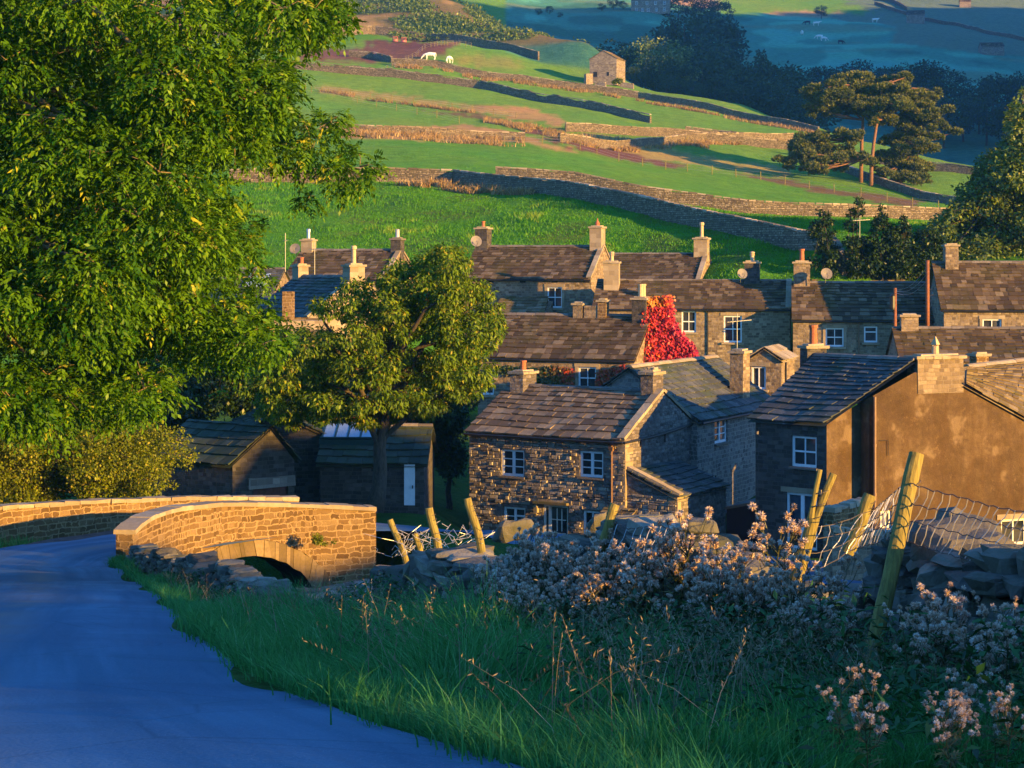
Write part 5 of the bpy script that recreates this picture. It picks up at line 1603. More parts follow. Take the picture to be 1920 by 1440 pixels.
    # far parapet
    ft = [wp(-140, 972, 54.5, 1.3), wp(0, 953, 57.0, 1.3), wp(150, 943, 59.2, 1.3), wp(350, 935.5, 62, 1.4), wp(460, 935, 63, 1.4), wp(558, 936, 63.6, 1.5)]
    fp = rough_wall('far_parapet', None, ft, .42, 'stone_gold', cat=None, step=.55, topjit=.012, fit=(1.0, 1.03), caph=(.11, .135))
    fp.parent = r
    fp.matrix_parent_inverse = Matrix.Identity(4)
    fp.location = Vector(fp.location) - ORIG[r.name]
    # deck fill between the parapets
    dk = MB()
    for i in range(24, n):
        dk.quad(pt(i, -th, road_lvl(i) - .12), pt(i + 1, -th, road_lvl(i + 1) - .12), pt(i + 1, -4.6, road_lvl(i + 1) - .12), pt(i, -4.6, road_lvl(i) - .12))
    dk.build('deck', M['stone_dark'], r)
    return r
BRIDGE = build_bridge()
# a shrub rooted in the bridge face and its twigs come with the plants
# ------------------------------------------------------------------ field walls, fences, far buildings, cattle
def gx_(px, Y): return (px - 960.0) / F * Y
def field_wall(label, pts, h=1.35, th=.44, mat='stone_far', step=1.1, dens=4.0, cat='field wall', group=None, capmat='coping', jit=.15):
    """dry wall following the ground through (px, depth)"""
    o = []
    q = [(gx_(px, Y), Y) for px, Y in pts]
    for (x0, y0), (x1, y1) in zip(q[:-1], q[1:]):
        n = max(1, int(math.hypot(x1 - x0, y1 - y0) / dens))
        for i in range(n): o.append((x0 + (x1 - x0) * i / n, y0 + (y1 - y0) * i / n))
    o.append(q[-1])
    arr = np.array(o); z = H(arr[:, 0], arr[:, 1])
    return rough_wall('field_wall', label, [(a[0], a[1], zz + h * .88, zz) for a, zz in zip(arr, z)], th, mat, cat, step=step, topjit=jit, capmat=capmat, base_drop=.5)
M['cap_far'] = island_mat('field_wall_cope', [(0, (0.12, 0.09, 0.06)), (0.5, (0.32, 0.25, 0.16)), (1, (0.5, 0.4, 0.28))], fine=6)
M['stone_field'] = stone_mat('field_wall_stone', (0.10, 0.075, 0.05), (0.27, 0.21, 0.13), (0.46, 0.37, 0.25), (0.06, 0.045, 0.03), bw=0.42, rh=0.17, bump=1.0, mort=0.03, wob=0.12, dist=.05)
fw = dict(mat='stone_field', capmat='cap_far')
field_wall('sunlit stretch of stone wall behind the large ash, ending at a corner', [(430, 188), (600, 187), (720, 186), (848, 185)], 1.55, **fw)
field_wall('long stone wall with its whole near face in deep shade, above the rooftops', [(852, 185), (1000, 172), (1100, 164), (1200, 157), (1300, 150), (1400, 143), (1500, 136), (1560, 131), (1585, 129)], 1.55, step=.8, **fw)
field_wall('golden sunlit stone wall running just behind the long shaded one', [(930, 190), (1080, 188), (1200, 186), (1400, 184), (1560, 184), (1720, 186), (1850, 189)], 1.5, step=.8, **fw)
field_wall('low tumbled wall edged with tan grass below the paddock fences', [(600, 266), (700, 265), (800, 266), (900, 268), (985, 268)], 1.1, jit=.2, **fw)
field_wall('dark hedged wall running down to the foot of the tall pines', [(1048, 268), (1120, 276), (1200, 287), (1350, 312), (1487, 327)], 1.3, **fw)
field_wall('shadowed wall passing in front of the pine trunks', [(1487, 300), (1560, 290), (1620, 272), (1690, 262), (1765, 254), (1860, 248)], 1.2, **fw)
field_wall('pale sunlit wall on the slope left of the pines', [(1060, 300), (1200, 304), (1300, 307), (1478, 308), (1560, 306)], 1.5, **fw)
field_wall('short broken length of wall in the upper right pasture', [(1285, 325), (1350, 325), (1420, 322)], 1.0, jit=.2, **fw)
field_wall('wall climbing on the right beyond the pine trunks', [(1600, 300), (1700, 296), (1790, 292), (1880, 288)], 1.4, **fw)
field_wall('long tumbled grey wall crossing the hillside under the churned earth', [(470, 388), (540, 386), (700, 381), (900, 373), (1100, 353), (1220, 341)], 1.7, jit=.35, **fw)
field_wall('rush fringed wall running below the square stone barn', [(735, 406), (820, 404), (900, 401), (1100, 396), (1200, 393), (1400, 376), (1535, 361)], 1.5, **fw)
field_wall('broad golden wall at the top of the hill pasture', [(460, 452), (560, 460), (640, 462), (700, 466), (800, 461), (900, 451), (980, 441), (1010, 436)], 2.2, **fw)
field_wall('half fallen wall between the churned yard and the cattle field', [(655, 420), (700, 418), (735, 410)], 1.4, jit=.35, **fw)
field_wall('far wall climbing the shaded hillside beside the upper far barn', [(1640, 850), (1710, 825), (1800, 790), (1925, 735)], 1.6, step=3, **fw)
field_wall('far wall between the lit green field and the moor', [(1560, 960), (1640, 900), (1700, 840)], 1.8, step=3, **fw)

def fence(name, label, posts, h=1.15, r=.055, wires=3, mat='wood', group=None):
    """post and wire fence through (px, depth); each post is a part"""
    P0 = [(gx_(px, Y), Y) for px, Y in posts]
    zz = H(np.array([p[0] for p in P0]), np.array([p[1] for p in P0]))
    c = len(P0) // 2
    o = thing(name, label, 'fence', (P0[c][0], P0[c][1], zz[c]), group)
    tops = []
    for (x, y), z in zip(P0, zz):
        l = Vector((random.uniform(-.06, .06), 0, 1)); hh = h * random.uniform(.92, 1.08)
        m = MB(); m.tube([Vector((x, y, z - .2)), Vector((x, y, z)) + l * hh], [r, r * .9], 6)
        m.build('post', M[mat], o)
        tops.append((Vector((x, y, z)), l * hh))
    w = MB()
    for k in range(wires):
        f = .3 + .62 * k / max(1, wires - 1)
        w.tube([b + t * f for b, t in tops], .012, 3)
    w.build('wire', M['wire'], o)
    return o
fence('field_fence', 'pale post fence beside the red earth track below the pines', [(945, 258), (983, 258), (1017, 259), (1054, 262), (1088, 261), (1119, 260), (1160, 258), (1205, 257), (1248, 256), (1289, 255.5), (1335, 255), (1380, 254.5), (1426, 254), (1472, 253), (1517, 252), (1564, 250), (1614, 248), (1663, 246), (1711, 244), (1760, 243)])
fence('field_fence', 'upper paddock fence of pale posts along a strip of tan grass', [(573, 348), (604, 346), (638, 344), (657, 343), (695, 341), (735, 339), (775, 337), (812, 335), (848, 332), (886, 328), (925, 324), (967, 320)])
fence('field_fence', 'lower paddock fence curving down through the green slope', [(584, 344), (616, 341), (670, 333), (706, 328), (743, 322), (782, 316), (819, 308), (861, 300)])
fence('field_fence', 'small fence along the churned earth above the tumbled grey wall', [(547, 391), (561, 391), (571, 391), (581, 390), (591, 390), (601, 390), (612, 389), (627, 388), (641, 388), (656, 387), (667, 386), (676, 385), (686, 385), (695, 385), (704, 386), (713, 388), (720, 391), (726, 394), (735, 398), (744, 402), (753, 406)], 1.1, .05)
fence('field_fence', 'short fence by the grazing cattle at the top of the hill', [(761, 410), (766, 411), (773, 413), (780, 415), (784, 418), (792, 424), (797, 426), (808, 430), (815, 432), (820, 433), (827, 433), (833, 433), (839, 433), (850, 434), (856, 434), (862, 434), (873, 434), (884, 434)], 1.2, .05)
# a straw coloured post leaning in the dark hedge
p = Vector((gx_(1286, 300), 300, h1(gx_(1286, 300), 300))); m = MB(); m.tube([p, p + Vector((.4, 0, 1.3))], .06, 6)
tag(m.build('wooden_stake', M['wood'], None, origin=p), 'single leaning stake in the dark hedged wall', 'stake')

# --- square stone barn on the hill
def build_barn():
    Y = 405; x = gx_(1156, Y); z = h1(x, Y + 3) - .3
    e = Vector((.36, .933, 0)).normalized(); D = 6.0
    ze = P(0, 109, Y).z; zr = P(0, 94, Y).z
    dd = Vector((-e.y, e.x, 0)); A = Vector((x, Y, 0))
    pl = lambda px, py: plane_uz(A + dd * D, -dd, px, py)
    h = House('field_barn', 'square stone barn standing alone on the sunlit hill', (x, Y), e, 6.0, D, z, ze, zr, wall='stone_far', roof='slate_gold', cat='barn', gutter=False, over=.05,)
    for q in ((1112.5, 135, 1120, 145), (1138, 135, 1142, 142)):
        a, zz1 = pl(q[0], q[1]); b, zz0 = pl(q[2], q[3])
        m = MB(); m.box(A + dd * D - dd * ((a + b) / 2) - e * .01 + UP * (zz0 + zz1) / 2, (abs(b - a), .06, zz1 - zz0), dd); m.build('doorway', M['dark'], h.root)
    for k in (.32, .55, .78):
        m = MB(); zz = lerp(z, ze, k); m.box(A + dd * D / 2 - e * .02 + UP * zz, (D, .1, .07), dd); m.box(A + e * 3 - dd * .02 + UP * zz, (6, .1, .07), e); m.build('through_stones', M['stone_far'], h.root)
    rough_wall('ruined_wall', 'crumbling little wall stub left of the square barn', [(gx_(1097, 404), 404, h1(gx_(1097, 404), 404) + 2.3, h1(gx_(1097, 404), 404)), (gx_(1110, 406), 406, h1(gx_(1110, 406), 406) + 2.0, z)], .6, 'stone_far', step=.5, topjit=.2)
    rough_wall('ruined_wall', 'low sunlit wall block to the right of the square barn', [(gx_(1163, 401), 401, h1(gx_(1163, 401), 401) + 1.7, z - .5), (gx_(1188, 400), 400, h1(gx_(1188, 400), 400) + 1.9, z - 1)], .6, 'stone_far', step=.5, topjit=.1)
    rough_wall('ruined_wall', 'broken wall with a gap at the foot of the square barn', [(gx_(1116, 401), 401, h1(gx_(1116, 401), 401) + 1.0, z - .8), (gx_(1136, 400), 400, h1(gx_(1136, 400), 400) + 1.3, z - .8)], .6, 'stone_far', step=.5, topjit=.3)
build_barn()

# --- the farmhouse and field barns across the valley
def far_box(name, label, px, Y, L, D, wallh, rise, ang, mat='stone_far', roof='slate_brown', win=None, cat='house'):
    x = gx_(px, Y); z = h1(x, Y) - .6
    e = Vector((math.cos(R(ang)), -math.sin(R(ang)), 0))
    A = Vector((x, Y, 0)) - e * L / 2
    front = [((u, z + v, u + .95, z + v + 1.35), 'sash4') for (u, v) in (win or [])]
    h = House(name, label, A, e, L, D, z, z + wallh, z + wallh + rise, wall=mat, roof=roof, front=front, cat=cat, gutter=False, over=.1, big=.8, small=.6)
    return h
fh = far_box('farmhouse', 'distant two storey farmhouse with white windows at the top of the picture', 1220, 738, 15, 7, 5.6, 2.2, 6, win=[(1.6, 1.0), (4.0, 1.0), (6.1, .9), (9.2, 1.0), (12.3, 1.0), (1.6, 3.6), (5.6, 3.6), (8.9, 3.6), (12.3, 3.6)])
chimney(fh.root, fh.at(.5, 3.5, 0), fh.zr - 1, fh.zr + 1.2, .8, .8, fh.e, ('t',), 'stone')
far_box('field_barn', 'upper far barn, grey blue in the shade of the far hill', 1716, 800, 7.2, 6, 4.6, 1.8, 15, cat='barn')
far_box('field_barn', 'lower far barn on the shaded slope at the right edge', 1862, 690, 8.0, 6, 4.0, 1.5, 2, cat='barn')
far_box('field_barn', 'small farthest barn just under the lit moor', 1810, 860, 5, 5, 3.4, 1.5, 10, cat='barn')

# --- cattle: one body each, grown over a posed skeleton
def cow(name, label, loc, rot, white=True, graze=True, scale=1.0, group='cattle'):
    pts = {'hip': (-.75, 0, 1.15, .30), 'belly': (-.15, 0, 1.02, .36), 'chest': (.55, 0, 1.05, .33), 'neck': (.95, 0, 1.18 if not graze else .95, .19),
           'poll': (1.25, 0, 1.45 if not graze else .62, .14), 'muzzle': (1.55, 0, 1.30 if not graze else .22, .085), 'tail': (-1.02, 0, 1.2, .06), 'tail2': (-1.08, 0, .6, .035)}
    bones = [('hip', 'belly'), ('belly', 'chest'), ('chest', 'neck'), ('neck', 'poll'), ('poll', 'muzzle'), ('hip', 'tail'), ('tail', 'tail2')]
    for s, sy in (('l', .2), ('r', -.2)):
        pts['sh' + s] = (.55, sy, .82, .15); pts['kn' + s] = (.52 + .04 * sy, sy, .42, .07); pts['ft' + s] = (.55, sy, .03, .07)
        pts['st' + s] = (-.72, sy, .85, .17); pts['hk' + s] = (-.90, sy, .45, .075); pts['hf' + s] = (-.78 + sy * .3, sy, .03, .07)
        bones += [('chest', 'sh' + s), ('sh' + s, 'kn' + s), ('kn' + s, 'ft' + s), ('hip', 'st' + s), ('st' + s, 'hk' + s), ('hk' + s, 'hf' + s)]
    ks = list(pts); me = bpy.data.meshes.new(name)
    me.from_pydata([pts[k][:3] for k in ks], [(ks.index(a), ks.index(b)) for a, b in bones], [])
    o = bpy.data.objects.new(name, me); COL.objects.link(o)
    me.materials.append(M['hide_white'] if white else M['hide_black'])
    md = o.modifiers.new('skin', 'SKIN')
    me.skin_vertices  # created with the modifier
    for i, k in enumerate(ks):
        me.skin_vertices[0].data[i].radius = (pts[k][3], pts[k][3])
    me.skin_vertices[0].data[0].use_root = True
    sb = o.modifiers.new('smooth', 'SUBSURF'); sb.levels = 1; sb.render_levels = 1
    o.location = loc; o.rotation_euler = (0, 0, rot); o.scale = (scale,) * 3
    tag(o, label, 'cow', group)
    hd = MB(); hz = pts['poll'][2]
    for s in (-1, 1): 
        hd.tube([(1.2, s * .12, hz + .08), (1.22, s * .30, hz + .12)], [.05, .02], 5)
        hd.tube([(1.24, s * .06, hz + .12), (1.26, s * .16, hz + .25)], [.025, .01], 5)
    e = hd.build('ears', M['hide_black'], None, uv=False); e.parent = o
    return o
def on_ground(px, Y): x = gx_(px, Y); return Vector((x, Y, h1(x, Y)))
cow('cow', 'cream cow grazing side on beside the short hill fence', on_ground(806, 412), R(180), True, True, 1.25)
cow('cow', 'second grazing cow, seen end on, right of the side on cream cow', on_ground(843, 410), R(250), True, True, 1.25)
cow('cow', 'far white cow standing alone at the top of the shaded pasture', on_ground(1641, 800), R(10), True, False, 1.3)
cow('cow', 'far white cow, uppermost of the small herd on the shaded slope', on_ground(1531, 765), R(0), True, False, 1.3)
cow('cow', 'far white cow at the left end of the small herd', on_ground(1504, 745), R(70), True, True, 1.3)
cow('cow', 'far white cow lowest in the small herd, beside a dark one', on_ground(1536, 735), R(180), True, True, 1.3)
cow('cow', 'far pale cow overlapping the lowest of the herd', on_ground(1545, 730), R(20), True, True, 1.3)
cow('cow', 'far black cow just left of the uppermost white one', on_ground(1513, 768), R(150), False, True, 1.3)
cow('cow', 'far black cow alone below the herd', on_ground(1577, 722), R(20), False, True, 1.2)
# red ring feeders near the top wall
for k, px in enumerate((741, 757)):
    g = on_ground(px, 444)
    m = MB(); n = 14
    ring = lambda z, r: [g + Vector((r * math.cos(2 * math.pi * i / n), r * math.sin(2 * math.pi * i / n), z)) for i in range(n + 1)]
    for z in (.1, .55, 1.2): m.tube(ring(z, .62), .04, 4)
    for i in range(n): a = 2 * math.pi * i / n; q = g + Vector((.62 * math.cos(a), .62 * math.sin(a), 0)); m.tube([q + UP * .1, q + UP * 1.2], .03, 4)
    for i in range(n):
        a, b = ring(.1, .62)[i:i + 2]; m.quad(a, b, b + UP * .45, a + UP * .45)
    tag(m.build('ring_feeder', M['red'], None, origin=g), ('left' if k == 0 else 'right') + ' of two red cattle ring feeders by the top wall', 'cattle feeder', 'red ring feeders')

# ------------------------------------------------------------------ near dry stone wall
SPH_U, SPH_V = 12, 6
def stones(cs, sz, ax, rnd):
    """rounded irregular stones: centres (N,3), half sizes (N,3), heading angle (N,)"""
    N = len(cs)
    th = np.linspace(0, 2 * np.pi, SPH_U, endpoint=False); ph = np.linspace(-np.pi / 2, np.pi / 2, SPH_V + 2)[1:-1]
    pe = lambda v, p: np.sign(v) * np.abs(v) ** p
    T, Ph = np.meshgrid(th, ph)
    bx = pe(np.cos(T), .5) * pe(np.cos(Ph), .40); by = pe(np.sin(T), .5) * pe(np.cos(Ph), .40); bz = pe(np.sin(Ph), .5)
    base = np.concatenate([[[0, 0, -1]], np.stack([bx, by, bz], -1).reshape(-1, 3), [[0, 0, 1]]])
    K = len(base)
    v = np.repeat(base[None], N, 0)
    for _ in range(3):
        k = rnd.normal(size=(N, 1, 3)) * 1.6; p0 = rnd.uniform(0, 6.3, (N, 1))
        v = v * (1 + .13 * np.sin((v * k).sum(-1) + p0))[..., None]
    for _ in range(2):
        k = rnd.normal(size=(N, 1, 3)) * 3.6; p0 = rnd.uniform(0, 6.3, (N, 1))
        v = v * (1 + .06 * np.sin((v * k).sum(-1) + p0))[..., None]
    v *= (1 + rnd.normal(size=(N, K, 1)) * .03)
    v = v * sz[:, None, :]
    tilt = rnd.normal(size=N) * .12
    v[..., 2] += v[..., 0] * tilt[:, None]
    c, s = np.cos(ax)[:, None], np.sin(ax)[:, None]
    x = v[..., 0] * c - v[..., 1] * s; y = v[..., 0] * s + v[..., 1] * c
    v = np.stack([x, y, v[..., 2]], -1) + cs[:, None, :]
    fs = []
    for k in range(SPH_U):
        k2 = (k + 1) % SPH_U
        fs.append((0, 1 + k2, 1 + k, 1 + k)); 
        for r in range(SPH_V - 1):
            a = 1 + r * SPH_U
            fs.append((a + k, a + k2, a + SPH_U + k2, a + SPH_U + k))
        a = 1 + (SPH_V - 1) * SPH_U
        fs.append((a + k, a + k2, K - 1, K - 1))
    return v, fs, K
def stone_object(name, cs, sz, ax, mat, parent=None, origin=None, rnd=RNG):
    v, fs, K = stones(np.array(cs), np.array(sz), np.array(ax), rnd)
    og = ORIG.get(parent.name) if parent else Vector(origin)
    fl = []
    for f in fs: fl.append(tuple(dict.fromkeys(f)))
    allf = []
    for i in range(len(v)):
        o = i * K
        allf.extend([tuple(a + o for a in f) for f in fl])
    me = bpy.data.meshes.new(name); me.from_pydata((v.reshape(-1, 3) - np.array(og)).tolist(), [], allf)
    me.materials.append(mat); me.update()
    o = bpy.data.objects.new(name, me); COL.objects.link(o)
    if parent: o.parent = parent
    else: o.location = og
    ORIG[o.name] = Vector(og)
    return o
def dry_wall(label, Y0, Y1, th=.5):
    Ys = np.arange(Y0, Y1, .05)
    X = wall_x(Ys); Z = wall_top(Ys) - .28 * sstep(12.0, 12.6, Ys) * (1 - sstep(13.9, 14.6, Ys))   # slumped length, shaped to let the low sun reach the thistles
    S = np.concatenate([[0], np.cumsum(np.hypot(np.diff(X), np.diff(Ys)))])
    at = lambda s: (np.interp(s, S, X), np.interp(s, S, Ys), np.interp(s, S, Z))
    o_ = at(S[-1] / 2); og = (o_[0], o_[1], o_[2] - 1.1)
    root = thing('dry_stone_wall', label, 'stone wall', og)
    cs = []; sz = []; ax = []
    top_c = []; top_s = []; top_a = []
    def nrm(s):
        a = at(max(0, s - .2)); b = at(min(S[-1], s + .2)); d = np.array((b[0] - a[0], b[1] - a[1])); d /= np.hypot(*d); return d, np.array((d[1], -d[0]))
    for side in (-1, 1):
        z = -1.45
        while z < -.10:
            hh = random.uniform(.045, .085) if z < -.8 else random.uniform(.035, .07)
            if Y0 < 20: hh *= 1.25
            s = random.uniform(0, .3)
            while s < S[-1]:
                l = random.uniform(.09, .20) * (1.25 if Y0 < 20 else 1.0)
                d, n = nrm(s); p = at(s)
                off = th / 2 + .03 - (z + 1.2) * .06 + random.uniform(-.045, .04)
                wob = .10 * math.sin(s * 1.3) + .06 * math.sin(s * 3.1)
                cs.append((p[0] + n[0] * off * side, p[1] + n[1] * off * side, p[2] - .12 + z + hh + wob * (z + 1.3))); sz.append((l * .96, random.uniform(.10, .15), hh * 1.02)); ax.append(math.atan2(d[1], d[0]) + random.uniform(-.12, .12))
                s += 2 * l * random.uniform(.92, 1.0)
            z += 2 * hh * .97
    s = 0.0
    while s < S[-1]:
        l = random.uniform(.08, .18); d, n = nrm(s); p = at(s)
        wob = (.10 * math.sin(s * 1.3) + .06 * math.sin(s * 3.1)) * 1.1
        hgt = random.uniform(.06, .13)
        top_c.append((p[0] + n[0] * random.uniform(-.05, .05), p[1] + n[1] * random.uniform(-.05, .05), p[2] - .17 + hgt * .5 + wob)); top_s.append((l, random.uniform(.2, .29), hgt)); top_a.append(math.atan2(d[1], d[0]) + random.uniform(-.25, .25))
        s += 2 * l * random.uniform(.85, 1.02)
    stone_object('courses', cs, sz, ax, M['drystone'], root)
    stone_object('cope_stones', top_c, top_s, top_a, M['drystone'], root)
    core = MB(); k = max(2, int(S[-1] / .5)); ring = []
    for i in range(k + 1):
        s_ = S[-1] * i / k; p = at(s_); d, n = nrm(s_)
        ring.append([Vector((p[0] + n[0] * a, p[1] + n[1] * a, p[2] + b)) for a, b in ((th / 2 - .04, -1.5), (th / 2 - .1, -.25), (-th / 2 + .1, -.25), (-th / 2 + .04, -1.5))])
    for i in range(k):
        for j in range(3): core.quad(ring[i][j], ring[i][j + 1], ring[i + 1][j + 1], ring[i + 1][j])
    core.build('hearting', M['dark'], root)
    return root
dry_wall('low grey dry stone wall stub between the road verge and the bridge', 37.6, 49.5)
dry_wall('long mossy dry stone wall beside the verge, bending towards the viewer', 5.5, 37.0)
# a pointed boulder and flat stones perched on the wall
def boulder(px, py, Y, s, ang, label):
    p = P(px, py, Y); tag(stone_object('boulder', [tuple(p)], [s], [ang], M['drystone'], origin=p), label, 'boulder', None)
boulder(1792, 1012, 11.9, (.10, .12, .17), .2, 'pointed dark boulder standing on the wall behind the netting')
boulder(1312, 985, 15.1, (.13, .10, .065), .1, 'large golden lit boulder on the wall top behind the netting right of the post')
boulder(1118, 985, 16.9, (.10, .10, .085), -.2, 'golden lit boulder on the wall just left of the grey post')
boulder(1240, 1000, 15.8, (.13, .10, .07), .3, 'long golden lit cope stone between post and netting')
boulder(960, 993, 18.4, (.16, .13, .10), .3, 'sunlit rounded stone on the wall under the cottage window')

# ------------------------------------------------------------------ leaning posts and stock netting
def post(top, bot, Y, r, label, split=False, Yb=None):
    t = P(top[0], top[1], Y); b = P(bot[0], bot[1], Yb or Y)
    b2 = b + (b - t) * .25
    d = (t - b2); L = d.length; d.normalize()
    o = thing('fence_post', label, 'fence post', b2, 'leaning posts along the dry stone wall')
    m = MB(); n = 12
    pth = []; rad = []
    k = 9
    for i in range(k + 1):
        f = i / k
        pth.append(b2 + d * L * f * (1 if not split or f < 1 else 1) + Vector((.012 * math.sin(f * 5), .01 * math.cos(f * 4), 0))); rad.append(r * (1.06 - .06 * f) * (1 + .03 * math.sin(f * 23)))
    if split:
        cut = int(k * .72)
        m.tube(pth[:cut + 1], rad[:cut + 1], n)
        s = d.cross(Vector((0, 1, 0))).normalized()
        for sg, w in ((-1, .55), (1, .45)):
            pp = [pth[cut] + s * sg * r * .40]; rr = [r * .62]
            for i in range(cut + 1, k + 1):
                f = (i - cut) / (k - cut)
                pp.append(pth[i] + s * sg * r * (.40 + .75 * f)); rr.append(r * (.60 if sg < 0 else .42))
            m.tube(pp, rr, 8)
    else:
        m.tube(pth, rad, n)
    m.build('shaft', M['wood'], o, smooth=False)
    g = MB()
    hx = []
    for i in range(37):
        f = .60 + .28 * i / 36; a = 6 * math.pi * i / 36
        hx.append(b2 + d * L * f + Vector((math.cos(a) * r * 1.12, math.sin(a) * r * 1.12, 0)))
    g.tube(hx, .0035, 4)
    g.build('wire_wrap', M['oldwire'], o)
    return o
post((1722, 850), (1640, 1190), 11.4, .046, 'tallest thick post, in front of the wall, leaning right', Yb=11.2)
post((1553, 884), (1487, 1095), 13.6, .044, 'post with a split forked top leaning right', True)
post((1634, 927), (1598, 1015), 14.4, .047, 'short stout post behind the wall between the two tall ones')
post((1156, 945), (1128, 1018), 15.8, .041, 'grey post leaning right at the sunlit boulders')
post((878, 934), (898, 1015), 19.3, .041, 'post leaning left against the cottage corner')
post((806, 952), (820, 1030), 20.3, .044, 'thick upright post tallest of the left cluster')
post((780, 1000), (786, 1035), 20.7, .034, 'shortest stub of a post in the left cluster')
post((733, 974), (756, 1040), 21.4, .035, 'leftmost slim post leaning left near the bridge end')

def net(label, rows, nvert, rw=.0032, slant=0, jit=0.0):
    """stock netting: rows are horizontal wires given as picture points with depth, uprights tie them together"""
    R3 = [[P(*q) for q in r] for r in rows]
    c = R3[len(R3) // 2][len(R3[0]) // 2]
    o = thing('wire_netting', label, 'wire netting', c)
    def at(r, t):
        L = [0]
        for a, b in zip(r[:-1], r[1:]): L.append(L[-1] + (b - a).length)
        s = t * L[-1]
        for i in range(len(r) - 1):
            if s <= L[i + 1] or i == len(r) - 2: return r[i].lerp(r[i + 1], min(1, max(0, (s - L[i]) / max(1e-6, L[i + 1] - L[i]))))
    h = MB()
    for r in R3:
        pts = [at(r, i / 30) + Vector((0, 0, .006 * math.sin(i * 2.3))) for i in range(31)]
        h.tube(pts, rw * 1.15, 4)
    h.build('line_wires', M['oldwire'], o)
    v = MB()
    for i in range(nvert):
        t = (i + .5) / nvert
        pts = []
        for k, r in enumerate(R3):
            tt = min(1, max(0, t + slant * k + random.uniform(-jit, jit)))
            pts.append(at(r, tt) + Vector((random.uniform(-1, 1) * .008, random.uniform(-1, 1) * .01, 0)))
            if k < len(R3) - 1:
                nx_ = at(R3[k + 1], min(1, max(0, t + slant * (k + .5)))); pts.append(pts[-1].lerp(nx_, .5) + Vector((random.uniform(-1, 1) * .012, 0, 0)))
        v.tube(pts, rw, 4)
    v.build('stay_wires', M['wire'], o)
    return o
yy = lambda px: 11.35 - (px - 1700) / 220 * 1.0
row = lambda pts: [(px, py, yy(px)) for px, py in pts]
net('sagging stock netting stretched right from the tallest post', [row([(1703, 905), (1746, 919), (1807, 934), (1862, 950), (1925, 961), (1990, 975)]), row([(1698, 940), (1736, 952), (1785, 961), (1842, 976), (1888, 988), (1975, 1003)]),
    row([(1690, 972), (1764, 991), (1817, 1005), (1846, 1012), (1888, 1023), (1960, 1040)]), row([(1682, 1009), (1739, 1028), (1801, 1046), (1858, 1060), (1940, 1072)])], 19, slant=-.02)
net('crumpled netting between the forked post and the tallest post', [[(1493, 988, 13.6), (1560, 985, 13.8), (1640, 955, 14.2), (1701, 903, 11.6)], [(1489, 1012, 13.6), (1560, 1006, 13.8), (1625, 985, 14.2), (1692, 938, 11.6)],
    [(1486, 1040, 13.6), (1550, 1034, 13.8), (1610, 1006, 14.2), (1685, 975, 11.6)], [(1483, 1075, 13.6), (1540, 1066, 13.8), (1600, 1030, 14.2), (1678, 1008, 11.6)]], 24, slant=-.012, jit=.02)
net('netting hung over the wall right of the grey post', [[(1150, 980, 15.7), (1180, 992, 15.5), (1236, 985, 15.1), (1290, 1004, 14.5)], [(1146, 1003, 15.6), (1192, 1016, 15.3), (1262, 1030, 14.6), (1283, 1022, 14.4)], [(1140, 1030, 15.5), (1190, 1048, 15.1), (1256, 1056, 14.5), (1275, 1048, 14.3)]], 10, slant=-.03, jit=.01)
def tangle(label, px0, px1, py0, py1, Y0, Y1, n):
    c = P((px0 + px1) / 2, py1, (Y0 + Y1) / 2)
    v = MB()
    for i in range(n):
        t = random.random(); px = lerp(px0, px1, t); Y = lerp(Y0, Y1, t)
        b = P(px, lerp(py1, py1 - 18, t), Y)
        hgt = random.uniform(.25, 1.0) * (py1 - py0) / F * Y
        pts = [b]; dx = random.uniform(-.15, .15)
        for k in range(1, 6):
            dx += random.uniform(-.07, .07); pts.append(b + Vector((dx * k / 3 + random.uniform(-.03, .03), random.uniform(-.05, .05), hgt * k / 5)))
        v.tube(pts, .0032, 4)
    for i in range(3):
        a = P(px0, lerp(py0, py1, .3 + .3 * i), Y0); b = P(px1, lerp(py0, py1, .2 + .25 * i), Y1)
        v.tube([a.lerp(b, k / 10) + Vector((0, random.uniform(-.05, .05), random.uniform(-.06, .06))) for k in range(11)], .003, 4)
    tag(v.build('wire_tangle', M['wire'], None, origin=c), label, 'old wire')
tangle('tangled old netting round the leftmost slim post', 735, 800, 990, 1045, 21.6, 20.6, 18)
tangle('broken upright wires between thick post and cottage corner post', 815, 905, 985, 1030, 20.3, 19.2, 12)
# ------------------------------------------------------------------ plants
M['leaf_ash'] = leaf_mat('ash_leaflets', (0.014, 0.078, 0.004), (0.14, 0.28, 0.006), (0.40, 0.40, 0.03), trans=0.30, gloss=.05)
M['leaf_cherry'] = leaf_mat('olive_tree_leaves', (0.022, 0.072, 0.005), (0.175, 0.26, 0.012), (0.38, 0.32, 0.03), trans=0.30, gloss=.05)
M['leaf_bush'] = leaf_mat('yellow_green_shrub_leaves', (0.045, 0.085, 0.004), (0.24, 0.27, 0.010), (0.40, 0.34, 0.04), trans=0.32, gloss=.05)
M['leaf_shade'] = leaf_mat('shaded_green_leaves', (0.010, 0.028, 0.006), (0.030, 0.065, 0.010), None, trans=0.2)  # for saplings, hedge and trees in gloom: shade put into the leaf colour
M['leaf_poplar'] = leaf_mat('poplar_leaves', (0.045, 0.090, 0.010), (0.17, 0.23, 0.03), (0.28, 0.27, 0.05), trans=0.25)
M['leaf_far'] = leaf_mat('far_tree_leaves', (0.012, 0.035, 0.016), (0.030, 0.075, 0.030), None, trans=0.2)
M['leaf_farlit'] = leaf_mat('sunlit_far_tree_leaves', (0.07, 0.11, 0.03), (0.17, 0.22, 0.06), None, trans=0.2)  # paler copy of the far leaves: sunlight put into the colour
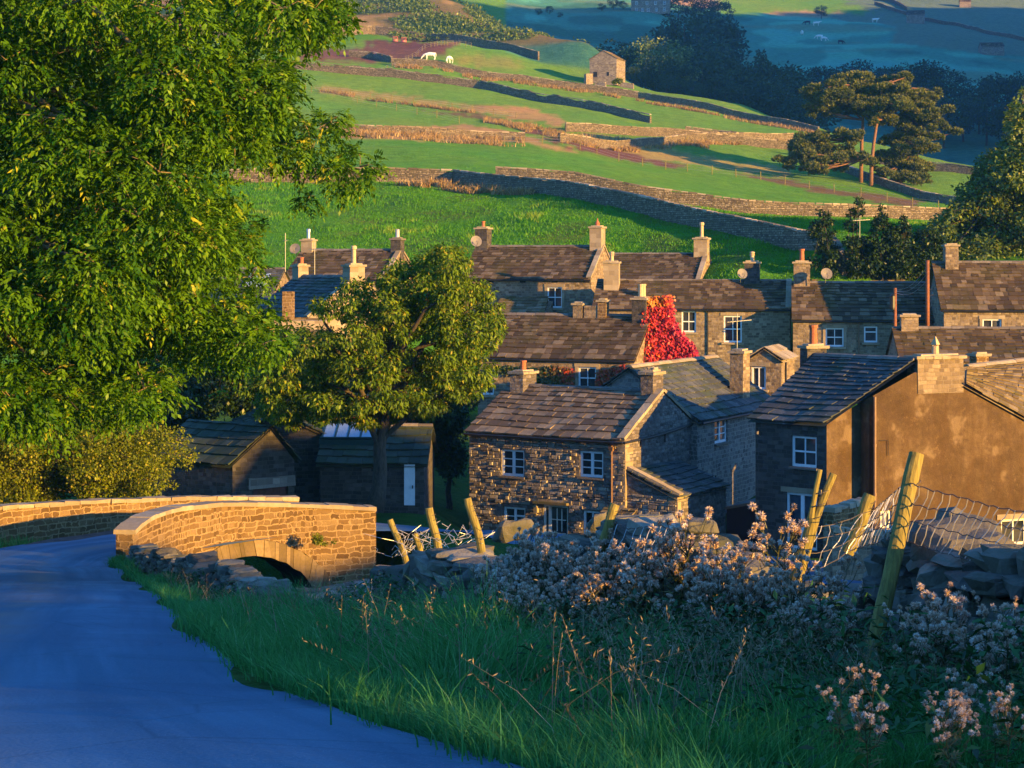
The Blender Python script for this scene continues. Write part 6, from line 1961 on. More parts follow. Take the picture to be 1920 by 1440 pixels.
M['needle'] = leaf_mat('pine_needles', (0.04, 0.07, 0.012), (0.15, 0.17, 0.03), (0.28, 0.24, 0.05), trans=0.1)
M['creeper'] = leaf_mat('scarlet_creeper_leaves', (0.36, 0.010, 0.045), (0.62, 0.055, 0.028), (0.60, 0.26, 0.02), trans=0.25)
M['creeper_green'] = leaf_mat('turning_creeper_leaves', (0.03, 0.07, 0.008), (0.20, 0.10, 0.01), (0.50, 0.05, 0.02), trans=0.25)
M['grass'] = leaf_mat('verge_grass', (0.025, 0.125, 0.022), (0.080, 0.32, 0.065), (0.20, 0.42, 0.15), trans=0.35, gloss=.06)
M['straw'] = leaf_mat('dry_grass_stems', (0.14, 0.10, 0.05), (0.30, 0.22, 0.12), (0.42, 0.32, 0.19), trans=0.2)
M['rush'] = leaf_mat('rough_tan_grass', (0.22, 0.13, 0.04), (0.42, 0.26, 0.09), (0.52, 0.34, 0.14), trans=0.25)
M['pasture'] = leaf_mat('pasture_blades', (0.048, 0.17, 0.006), (0.120, 0.35, 0.012), (0.27, 0.37, 0.035), trans=0.35, gloss=.04)
M['weed'] = leaf_mat('dark_undergrowth_leaves', (0.010, 0.042, 0.010), (0.038, 0.125, 0.024), None, trans=0.2)
M['thistle_head'] = leaf_mat('thistle_down', (0.48, 0.30, 0.18), (0.80, 0.63, 0.48), (0.90, 0.83, 0.74), trans=0.3, gloss=.0)
M['thistle_stem'] = leaf_mat('thistle_stems_and_leaves', (0.07, 0.07, 0.02), (0.16, 0.16, 0.04), None, trans=0.2)

def unit(v): return v / np.maximum(np.linalg.norm(v, axis=-1, keepdims=True), 1e-9)
def rdir(n, rnd=RNG): return unit(rnd.normal(size=(n, 3)))
def leaf_arrays(c, d, n, L, W, fold=.12):
    """pointed, slightly folded leaves: base c, direction d, upper side n"""
    s = unit(np.cross(d, n)); n2 = np.cross(s, d)
    L = np.broadcast_to(np.asarray(L, float), (len(c),))[:, None]; W = np.broadcast_to(np.asarray(W, float), (len(c),))[:, None]
    a = c; t = c + d * L - n2 * L * .10
    m = c + d * L * .45
    l = m + s * W * .5 + n2 * L * fold * .4; r = m - s * W * .5 + n2 * L * fold * .4
    v = np.stack([a, r, t, l], 1).reshape(-1, 3)
    f = np.arange(len(c) * 4).reshape(-1, 4)
    return v, f
def leaf_object(name, parts, mat, parent=None, origin=None):
    """parts: list of (verts, faces, rnd per leaf)"""
    vs = []; fs = []; rs = []; o = 0
    for v, f, r in parts:
        vs.append(v); fs.append(f + o); rs.append(np.repeat(r, len(v) // len(r))); o += len(v)
    return fast_mesh(name, np.concatenate(vs), np.concatenate(fs), mat, parent, attrs={'rnd': np.concatenate(rs)}, origin=origin)

def poly_clumps(poly, n, Y, dY, rmax, rmin=.35, edge=.0, rnd=RNG):
    """clump centres inside a picture outline at about depth Y: (centre, radius) pairs in metres"""
    poly = np.array(poly, float); x0, y0 = poly.min(0); x1, y1 = poly.max(0)
    res = []; k = Y / F
    a = poly; b = np.roll(poly, -1, 0)
    cx, cy = poly.mean(0)
    while len(res) < n:
        p = np.array((rnd.uniform(x0, x1), rnd.uniform(y0, y1)))
        if not inpoly(np.array([p[0]]), np.array([p[1]]), [tuple(q) for q in poly])[0]: continue
        e = b - a; t = np.clip(((p - a) * e).sum(1) / (e * e).sum(1), 0, 1)
        d = np.hypot(*(p - a - e * t[:, None]).T).min() * k
        r = min(rmax, d + edge)
        if r < rmin: continue
        r *= rnd.uniform(.75, 1.0)
        depth = rnd.uniform(-1, 1) * dY * min(1, .35 + d / (rmax * 2.0))
        Yc = Y + depth
        res.append((np.array(P(p[0], p[1], Yc)), r))
    return res
def sample_clumps(cl, per, shell=.5, flat=.8, rnd=RNG):
    """leaf positions and outward directions through the clumps' volumes, thicker towards their skins"""
    cs = np.array([c for c, r in cl]); rs = np.array([r for c, r in cl])
    w = rs ** 2; cnt = np.maximum(3, (per * w / w.mean())).astype(int)
    idx = np.repeat(np.arange(len(cl)), cnt)
    d = rdir(len(idx), rnd); d[:, 2] = np.where(d[:, 2] < 0, d[:, 2] * .75, d[:, 2])
    rad = rs[idx] * rnd.uniform(shell ** 3, 1.12, len(idx)) ** (1 / 3.)
    pos = cs[idx] + d * rad[:, None] * np.array((1, 1, flat))
    return pos, unit(d), idx
def limbs(base, top, r0, targets, r1=.03, sag=.12, n=6, rnd=random):
    """trunk from base to top and limbs off it to the targets"""
    m = MB()
    base = Vector(base); top = Vector(top)
    k = 8; pts = [base.lerp(top, i / k) + Vector((rnd.uniform(-1, 1) * r0 * .5, rnd.uniform(-1, 1) * r0 * .5, 0)) * (i > 0) for i in range(k + 1)]
    m.tube(pts, [r0 * (1.25 if i == 0 else 1 - .65 * i / k) for i in range(k + 1)], 10)
    for t in targets:
        t = Vector(t)
        f = rnd.uniform(.35, .95); i = min(k - 1, int(f * k)); a = pts[i].lerp(pts[i + 1], f * k - i)
        if (t - a).length < .3: continue
        L = (t - a).length
        mid = a.lerp(t, .5) + Vector((rnd.uniform(-.1, .1), rnd.uniform(-.1, .1), sag)) * L
        q1 = a.lerp(mid, .5) + Vector((rnd.uniform(-.04, .04), rnd.uniform(-.04, .04), rnd.uniform(-.02, .05))) * L
        q2 = mid.lerp(t, .5) + Vector((rnd.uniform(-.05, .05), rnd.uniform(-.05, .05), rnd.uniform(0, .05))) * L
        rr = min(r0 * .5, .022 * L + .02)
        m.tube([a, q1, mid, q2, t], [rr, rr * .8, rr * .55, rr * .4, r1 * .5], n, cap=False)
    return m
def twigs(m, cl, per, rad, L, rnd=random):
    for c, r in cl:
        c = Vector(c)
        for _ in range(per):
            d = Vector((rnd.gauss(0, 1), rnd.gauss(0, 1), rnd.gauss(0, .6))).normalized()
            e = c + d * r * rnd.uniform(.6, 1.05) * L
            mid = c.lerp(e, .5) + Vector((rnd.uniform(-.1, .1), rnd.uniform(-.1, .1), rnd.uniform(.02, .16))) * r
            m.tube([c, mid, e], [rad, rad * .7, rad * .3], 4, cap=False)

# --- the great ash over the road
def build_ash():
    rnd = np.random.default_rng(3)
    poly = [(-330, -160), (560, -140), (640, -60), (660, 30), (620, 85), (560, 110), (552, 150), (575, 195), (640, 215), (690, 265), (712, 310), (690, 345), (640, 365), (638, 415), (600, 425), (575, 395), (520, 405), (470, 440), (500, 480), (512, 545), (545, 600), (540, 640), (500, 680), (470, 700), (430, 720), (390, 700), (330, 730), (290, 790), (200, 800), (100, 830), (-330, 820)]
    cl = poly_clumps(poly, 300, 42, 6.5, 1.05, .25, .18, rnd)
    base = Vector((gx_(-560, 45), 45, 0)); base.z = h1(base.x, 45) - .2
    o = thing('ash_tree', 'great sunlit ash tree filling the left of the picture above the road', 'tree', base)
    pos, d, idx = sample_clumps(cl, 125, .42, .75, rnd)
    # compound leaves: a drooping stalk with paired leaflets
    n = len(pos); npair = 4
    r = unit(d * .6 + rnd.normal(size=(n, 3)) * .45 + np.array((0, 0, -.25)))
    up = unit(np.array((0, 0, 1.0)) + rnd.normal(size=(n, 3)) * .35)
    s = unit(np.cross(r, up)); tone = np.clip(rnd.beta(2, 2.2, n), 0, 1)
    yel = rnd.random(n) > .982; tone = np.where(yel, .97, np.clip(tone * .8 + (rnd.random(len(cl))[idx] - .5) * .25, 0, .85))
    Lr = rnd.uniform(.20, .34, n)
    parts = []
    for k in range(npair + 1):
        f = (k + .8) / (npair + .8)
        p = pos + r * (Lr * f)[:, None] + np.array((0, 0, -1)) * (Lr * f * f * .45)[:, None]
        for sg in ((-1, 1) if k < npair else (0,)):
            dd = unit(r * (.55 if sg else 1.0) + s * .85 * sg + np.array((0, 0, -.38)) + rnd.normal(size=(n, 3)) * .12)
            nn = unit(up + rnd.normal(size=(n, 3)) * .25)
            v, fc = leaf_arrays(p, dd, nn, rnd.uniform(.105, .16, n), rnd.uniform(.05, .07, n))
            parts.append((v, fc, np.clip(tone + rnd.normal(size=n) * .06, 0, 1)))
    leaf_object('crown', parts, M['leaf_ash'], o)
    top = P(-420, -260, 44)
    rr = random.Random(5)
    tg = [Vector(c) for c, r_ in cl if r_ > .9][:70]
    m = limbs(base, top, .55, tg, .03, .10, 7, rr)
    twigs(m, cl, 3, .016, 1.0, rr)
    m.build('trunk', M['bark_ash'], o, smooth=True, uv=False)
    return o
build_ash()

def simple_leaf_tree(name, label, cat, poly, Y, dY, nclump, rmax, per, L, W, mat, trunk, bark='bark', tr=.2, droop=.35, seed=1, rmin=.2, edge=.1, shell=.4, twig=2, tones=(2, 2.2), tip=.03, ntg=40, twr=.012, extra=None, forks=None):
    """broadleaf tree or shrub from its outline; trunk = (base px, base py, top px, top py)"""
    rnd = np.random.default_rng(seed); rr = random.Random(seed)
    cl = poly_clumps(poly, nclump, Y, dY, rmax, rmin, edge, rnd)
    b = P(trunk[0], trunk[1], Y); t = P(trunk[2], trunk[3], Y)
    o = thing(name, label, cat, b)
    pos, d, idx = sample_clumps(cl, per, shell, .85, rnd)
    n = len(pos)
    dd = unit(d * .7 + rnd.normal(size=(n, 3)) * .55 + np.array((0, 0, -droop)))
    nn = unit(np.array((0, 0, 1.0)) + d * .5 + rnd.normal(size=(n, 3)) * .45)
    tone = np.clip(rnd.beta(tones[0], tones[1], n) * .85 + (rnd.random(len(cl))[idx] - .5) * .12, 0, .9)
    tone = np.where(rnd.random(n) < tip, .98, tone)
    v, f = leaf_arrays(pos, dd, nn, L * rnd.uniform(.75, 1.25, n), W * rnd.uniform(.8, 1.2, n))
    leaf_object('crown' if cat == 'tree' else 'foliage', [(v, f, tone)], mat, o)
    tg = [Vector(c) for c, r in cl]; rr.shuffle(tg)
    m = limbs(b, t, tr, tg[:ntg], .02, .1, 6, rr)
    twigs(m, cl, twig, twr, .9, rr)
    m.build('trunk' if cat == 'tree' else 'stems', M[bark], o, smooth=True, uv=False)
    return o

simple_leaf_tree('leafy_tree', 'olive leaved tree standing in front of the village, its trunk before the workshop', 'tree',
    [(440, 690), (470, 640), (520, 655), (555, 620), (600, 612), (582, 560), (620, 560), (640, 520), (700, 530), (735, 488), (775, 486), (806, 472), (838, 455), (868, 465), (885, 505), (912, 535), (945, 575), (938, 632), (915, 660), (930, 690), (915, 722), (880, 752), (850, 748), (820, 782), (780, 775), (740, 790), (690, 802), (650, 786), (600, 792), (560, 805), (520, 795), (475, 775), (440, 735)],
    70, 2.8, 430, .44, 125, .19, .078, M['leaf_cherry'], (702, 955, 725, 640), 'bark', .30, .85, 21, .14, .20, .45, 3, (2.2, 1.8), .06, 46)
simple_leaf_tree('shrub', 'yellow green shrub spilling over the far parapet below the ash', 'shrub',
    [(-120, 760), (60, 745), (200, 770), (290, 790), (350, 800), (392, 838), (365, 860), (350, 905), (300, 935), (200, 945), (100, 955), (0, 965), (-120, 965)],
    65.5, 2.0, 170, .9, 480, .10, .065, M['leaf_bush'], (180, 1000, 190, 850), 'bark', .10, .2, 22, .16, .08, .4, 3, (2, 1.8), .06, 40)
simple_leaf_tree('poplar_tree', 'tall narrow topped poplar rising at the right edge behind the roofs', 'tree',
    [(1904, 168), (1888, 205), (1880, 262), (1836, 292), (1818, 335), (1785, 352), (1770, 396), (1728, 412), (1712, 450), (1738, 492), (1720, 520), (1760, 545), (1990, 560), (2080, 420), (2010, 300), (1960, 220), (1925, 165)],
    140, 5.5, 210, 1.7, 330, .30, .20, M['leaf_poplar'], (1900, 600, 1905, 220), 'bark', .35, .25, 23, .3, .15, .4, 2, (2, 2.2), .05, 50, .02)
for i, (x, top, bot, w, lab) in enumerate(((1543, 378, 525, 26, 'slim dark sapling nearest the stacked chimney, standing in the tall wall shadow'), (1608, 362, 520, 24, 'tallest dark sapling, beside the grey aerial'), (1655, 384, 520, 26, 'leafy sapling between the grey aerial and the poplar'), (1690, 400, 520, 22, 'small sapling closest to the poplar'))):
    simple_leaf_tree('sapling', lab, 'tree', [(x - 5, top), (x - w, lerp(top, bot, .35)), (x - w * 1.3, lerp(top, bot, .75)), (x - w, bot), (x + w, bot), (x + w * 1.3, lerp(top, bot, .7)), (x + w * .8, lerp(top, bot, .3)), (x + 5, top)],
        129, .8, 26, .5, 110, .22, .15, M['leaf_shade'], (x, bot + 60, x, top + 10), 'bark', .05, .2, 40 + i, .08, .1, .3, 2, (2, 2), 0, 14)
simple_leaf_tree('hedge', 'dark shaded hedge below the saplings behind the back roofs', 'hedge', [(1580, 470), (1620, 452), (1680, 440), (1740, 430), (1790, 440), (1800, 545), (1600, 545), (1570, 520)], 130, 1.5, 60, 1.1, 300, .24, .16, M['leaf_shade'], (1690, 620, 1690, 500), 'bark', .08, .2, 61, .2, .1, .3, 1, (2, 2), 0, 16)
simple_leaf_tree('dark_tree', 'dark tree filling the gap between ash and leafy tree behind the outhouses', 'tree', [(330, 600), (440, 560), (520, 590), (580, 640), (640, 680), (660, 760), (600, 800), (520, 810), (430, 780), (370, 720)], 84, 2.5, 90, 1.3, 300, .20, .12, M['leaf_shade'], (520, 960, 520, 680), 'bark', .2, .3, 62, .25, .12, .3, 1, (2, 2), 0, 30)
simple_leaf_tree('dark_tree', 'broad dark tree in the shade under the right side of the ash crown', 'tree', [(60, 700), (200, 660), (330, 640), (420, 680), (440, 760), (400, 850), (330, 880), (200, 880), (60, 860)], 82, 2.5, 90, 1.3, 300, .20, .12, M['leaf_shade'], (260, 985, 260, 780), 'bark', .2, .3, 68, .25, .12, .3, 1, (2, 2), 0, 30)
simple_leaf_tree('dark_tree', 'dark tree in shade between the workshop and the near cottage', 'tree', [(740, 740), (800, 700), (880, 700), (930, 720), (905, 760), (870, 800), (880, 900), (840, 910), (800, 860), (740, 810)], 83, 1.8, 60, 1.1, 300, .18, .11, M['leaf_shade'], (840, 970, 840, 780), 'bark', .15, .3, 63, .2, .1, .3, 1, (2, 2), 0, 20)
simple_leaf_tree('shrub', 'rust leaved shrub glowing behind the workshop roof', 'shrub', [(640, 750), (700, 735), (780, 745), (790, 800), (720, 815), (650, 800)], 81, .8, 26, .7, 160, .12, .09, M['creeper_green'], (715, 960, 715, 790), 'bark', .06, .2, 64, .2, .1, .3, 1, (1.5, 1.2), .3, 12)
simple_leaf_tree('shrub', 'grey green thorn bush on the hill beside the ash crown', 'shrub', [(520, 125), (548, 118), (565, 135), (578, 158), (560, 168), (525, 165)], 372, 1.0, 14, 1.3, 120, .42, .22, M['leaf_poplar'], (545, 172, 545, 145), 'bark', .12, .2, 65, .3, .15, .3, 1, (2, 2), .02, 8)
simple_leaf_tree('shrub', 'low green bush growing from the face of the bridge', 'shrub', [(585, 1005), (600, 1000), (622, 1006), (630, 1016), (612, 1022), (590, 1020)], 56.7, .15, 9, .22, 60, .07, .04, M['leaf_bush'], (598, 1014, 610, 1008), 'bark', .012, .2, 66, .05, .05, .3, 2, (2, 2), .02, 6, .006)
simple_leaf_tree('shrub', 'small green bush beside the square barn', 'shrub', [(1148, 150), (1160, 147), (1172, 152), (1172, 160), (1150, 160)], 401, .8, 9, .9, 90, .4, .25, M['leaf_bush'], (1160, 160, 1160, 152), 'bark', .06, .2, 67, .2, .1, .3, 1, (2, 2), 0, 4)

# --- Scots pines
def build_pine(label, trunk, clumps, seed, Y=268):
    rnd = np.random.default_rng(seed); rr = random.Random(seed)
    pts = [P(x, y, Y + dy) for x, y, dy in trunk]
    pts[0].z = h1(pts[0].x, pts[0].y) - .3
    o = thing('pine_tree', label, 'tree', pts[0])
    k = Y / F
    cl = []
    for (x, y, r) in clumps:
        c0 = np.array(P(x, y, Y + rnd.uniform(-2.2, 2.2)))
        for j in range(10):
            cl.append((c0 + rnd.normal(size=3) * r * k * np.array((.80, .8, .42)), r * k * rnd.uniform(.45, .68)))
    pos, d, idx = sample_clumps(cl, 95, .55, .62, rnd)
    n = len(pos)
    parts = []
    axis = unit(d * .5 + np.array((0, 0, .75)) + rnd.normal(size=(n, 3)) * .25)
    tone = np.clip(rnd.beta(2, 2.2, n) * .8 + .25 * (d[:, 2] > .2), 0, .95)
    for j in range(7):
        dd = unit(axis + rdir(n, rnd) * .62); nn = rdir(n, rnd)
        v, f = leaf_arrays(pos, dd, nn, rnd.uniform(.30, .48, n), .10)
        parts.append((v, f, tone))
    leaf_object('crown', parts, M['needle'], o)
    m = MB(); kk = len(pts)
    rad = [lerp(.31, .11, i / (kk - 1)) for i in range(kk)]
    m.tube(pts, rad, 10)
    for c, r in cl[::2]:
        c = Vector(c); a = min(pts[1:], key=lambda p: (p - c).length + abs(p.z - c.z + .4) * 1.2)
        if (a - c).length < .5: continue
        mid = a.lerp(c, .55) + Vector((0, 0, rr.uniform(-.25, .1)))
        m.tube([a, mid, c], [.13, .09, .04], 5, cap=False)
    m.build('trunk', M['bark_pine'], o, smooth=True, uv=False)
build_pine('left Scots pine with a bare straight trunk and one long low limb', [(1614, 342, 0), (1615, 300, 0), (1616, 262, 0), (1618, 225, .3), (1616, 190, .4), (1612, 160, .4)],
    [(1546, 190, 30), (1540, 172, 22), (1556, 160, 16), (1528, 205, 16), (1585, 156, 20), (1612, 150, 26), (1600, 165, 22), (1636, 158, 22), (1600, 200, 24), (1622, 206, 20), (1580, 176, 20), (1512, 275, 22), (1540, 264, 24), (1492, 295, 18), (1510, 302, 24), (1540, 292, 26), (1556, 300, 16), (1528, 318, 14), (1574, 250, 10), (1598, 258, 16), (1600, 286, 15)], 71, 268)
build_pine('middle Scots pine whose bare trunk leans slightly right', [(1633, 345, 0), (1634, 310, 0), (1638, 270, 0), (1645, 225, 0), (1650, 190, 0), (1655, 160, 0)],
    [(1660, 178, 24), (1676, 165, 20), (1690, 160, 12), (1697, 152, 12), (1650, 200, 22), (1672, 200, 24), (1645, 222, 14), (1640, 180, 18), (1632, 300, 12), (1668, 222, 16)], 72, 266)
build_pine('right Scots pine branched almost to the ground', [(1687, 350, 0), (1689, 310, 0), (1692, 265, 0), (1704, 220, 0), (1708, 190, 0), (1706, 165, 0)],
    [(1712, 186, 22), (1736, 184, 16), (1752, 178, 9), (1722, 205, 24), (1742, 215, 20), (1752, 235, 18), (1728, 232, 18), (1698, 235, 22), (1686, 255, 24), (1676, 272, 16), (1714, 262, 18), (1742, 256, 12), (1684, 288, 22), (1664, 302, 16), (1716, 282, 22), (1732, 284, 14), (1694, 312, 26), (1672, 326, 18), (1652, 322, 12), (1712, 316, 16), (1700, 334, 16), (1722, 338, 10), (1676, 338, 10)], 73, 270)

# --- woods and hedgerow trees across the valley
def far_proto(kind, seed):
    rnd = np.random.default_rng(seed); rr = random.Random(seed)
    o = thing('conifer' if kind == 'spruce' else 'broadleaf_tree', 'far tree', 'tree', (0, 0, 0))
    cl = []
    if kind == 'spruce':
        for i in range(16):
            z = .12 + .86 * i / 15; w = .27 * (1 - z) + .02
            for k in range(5):
                a = rnd.uniform(0, 6.28); cl.append((np.array((math.cos(a) * w * .6, math.sin(a) * w * .6, z)), w * .5 + .02))
    else:
        for i in range(34):
            d = rdir(1, rnd)[0]; r = rnd.uniform(.4, 1) ** .5
            c = np.array((d[0] * .36 * r, d[1] * .36 * r, .58 + d[2] * .34 * r)); cl.append((c, rnd.uniform(.07, .14)))
    pos, d, idx = sample_clumps(cl, 62, .5, .8, rnd); n = len(pos)
    dd = unit(d + rnd.normal(size=(n, 3)) * .6 + np.array((0, 0, -.2))); nn = unit(d + rnd.normal(size=(n, 3)) * .5)
    v, f = leaf_arrays(pos, dd, nn, rnd.uniform(.030, .05, n), .028)
    tone = np.clip(rnd.beta(2, 2, n) * .8 + (rnd.random(len(cl))[idx] - .5) * .25, 0, 1)
    leaf_object('crown', [(v, f, tone)], M['leaf_far'], o)
    m = MB(); m.tube([(0, 0, -.03), (0, 0, .3), (.01, 0, .85)], [.022, .016, .004], 6); m.build('trunk', M['bark'], o, uv=False)
    return o
PRO = {('b', i): far_proto('broad', 80 + i) for i in range(4)}
PRO[('s', 0)] = far_proto('spruce', 90)
FARLEAF = None
used = set()
def far_tree(px, top, Y, kind, label, group, wide=1.0, lit=False):
    x = gx_(px, Y); z = h1(x, Y) - .4; zt = (HZ - top) / F * Y; s = max(2.5, zt - z)
    src = PRO[kind]
    o = src if kind not in used and not lit else None
    if o is None:
        o = dup(src, (x, Y, z), random.uniform(0, 6.28), s, label, group)
    else:
        used.add(kind); o.location = (x, Y, z); o.rotation_euler = (0, 0, random.uniform(0, 6.28)); o.scale = (s, s, s); o['label'] = label; o['group'] = group
    o.scale = (s * wide, s * wide, s)
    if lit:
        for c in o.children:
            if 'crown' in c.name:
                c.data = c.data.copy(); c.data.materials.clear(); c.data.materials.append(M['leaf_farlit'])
    return o
wood = [(1178, 62, 480), (1196, 80, 462), (1224, 62, 452, 1), (1250, 66, 448, 1), (1236, 92, 440), (1262, 36, 520, 0, 's'), (1284, 18, 545), (1306, 8, 560), (1330, 14, 580), (1348, 34, 570), (1318, 60, 500), (1296, 78, 470), (1330, 76, 468), (1352, 92, 462), (1318, 104, 448), (1276, 112, 440), (1384, 104, 468), (1404, 112, 452), (1372, 126, 446), (1340, 132, 440), (1428, 96, 470, 0, 's'), (1444, 104, 452), (1464, 112, 446), (1420, 136, 436), (1394, 148, 432), (1448, 146, 430), (1484, 130, 438), (1470, 158, 424), (1502, 146, 436), (1500, 176, 416), (1521, 178, 412), (1360, 156, 432), (1210, 116, 440), (1190, 122, 436), (1250, 134, 434), (1300, 146, 432)]
for i, t in enumerate(wood):
    k = ('s', 0) if len(t) > 4 else ('b', i % 4)
    lit = len(t) > 3 and t[3] == 1
    lab = ('pale green sunlit crown at the left of the far wood, ' + ('nearer the barn' if t[0] < 1240 else 'farther from the barn')) if lit else ('tall dark conifer rising out of the far wood' if k[0] == 's' else 'dark blue green tree in the shaded far wood right of the square barn')
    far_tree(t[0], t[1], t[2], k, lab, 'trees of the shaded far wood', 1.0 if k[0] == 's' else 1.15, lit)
hedge_t = [(1545, 118, 560), (1575, 128, 565), (1598, 102, 575), (1630, 125, 570), (1660, 118, 560), (1690, 118, 530), (1712, 100, 520), (1728, 108, 522), (1748, 140, 500), (1776, 126, 540), (1770, 168, 480), (1836, 150, 505), (1862, 134, 508), (1888, 130, 512), (1916, 138, 515), (1806, 170, 490), (1940, 130, 520), (1850, 176, 485), (1900, 180, 480), (1680, 150, 500)]
for i, t in enumerate(hedge_t):
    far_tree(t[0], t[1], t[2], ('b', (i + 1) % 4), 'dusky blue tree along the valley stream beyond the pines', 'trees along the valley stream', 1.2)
for i, t in enumerate([(1010, 14, 720), (1030, 10, 725), (1050, 22, 715), (1128, 4, 735), (1150, -8, 745), (1168, 0, 742), (1272, -12, 742), (1300, -16, 745), (1322, -10, 742), (1350, -4, 735), (1540, 8, 815)]):
    far_tree(t[0], t[1], t[2], ('b', i % 4), 'hazy distant tree on the slope near the farmhouse', 'distant trees round the farmhouse', 1.15)
for src in [k for k in PRO if k not in used]:
    far_tree(1480, 150, 436, src, 'dark blue green tree in the shaded far wood right of the square barn', 'trees of the shaded far wood')

# --- scarlet creeper on the middle cottage
def build_creeper():
    rnd = np.random.default_rng(31)
    A = H9.A + H9.e * H9.L; dd = H9.dd; e = H9.e
    o = thing('scarlet_creeper', 'scarlet and orange creeper swathing the gable and stack of the middle cottage', 'creeper', (A.x, A.y, H9.zb))
    poly = [(1204, 558), (1256, 552), (1262, 600), (1278, 625), (1298, 645), (1325, 695), (1150, 700), (1168, 668), (1190, 640), (1204, 600)]
    Yg = A.y + 3.0
    c3 = []; rr = []
    while len(c3) < 12000:
        px, py = rnd.uniform(1150, 1320), rnd.uniform(545, 700)
        if not inpoly(np.array([px + rnd.normal() * 3]), np.array([py]), poly)[0]: continue
        # a mass that bulges out from the gable towards its foot
        zf = (py - 560) / 140
        Y = Yg - 1.2 * zf + rnd.uniform(-.35, .5) + .06 * math.sin(px * .21) * math.sin(py * .17)
        p = np.array(P(px, py, Y)); c3.append(p); 
        t = .42 + (1240 - px) / 170 + .10 * np.sin(px * .17 + py * .06) * np.sin(py * .13) + rnd.normal() * .16 + (.5 if py < 572 else 0)
        rr.append(np.clip(t, 0, 1))
    c = np.array(c3); n = len(c)
    out_ = np.array(e) * .7 + np.array((0, -.7, 0))
    dd_ = unit(np.array((0, 0, -.8)) + out_ * .5 + rnd.normal(size=(n, 3)) * .4); nn = unit(out_ + np.array((0, 0, .4)) + rnd.normal(size=(n, 3)) * .4)
    v, f = leaf_arrays(c, dd_, nn, rnd.uniform(.13, .20, n), .14)
    leaf_object('foliage', [(v, f, np.array(rr))], M['creeper'], o)
    m = MB()
    for k in range(5):
        b = Vector((A.x, A.y, H9.zb)) + dd * (1 + .9 * k) + e * .1
        m.tube([b, b + UP * 2.5 + dd * random.uniform(-.3, .3), Vector(H9.at(H9.L + .1, 2.8 + .15 * k, H9.zr + .6))], [.04, .03, .015], 5)
    m.build('stems', M['bark'], o, uv=False)
    # turning leaves over the front
    o2 = thing('wall_creeper', 'green to red creeper hanging on the front of the middle cottage beside its window', 'creeper', H9.at(H9.L * .6, -.1, H9.zb))
    pts = []; tn = []
    for poly, nn_, base in (([(985, 690), (1040, 684), (1080, 690), (1078, 730), (1000, 734)], 1100, None), ([(1122, 694), (1150, 688), (1148, 722), (1118, 736)], 420, .9), ([(1150, 690), (1178, 680), (1180, 694), (1160, 704)], 200, .95), ([(935, 684), (990, 684), (990, 700), (940, 700)], 200, .1)):
        k = 0; pa = np.array(poly)
        while k < nn_:
            px, py = rnd.uniform(pa[:, 0].min(), pa[:, 0].max()), rnd.uniform(pa[:, 1].min(), pa[:, 1].max())
            if not inpoly(np.array([px]), np.array([py]), poly)[0]: continue
            u, z = H9.on_front(px, py); pts.append(np.array(H9.at(u, -rnd.uniform(.04, .35), z)))
            tn.append(np.clip((px - 1000) / 80 + rnd.normal() * .22 if base is None else base + rnd.normal() * .08, 0, 1)); k += 1
    c = np.array(pts); n = len(c); nf = np.array(H9.nf)
    dd_ = unit(np.array((0, 0, -.8)) + nf * .5 + rnd.normal(size=(n, 3)) * .4); nn = unit(nf + np.array((0, 0, .4)) + rnd.normal(size=(n, 3)) * .4)
    v, f = leaf_arrays(c, dd_, nn, rnd.uniform(.12, .18, n), .13)
    leaf_object('foliage', [(v, f, np.array(tn))], M['creeper_green'], o2)
    m = MB()
    for k in range(4):
        b = H9.at(H9.L * (.35 + .2 * k), -.06, H9.zb); m.tube([b, b + UP * 2.2 + H9.e * .2, b + UP * 4.2 + H9.e * random.uniform(-.5, .5)], [.03, .02, .01], 5)
    m.build('stems', M['bark'], o2, uv=False)
build_creeper()

# --- grass of the verge, one blade at a time
def blades(n, xs, ys, zs, h, w, lean, rnd, seg=3):
    """curved tapering blades; returns verts, faces, root index per vertex"""
    a = rnd.uniform(0, 2 * np.pi, n); dirx, diry = np.cos(a), np.sin(a)
    lx = lean[0] + rnd.normal(size=n) * .36; ly = lean[1] + rnd.normal(size=n) * .36
    sx, sy = -diry, dirx
    vs = []
    for k in range(seg + 1):
        f = k / seg
        hh = h * (f - .18 * f * f * np.hypot(lx, ly))
        ww = w * (1 - f) ** .7 * .5 + .0004
        cx = xs + lx * h * f * f; cy = ys + ly * h * f * f; cz = zs + hh
        vs.append(np.stack([cx - sx * ww, cy - sy * ww, cz], -1)); vs.append(np.stack([cx + sx * ww, cy + sy * ww, cz], -1))
    v = np.stack(vs, 1)
    m = 2 * (seg + 1)
    base = np.arange(n)[:, None] * m
    f = np.concatenate([base + np.array([[2 * k, 2 * k + 1, 2 * k + 3, 2 * k + 2]]) for k in range(seg)], 0)
    return v.reshape(-1, 3), f, m
def ground_z(x, y):
    z = H(x, y)
    d, rz_, rw_ = road_info(x, y)
    return np.where(d < rw_ / 2, rz_, z), d, rw_
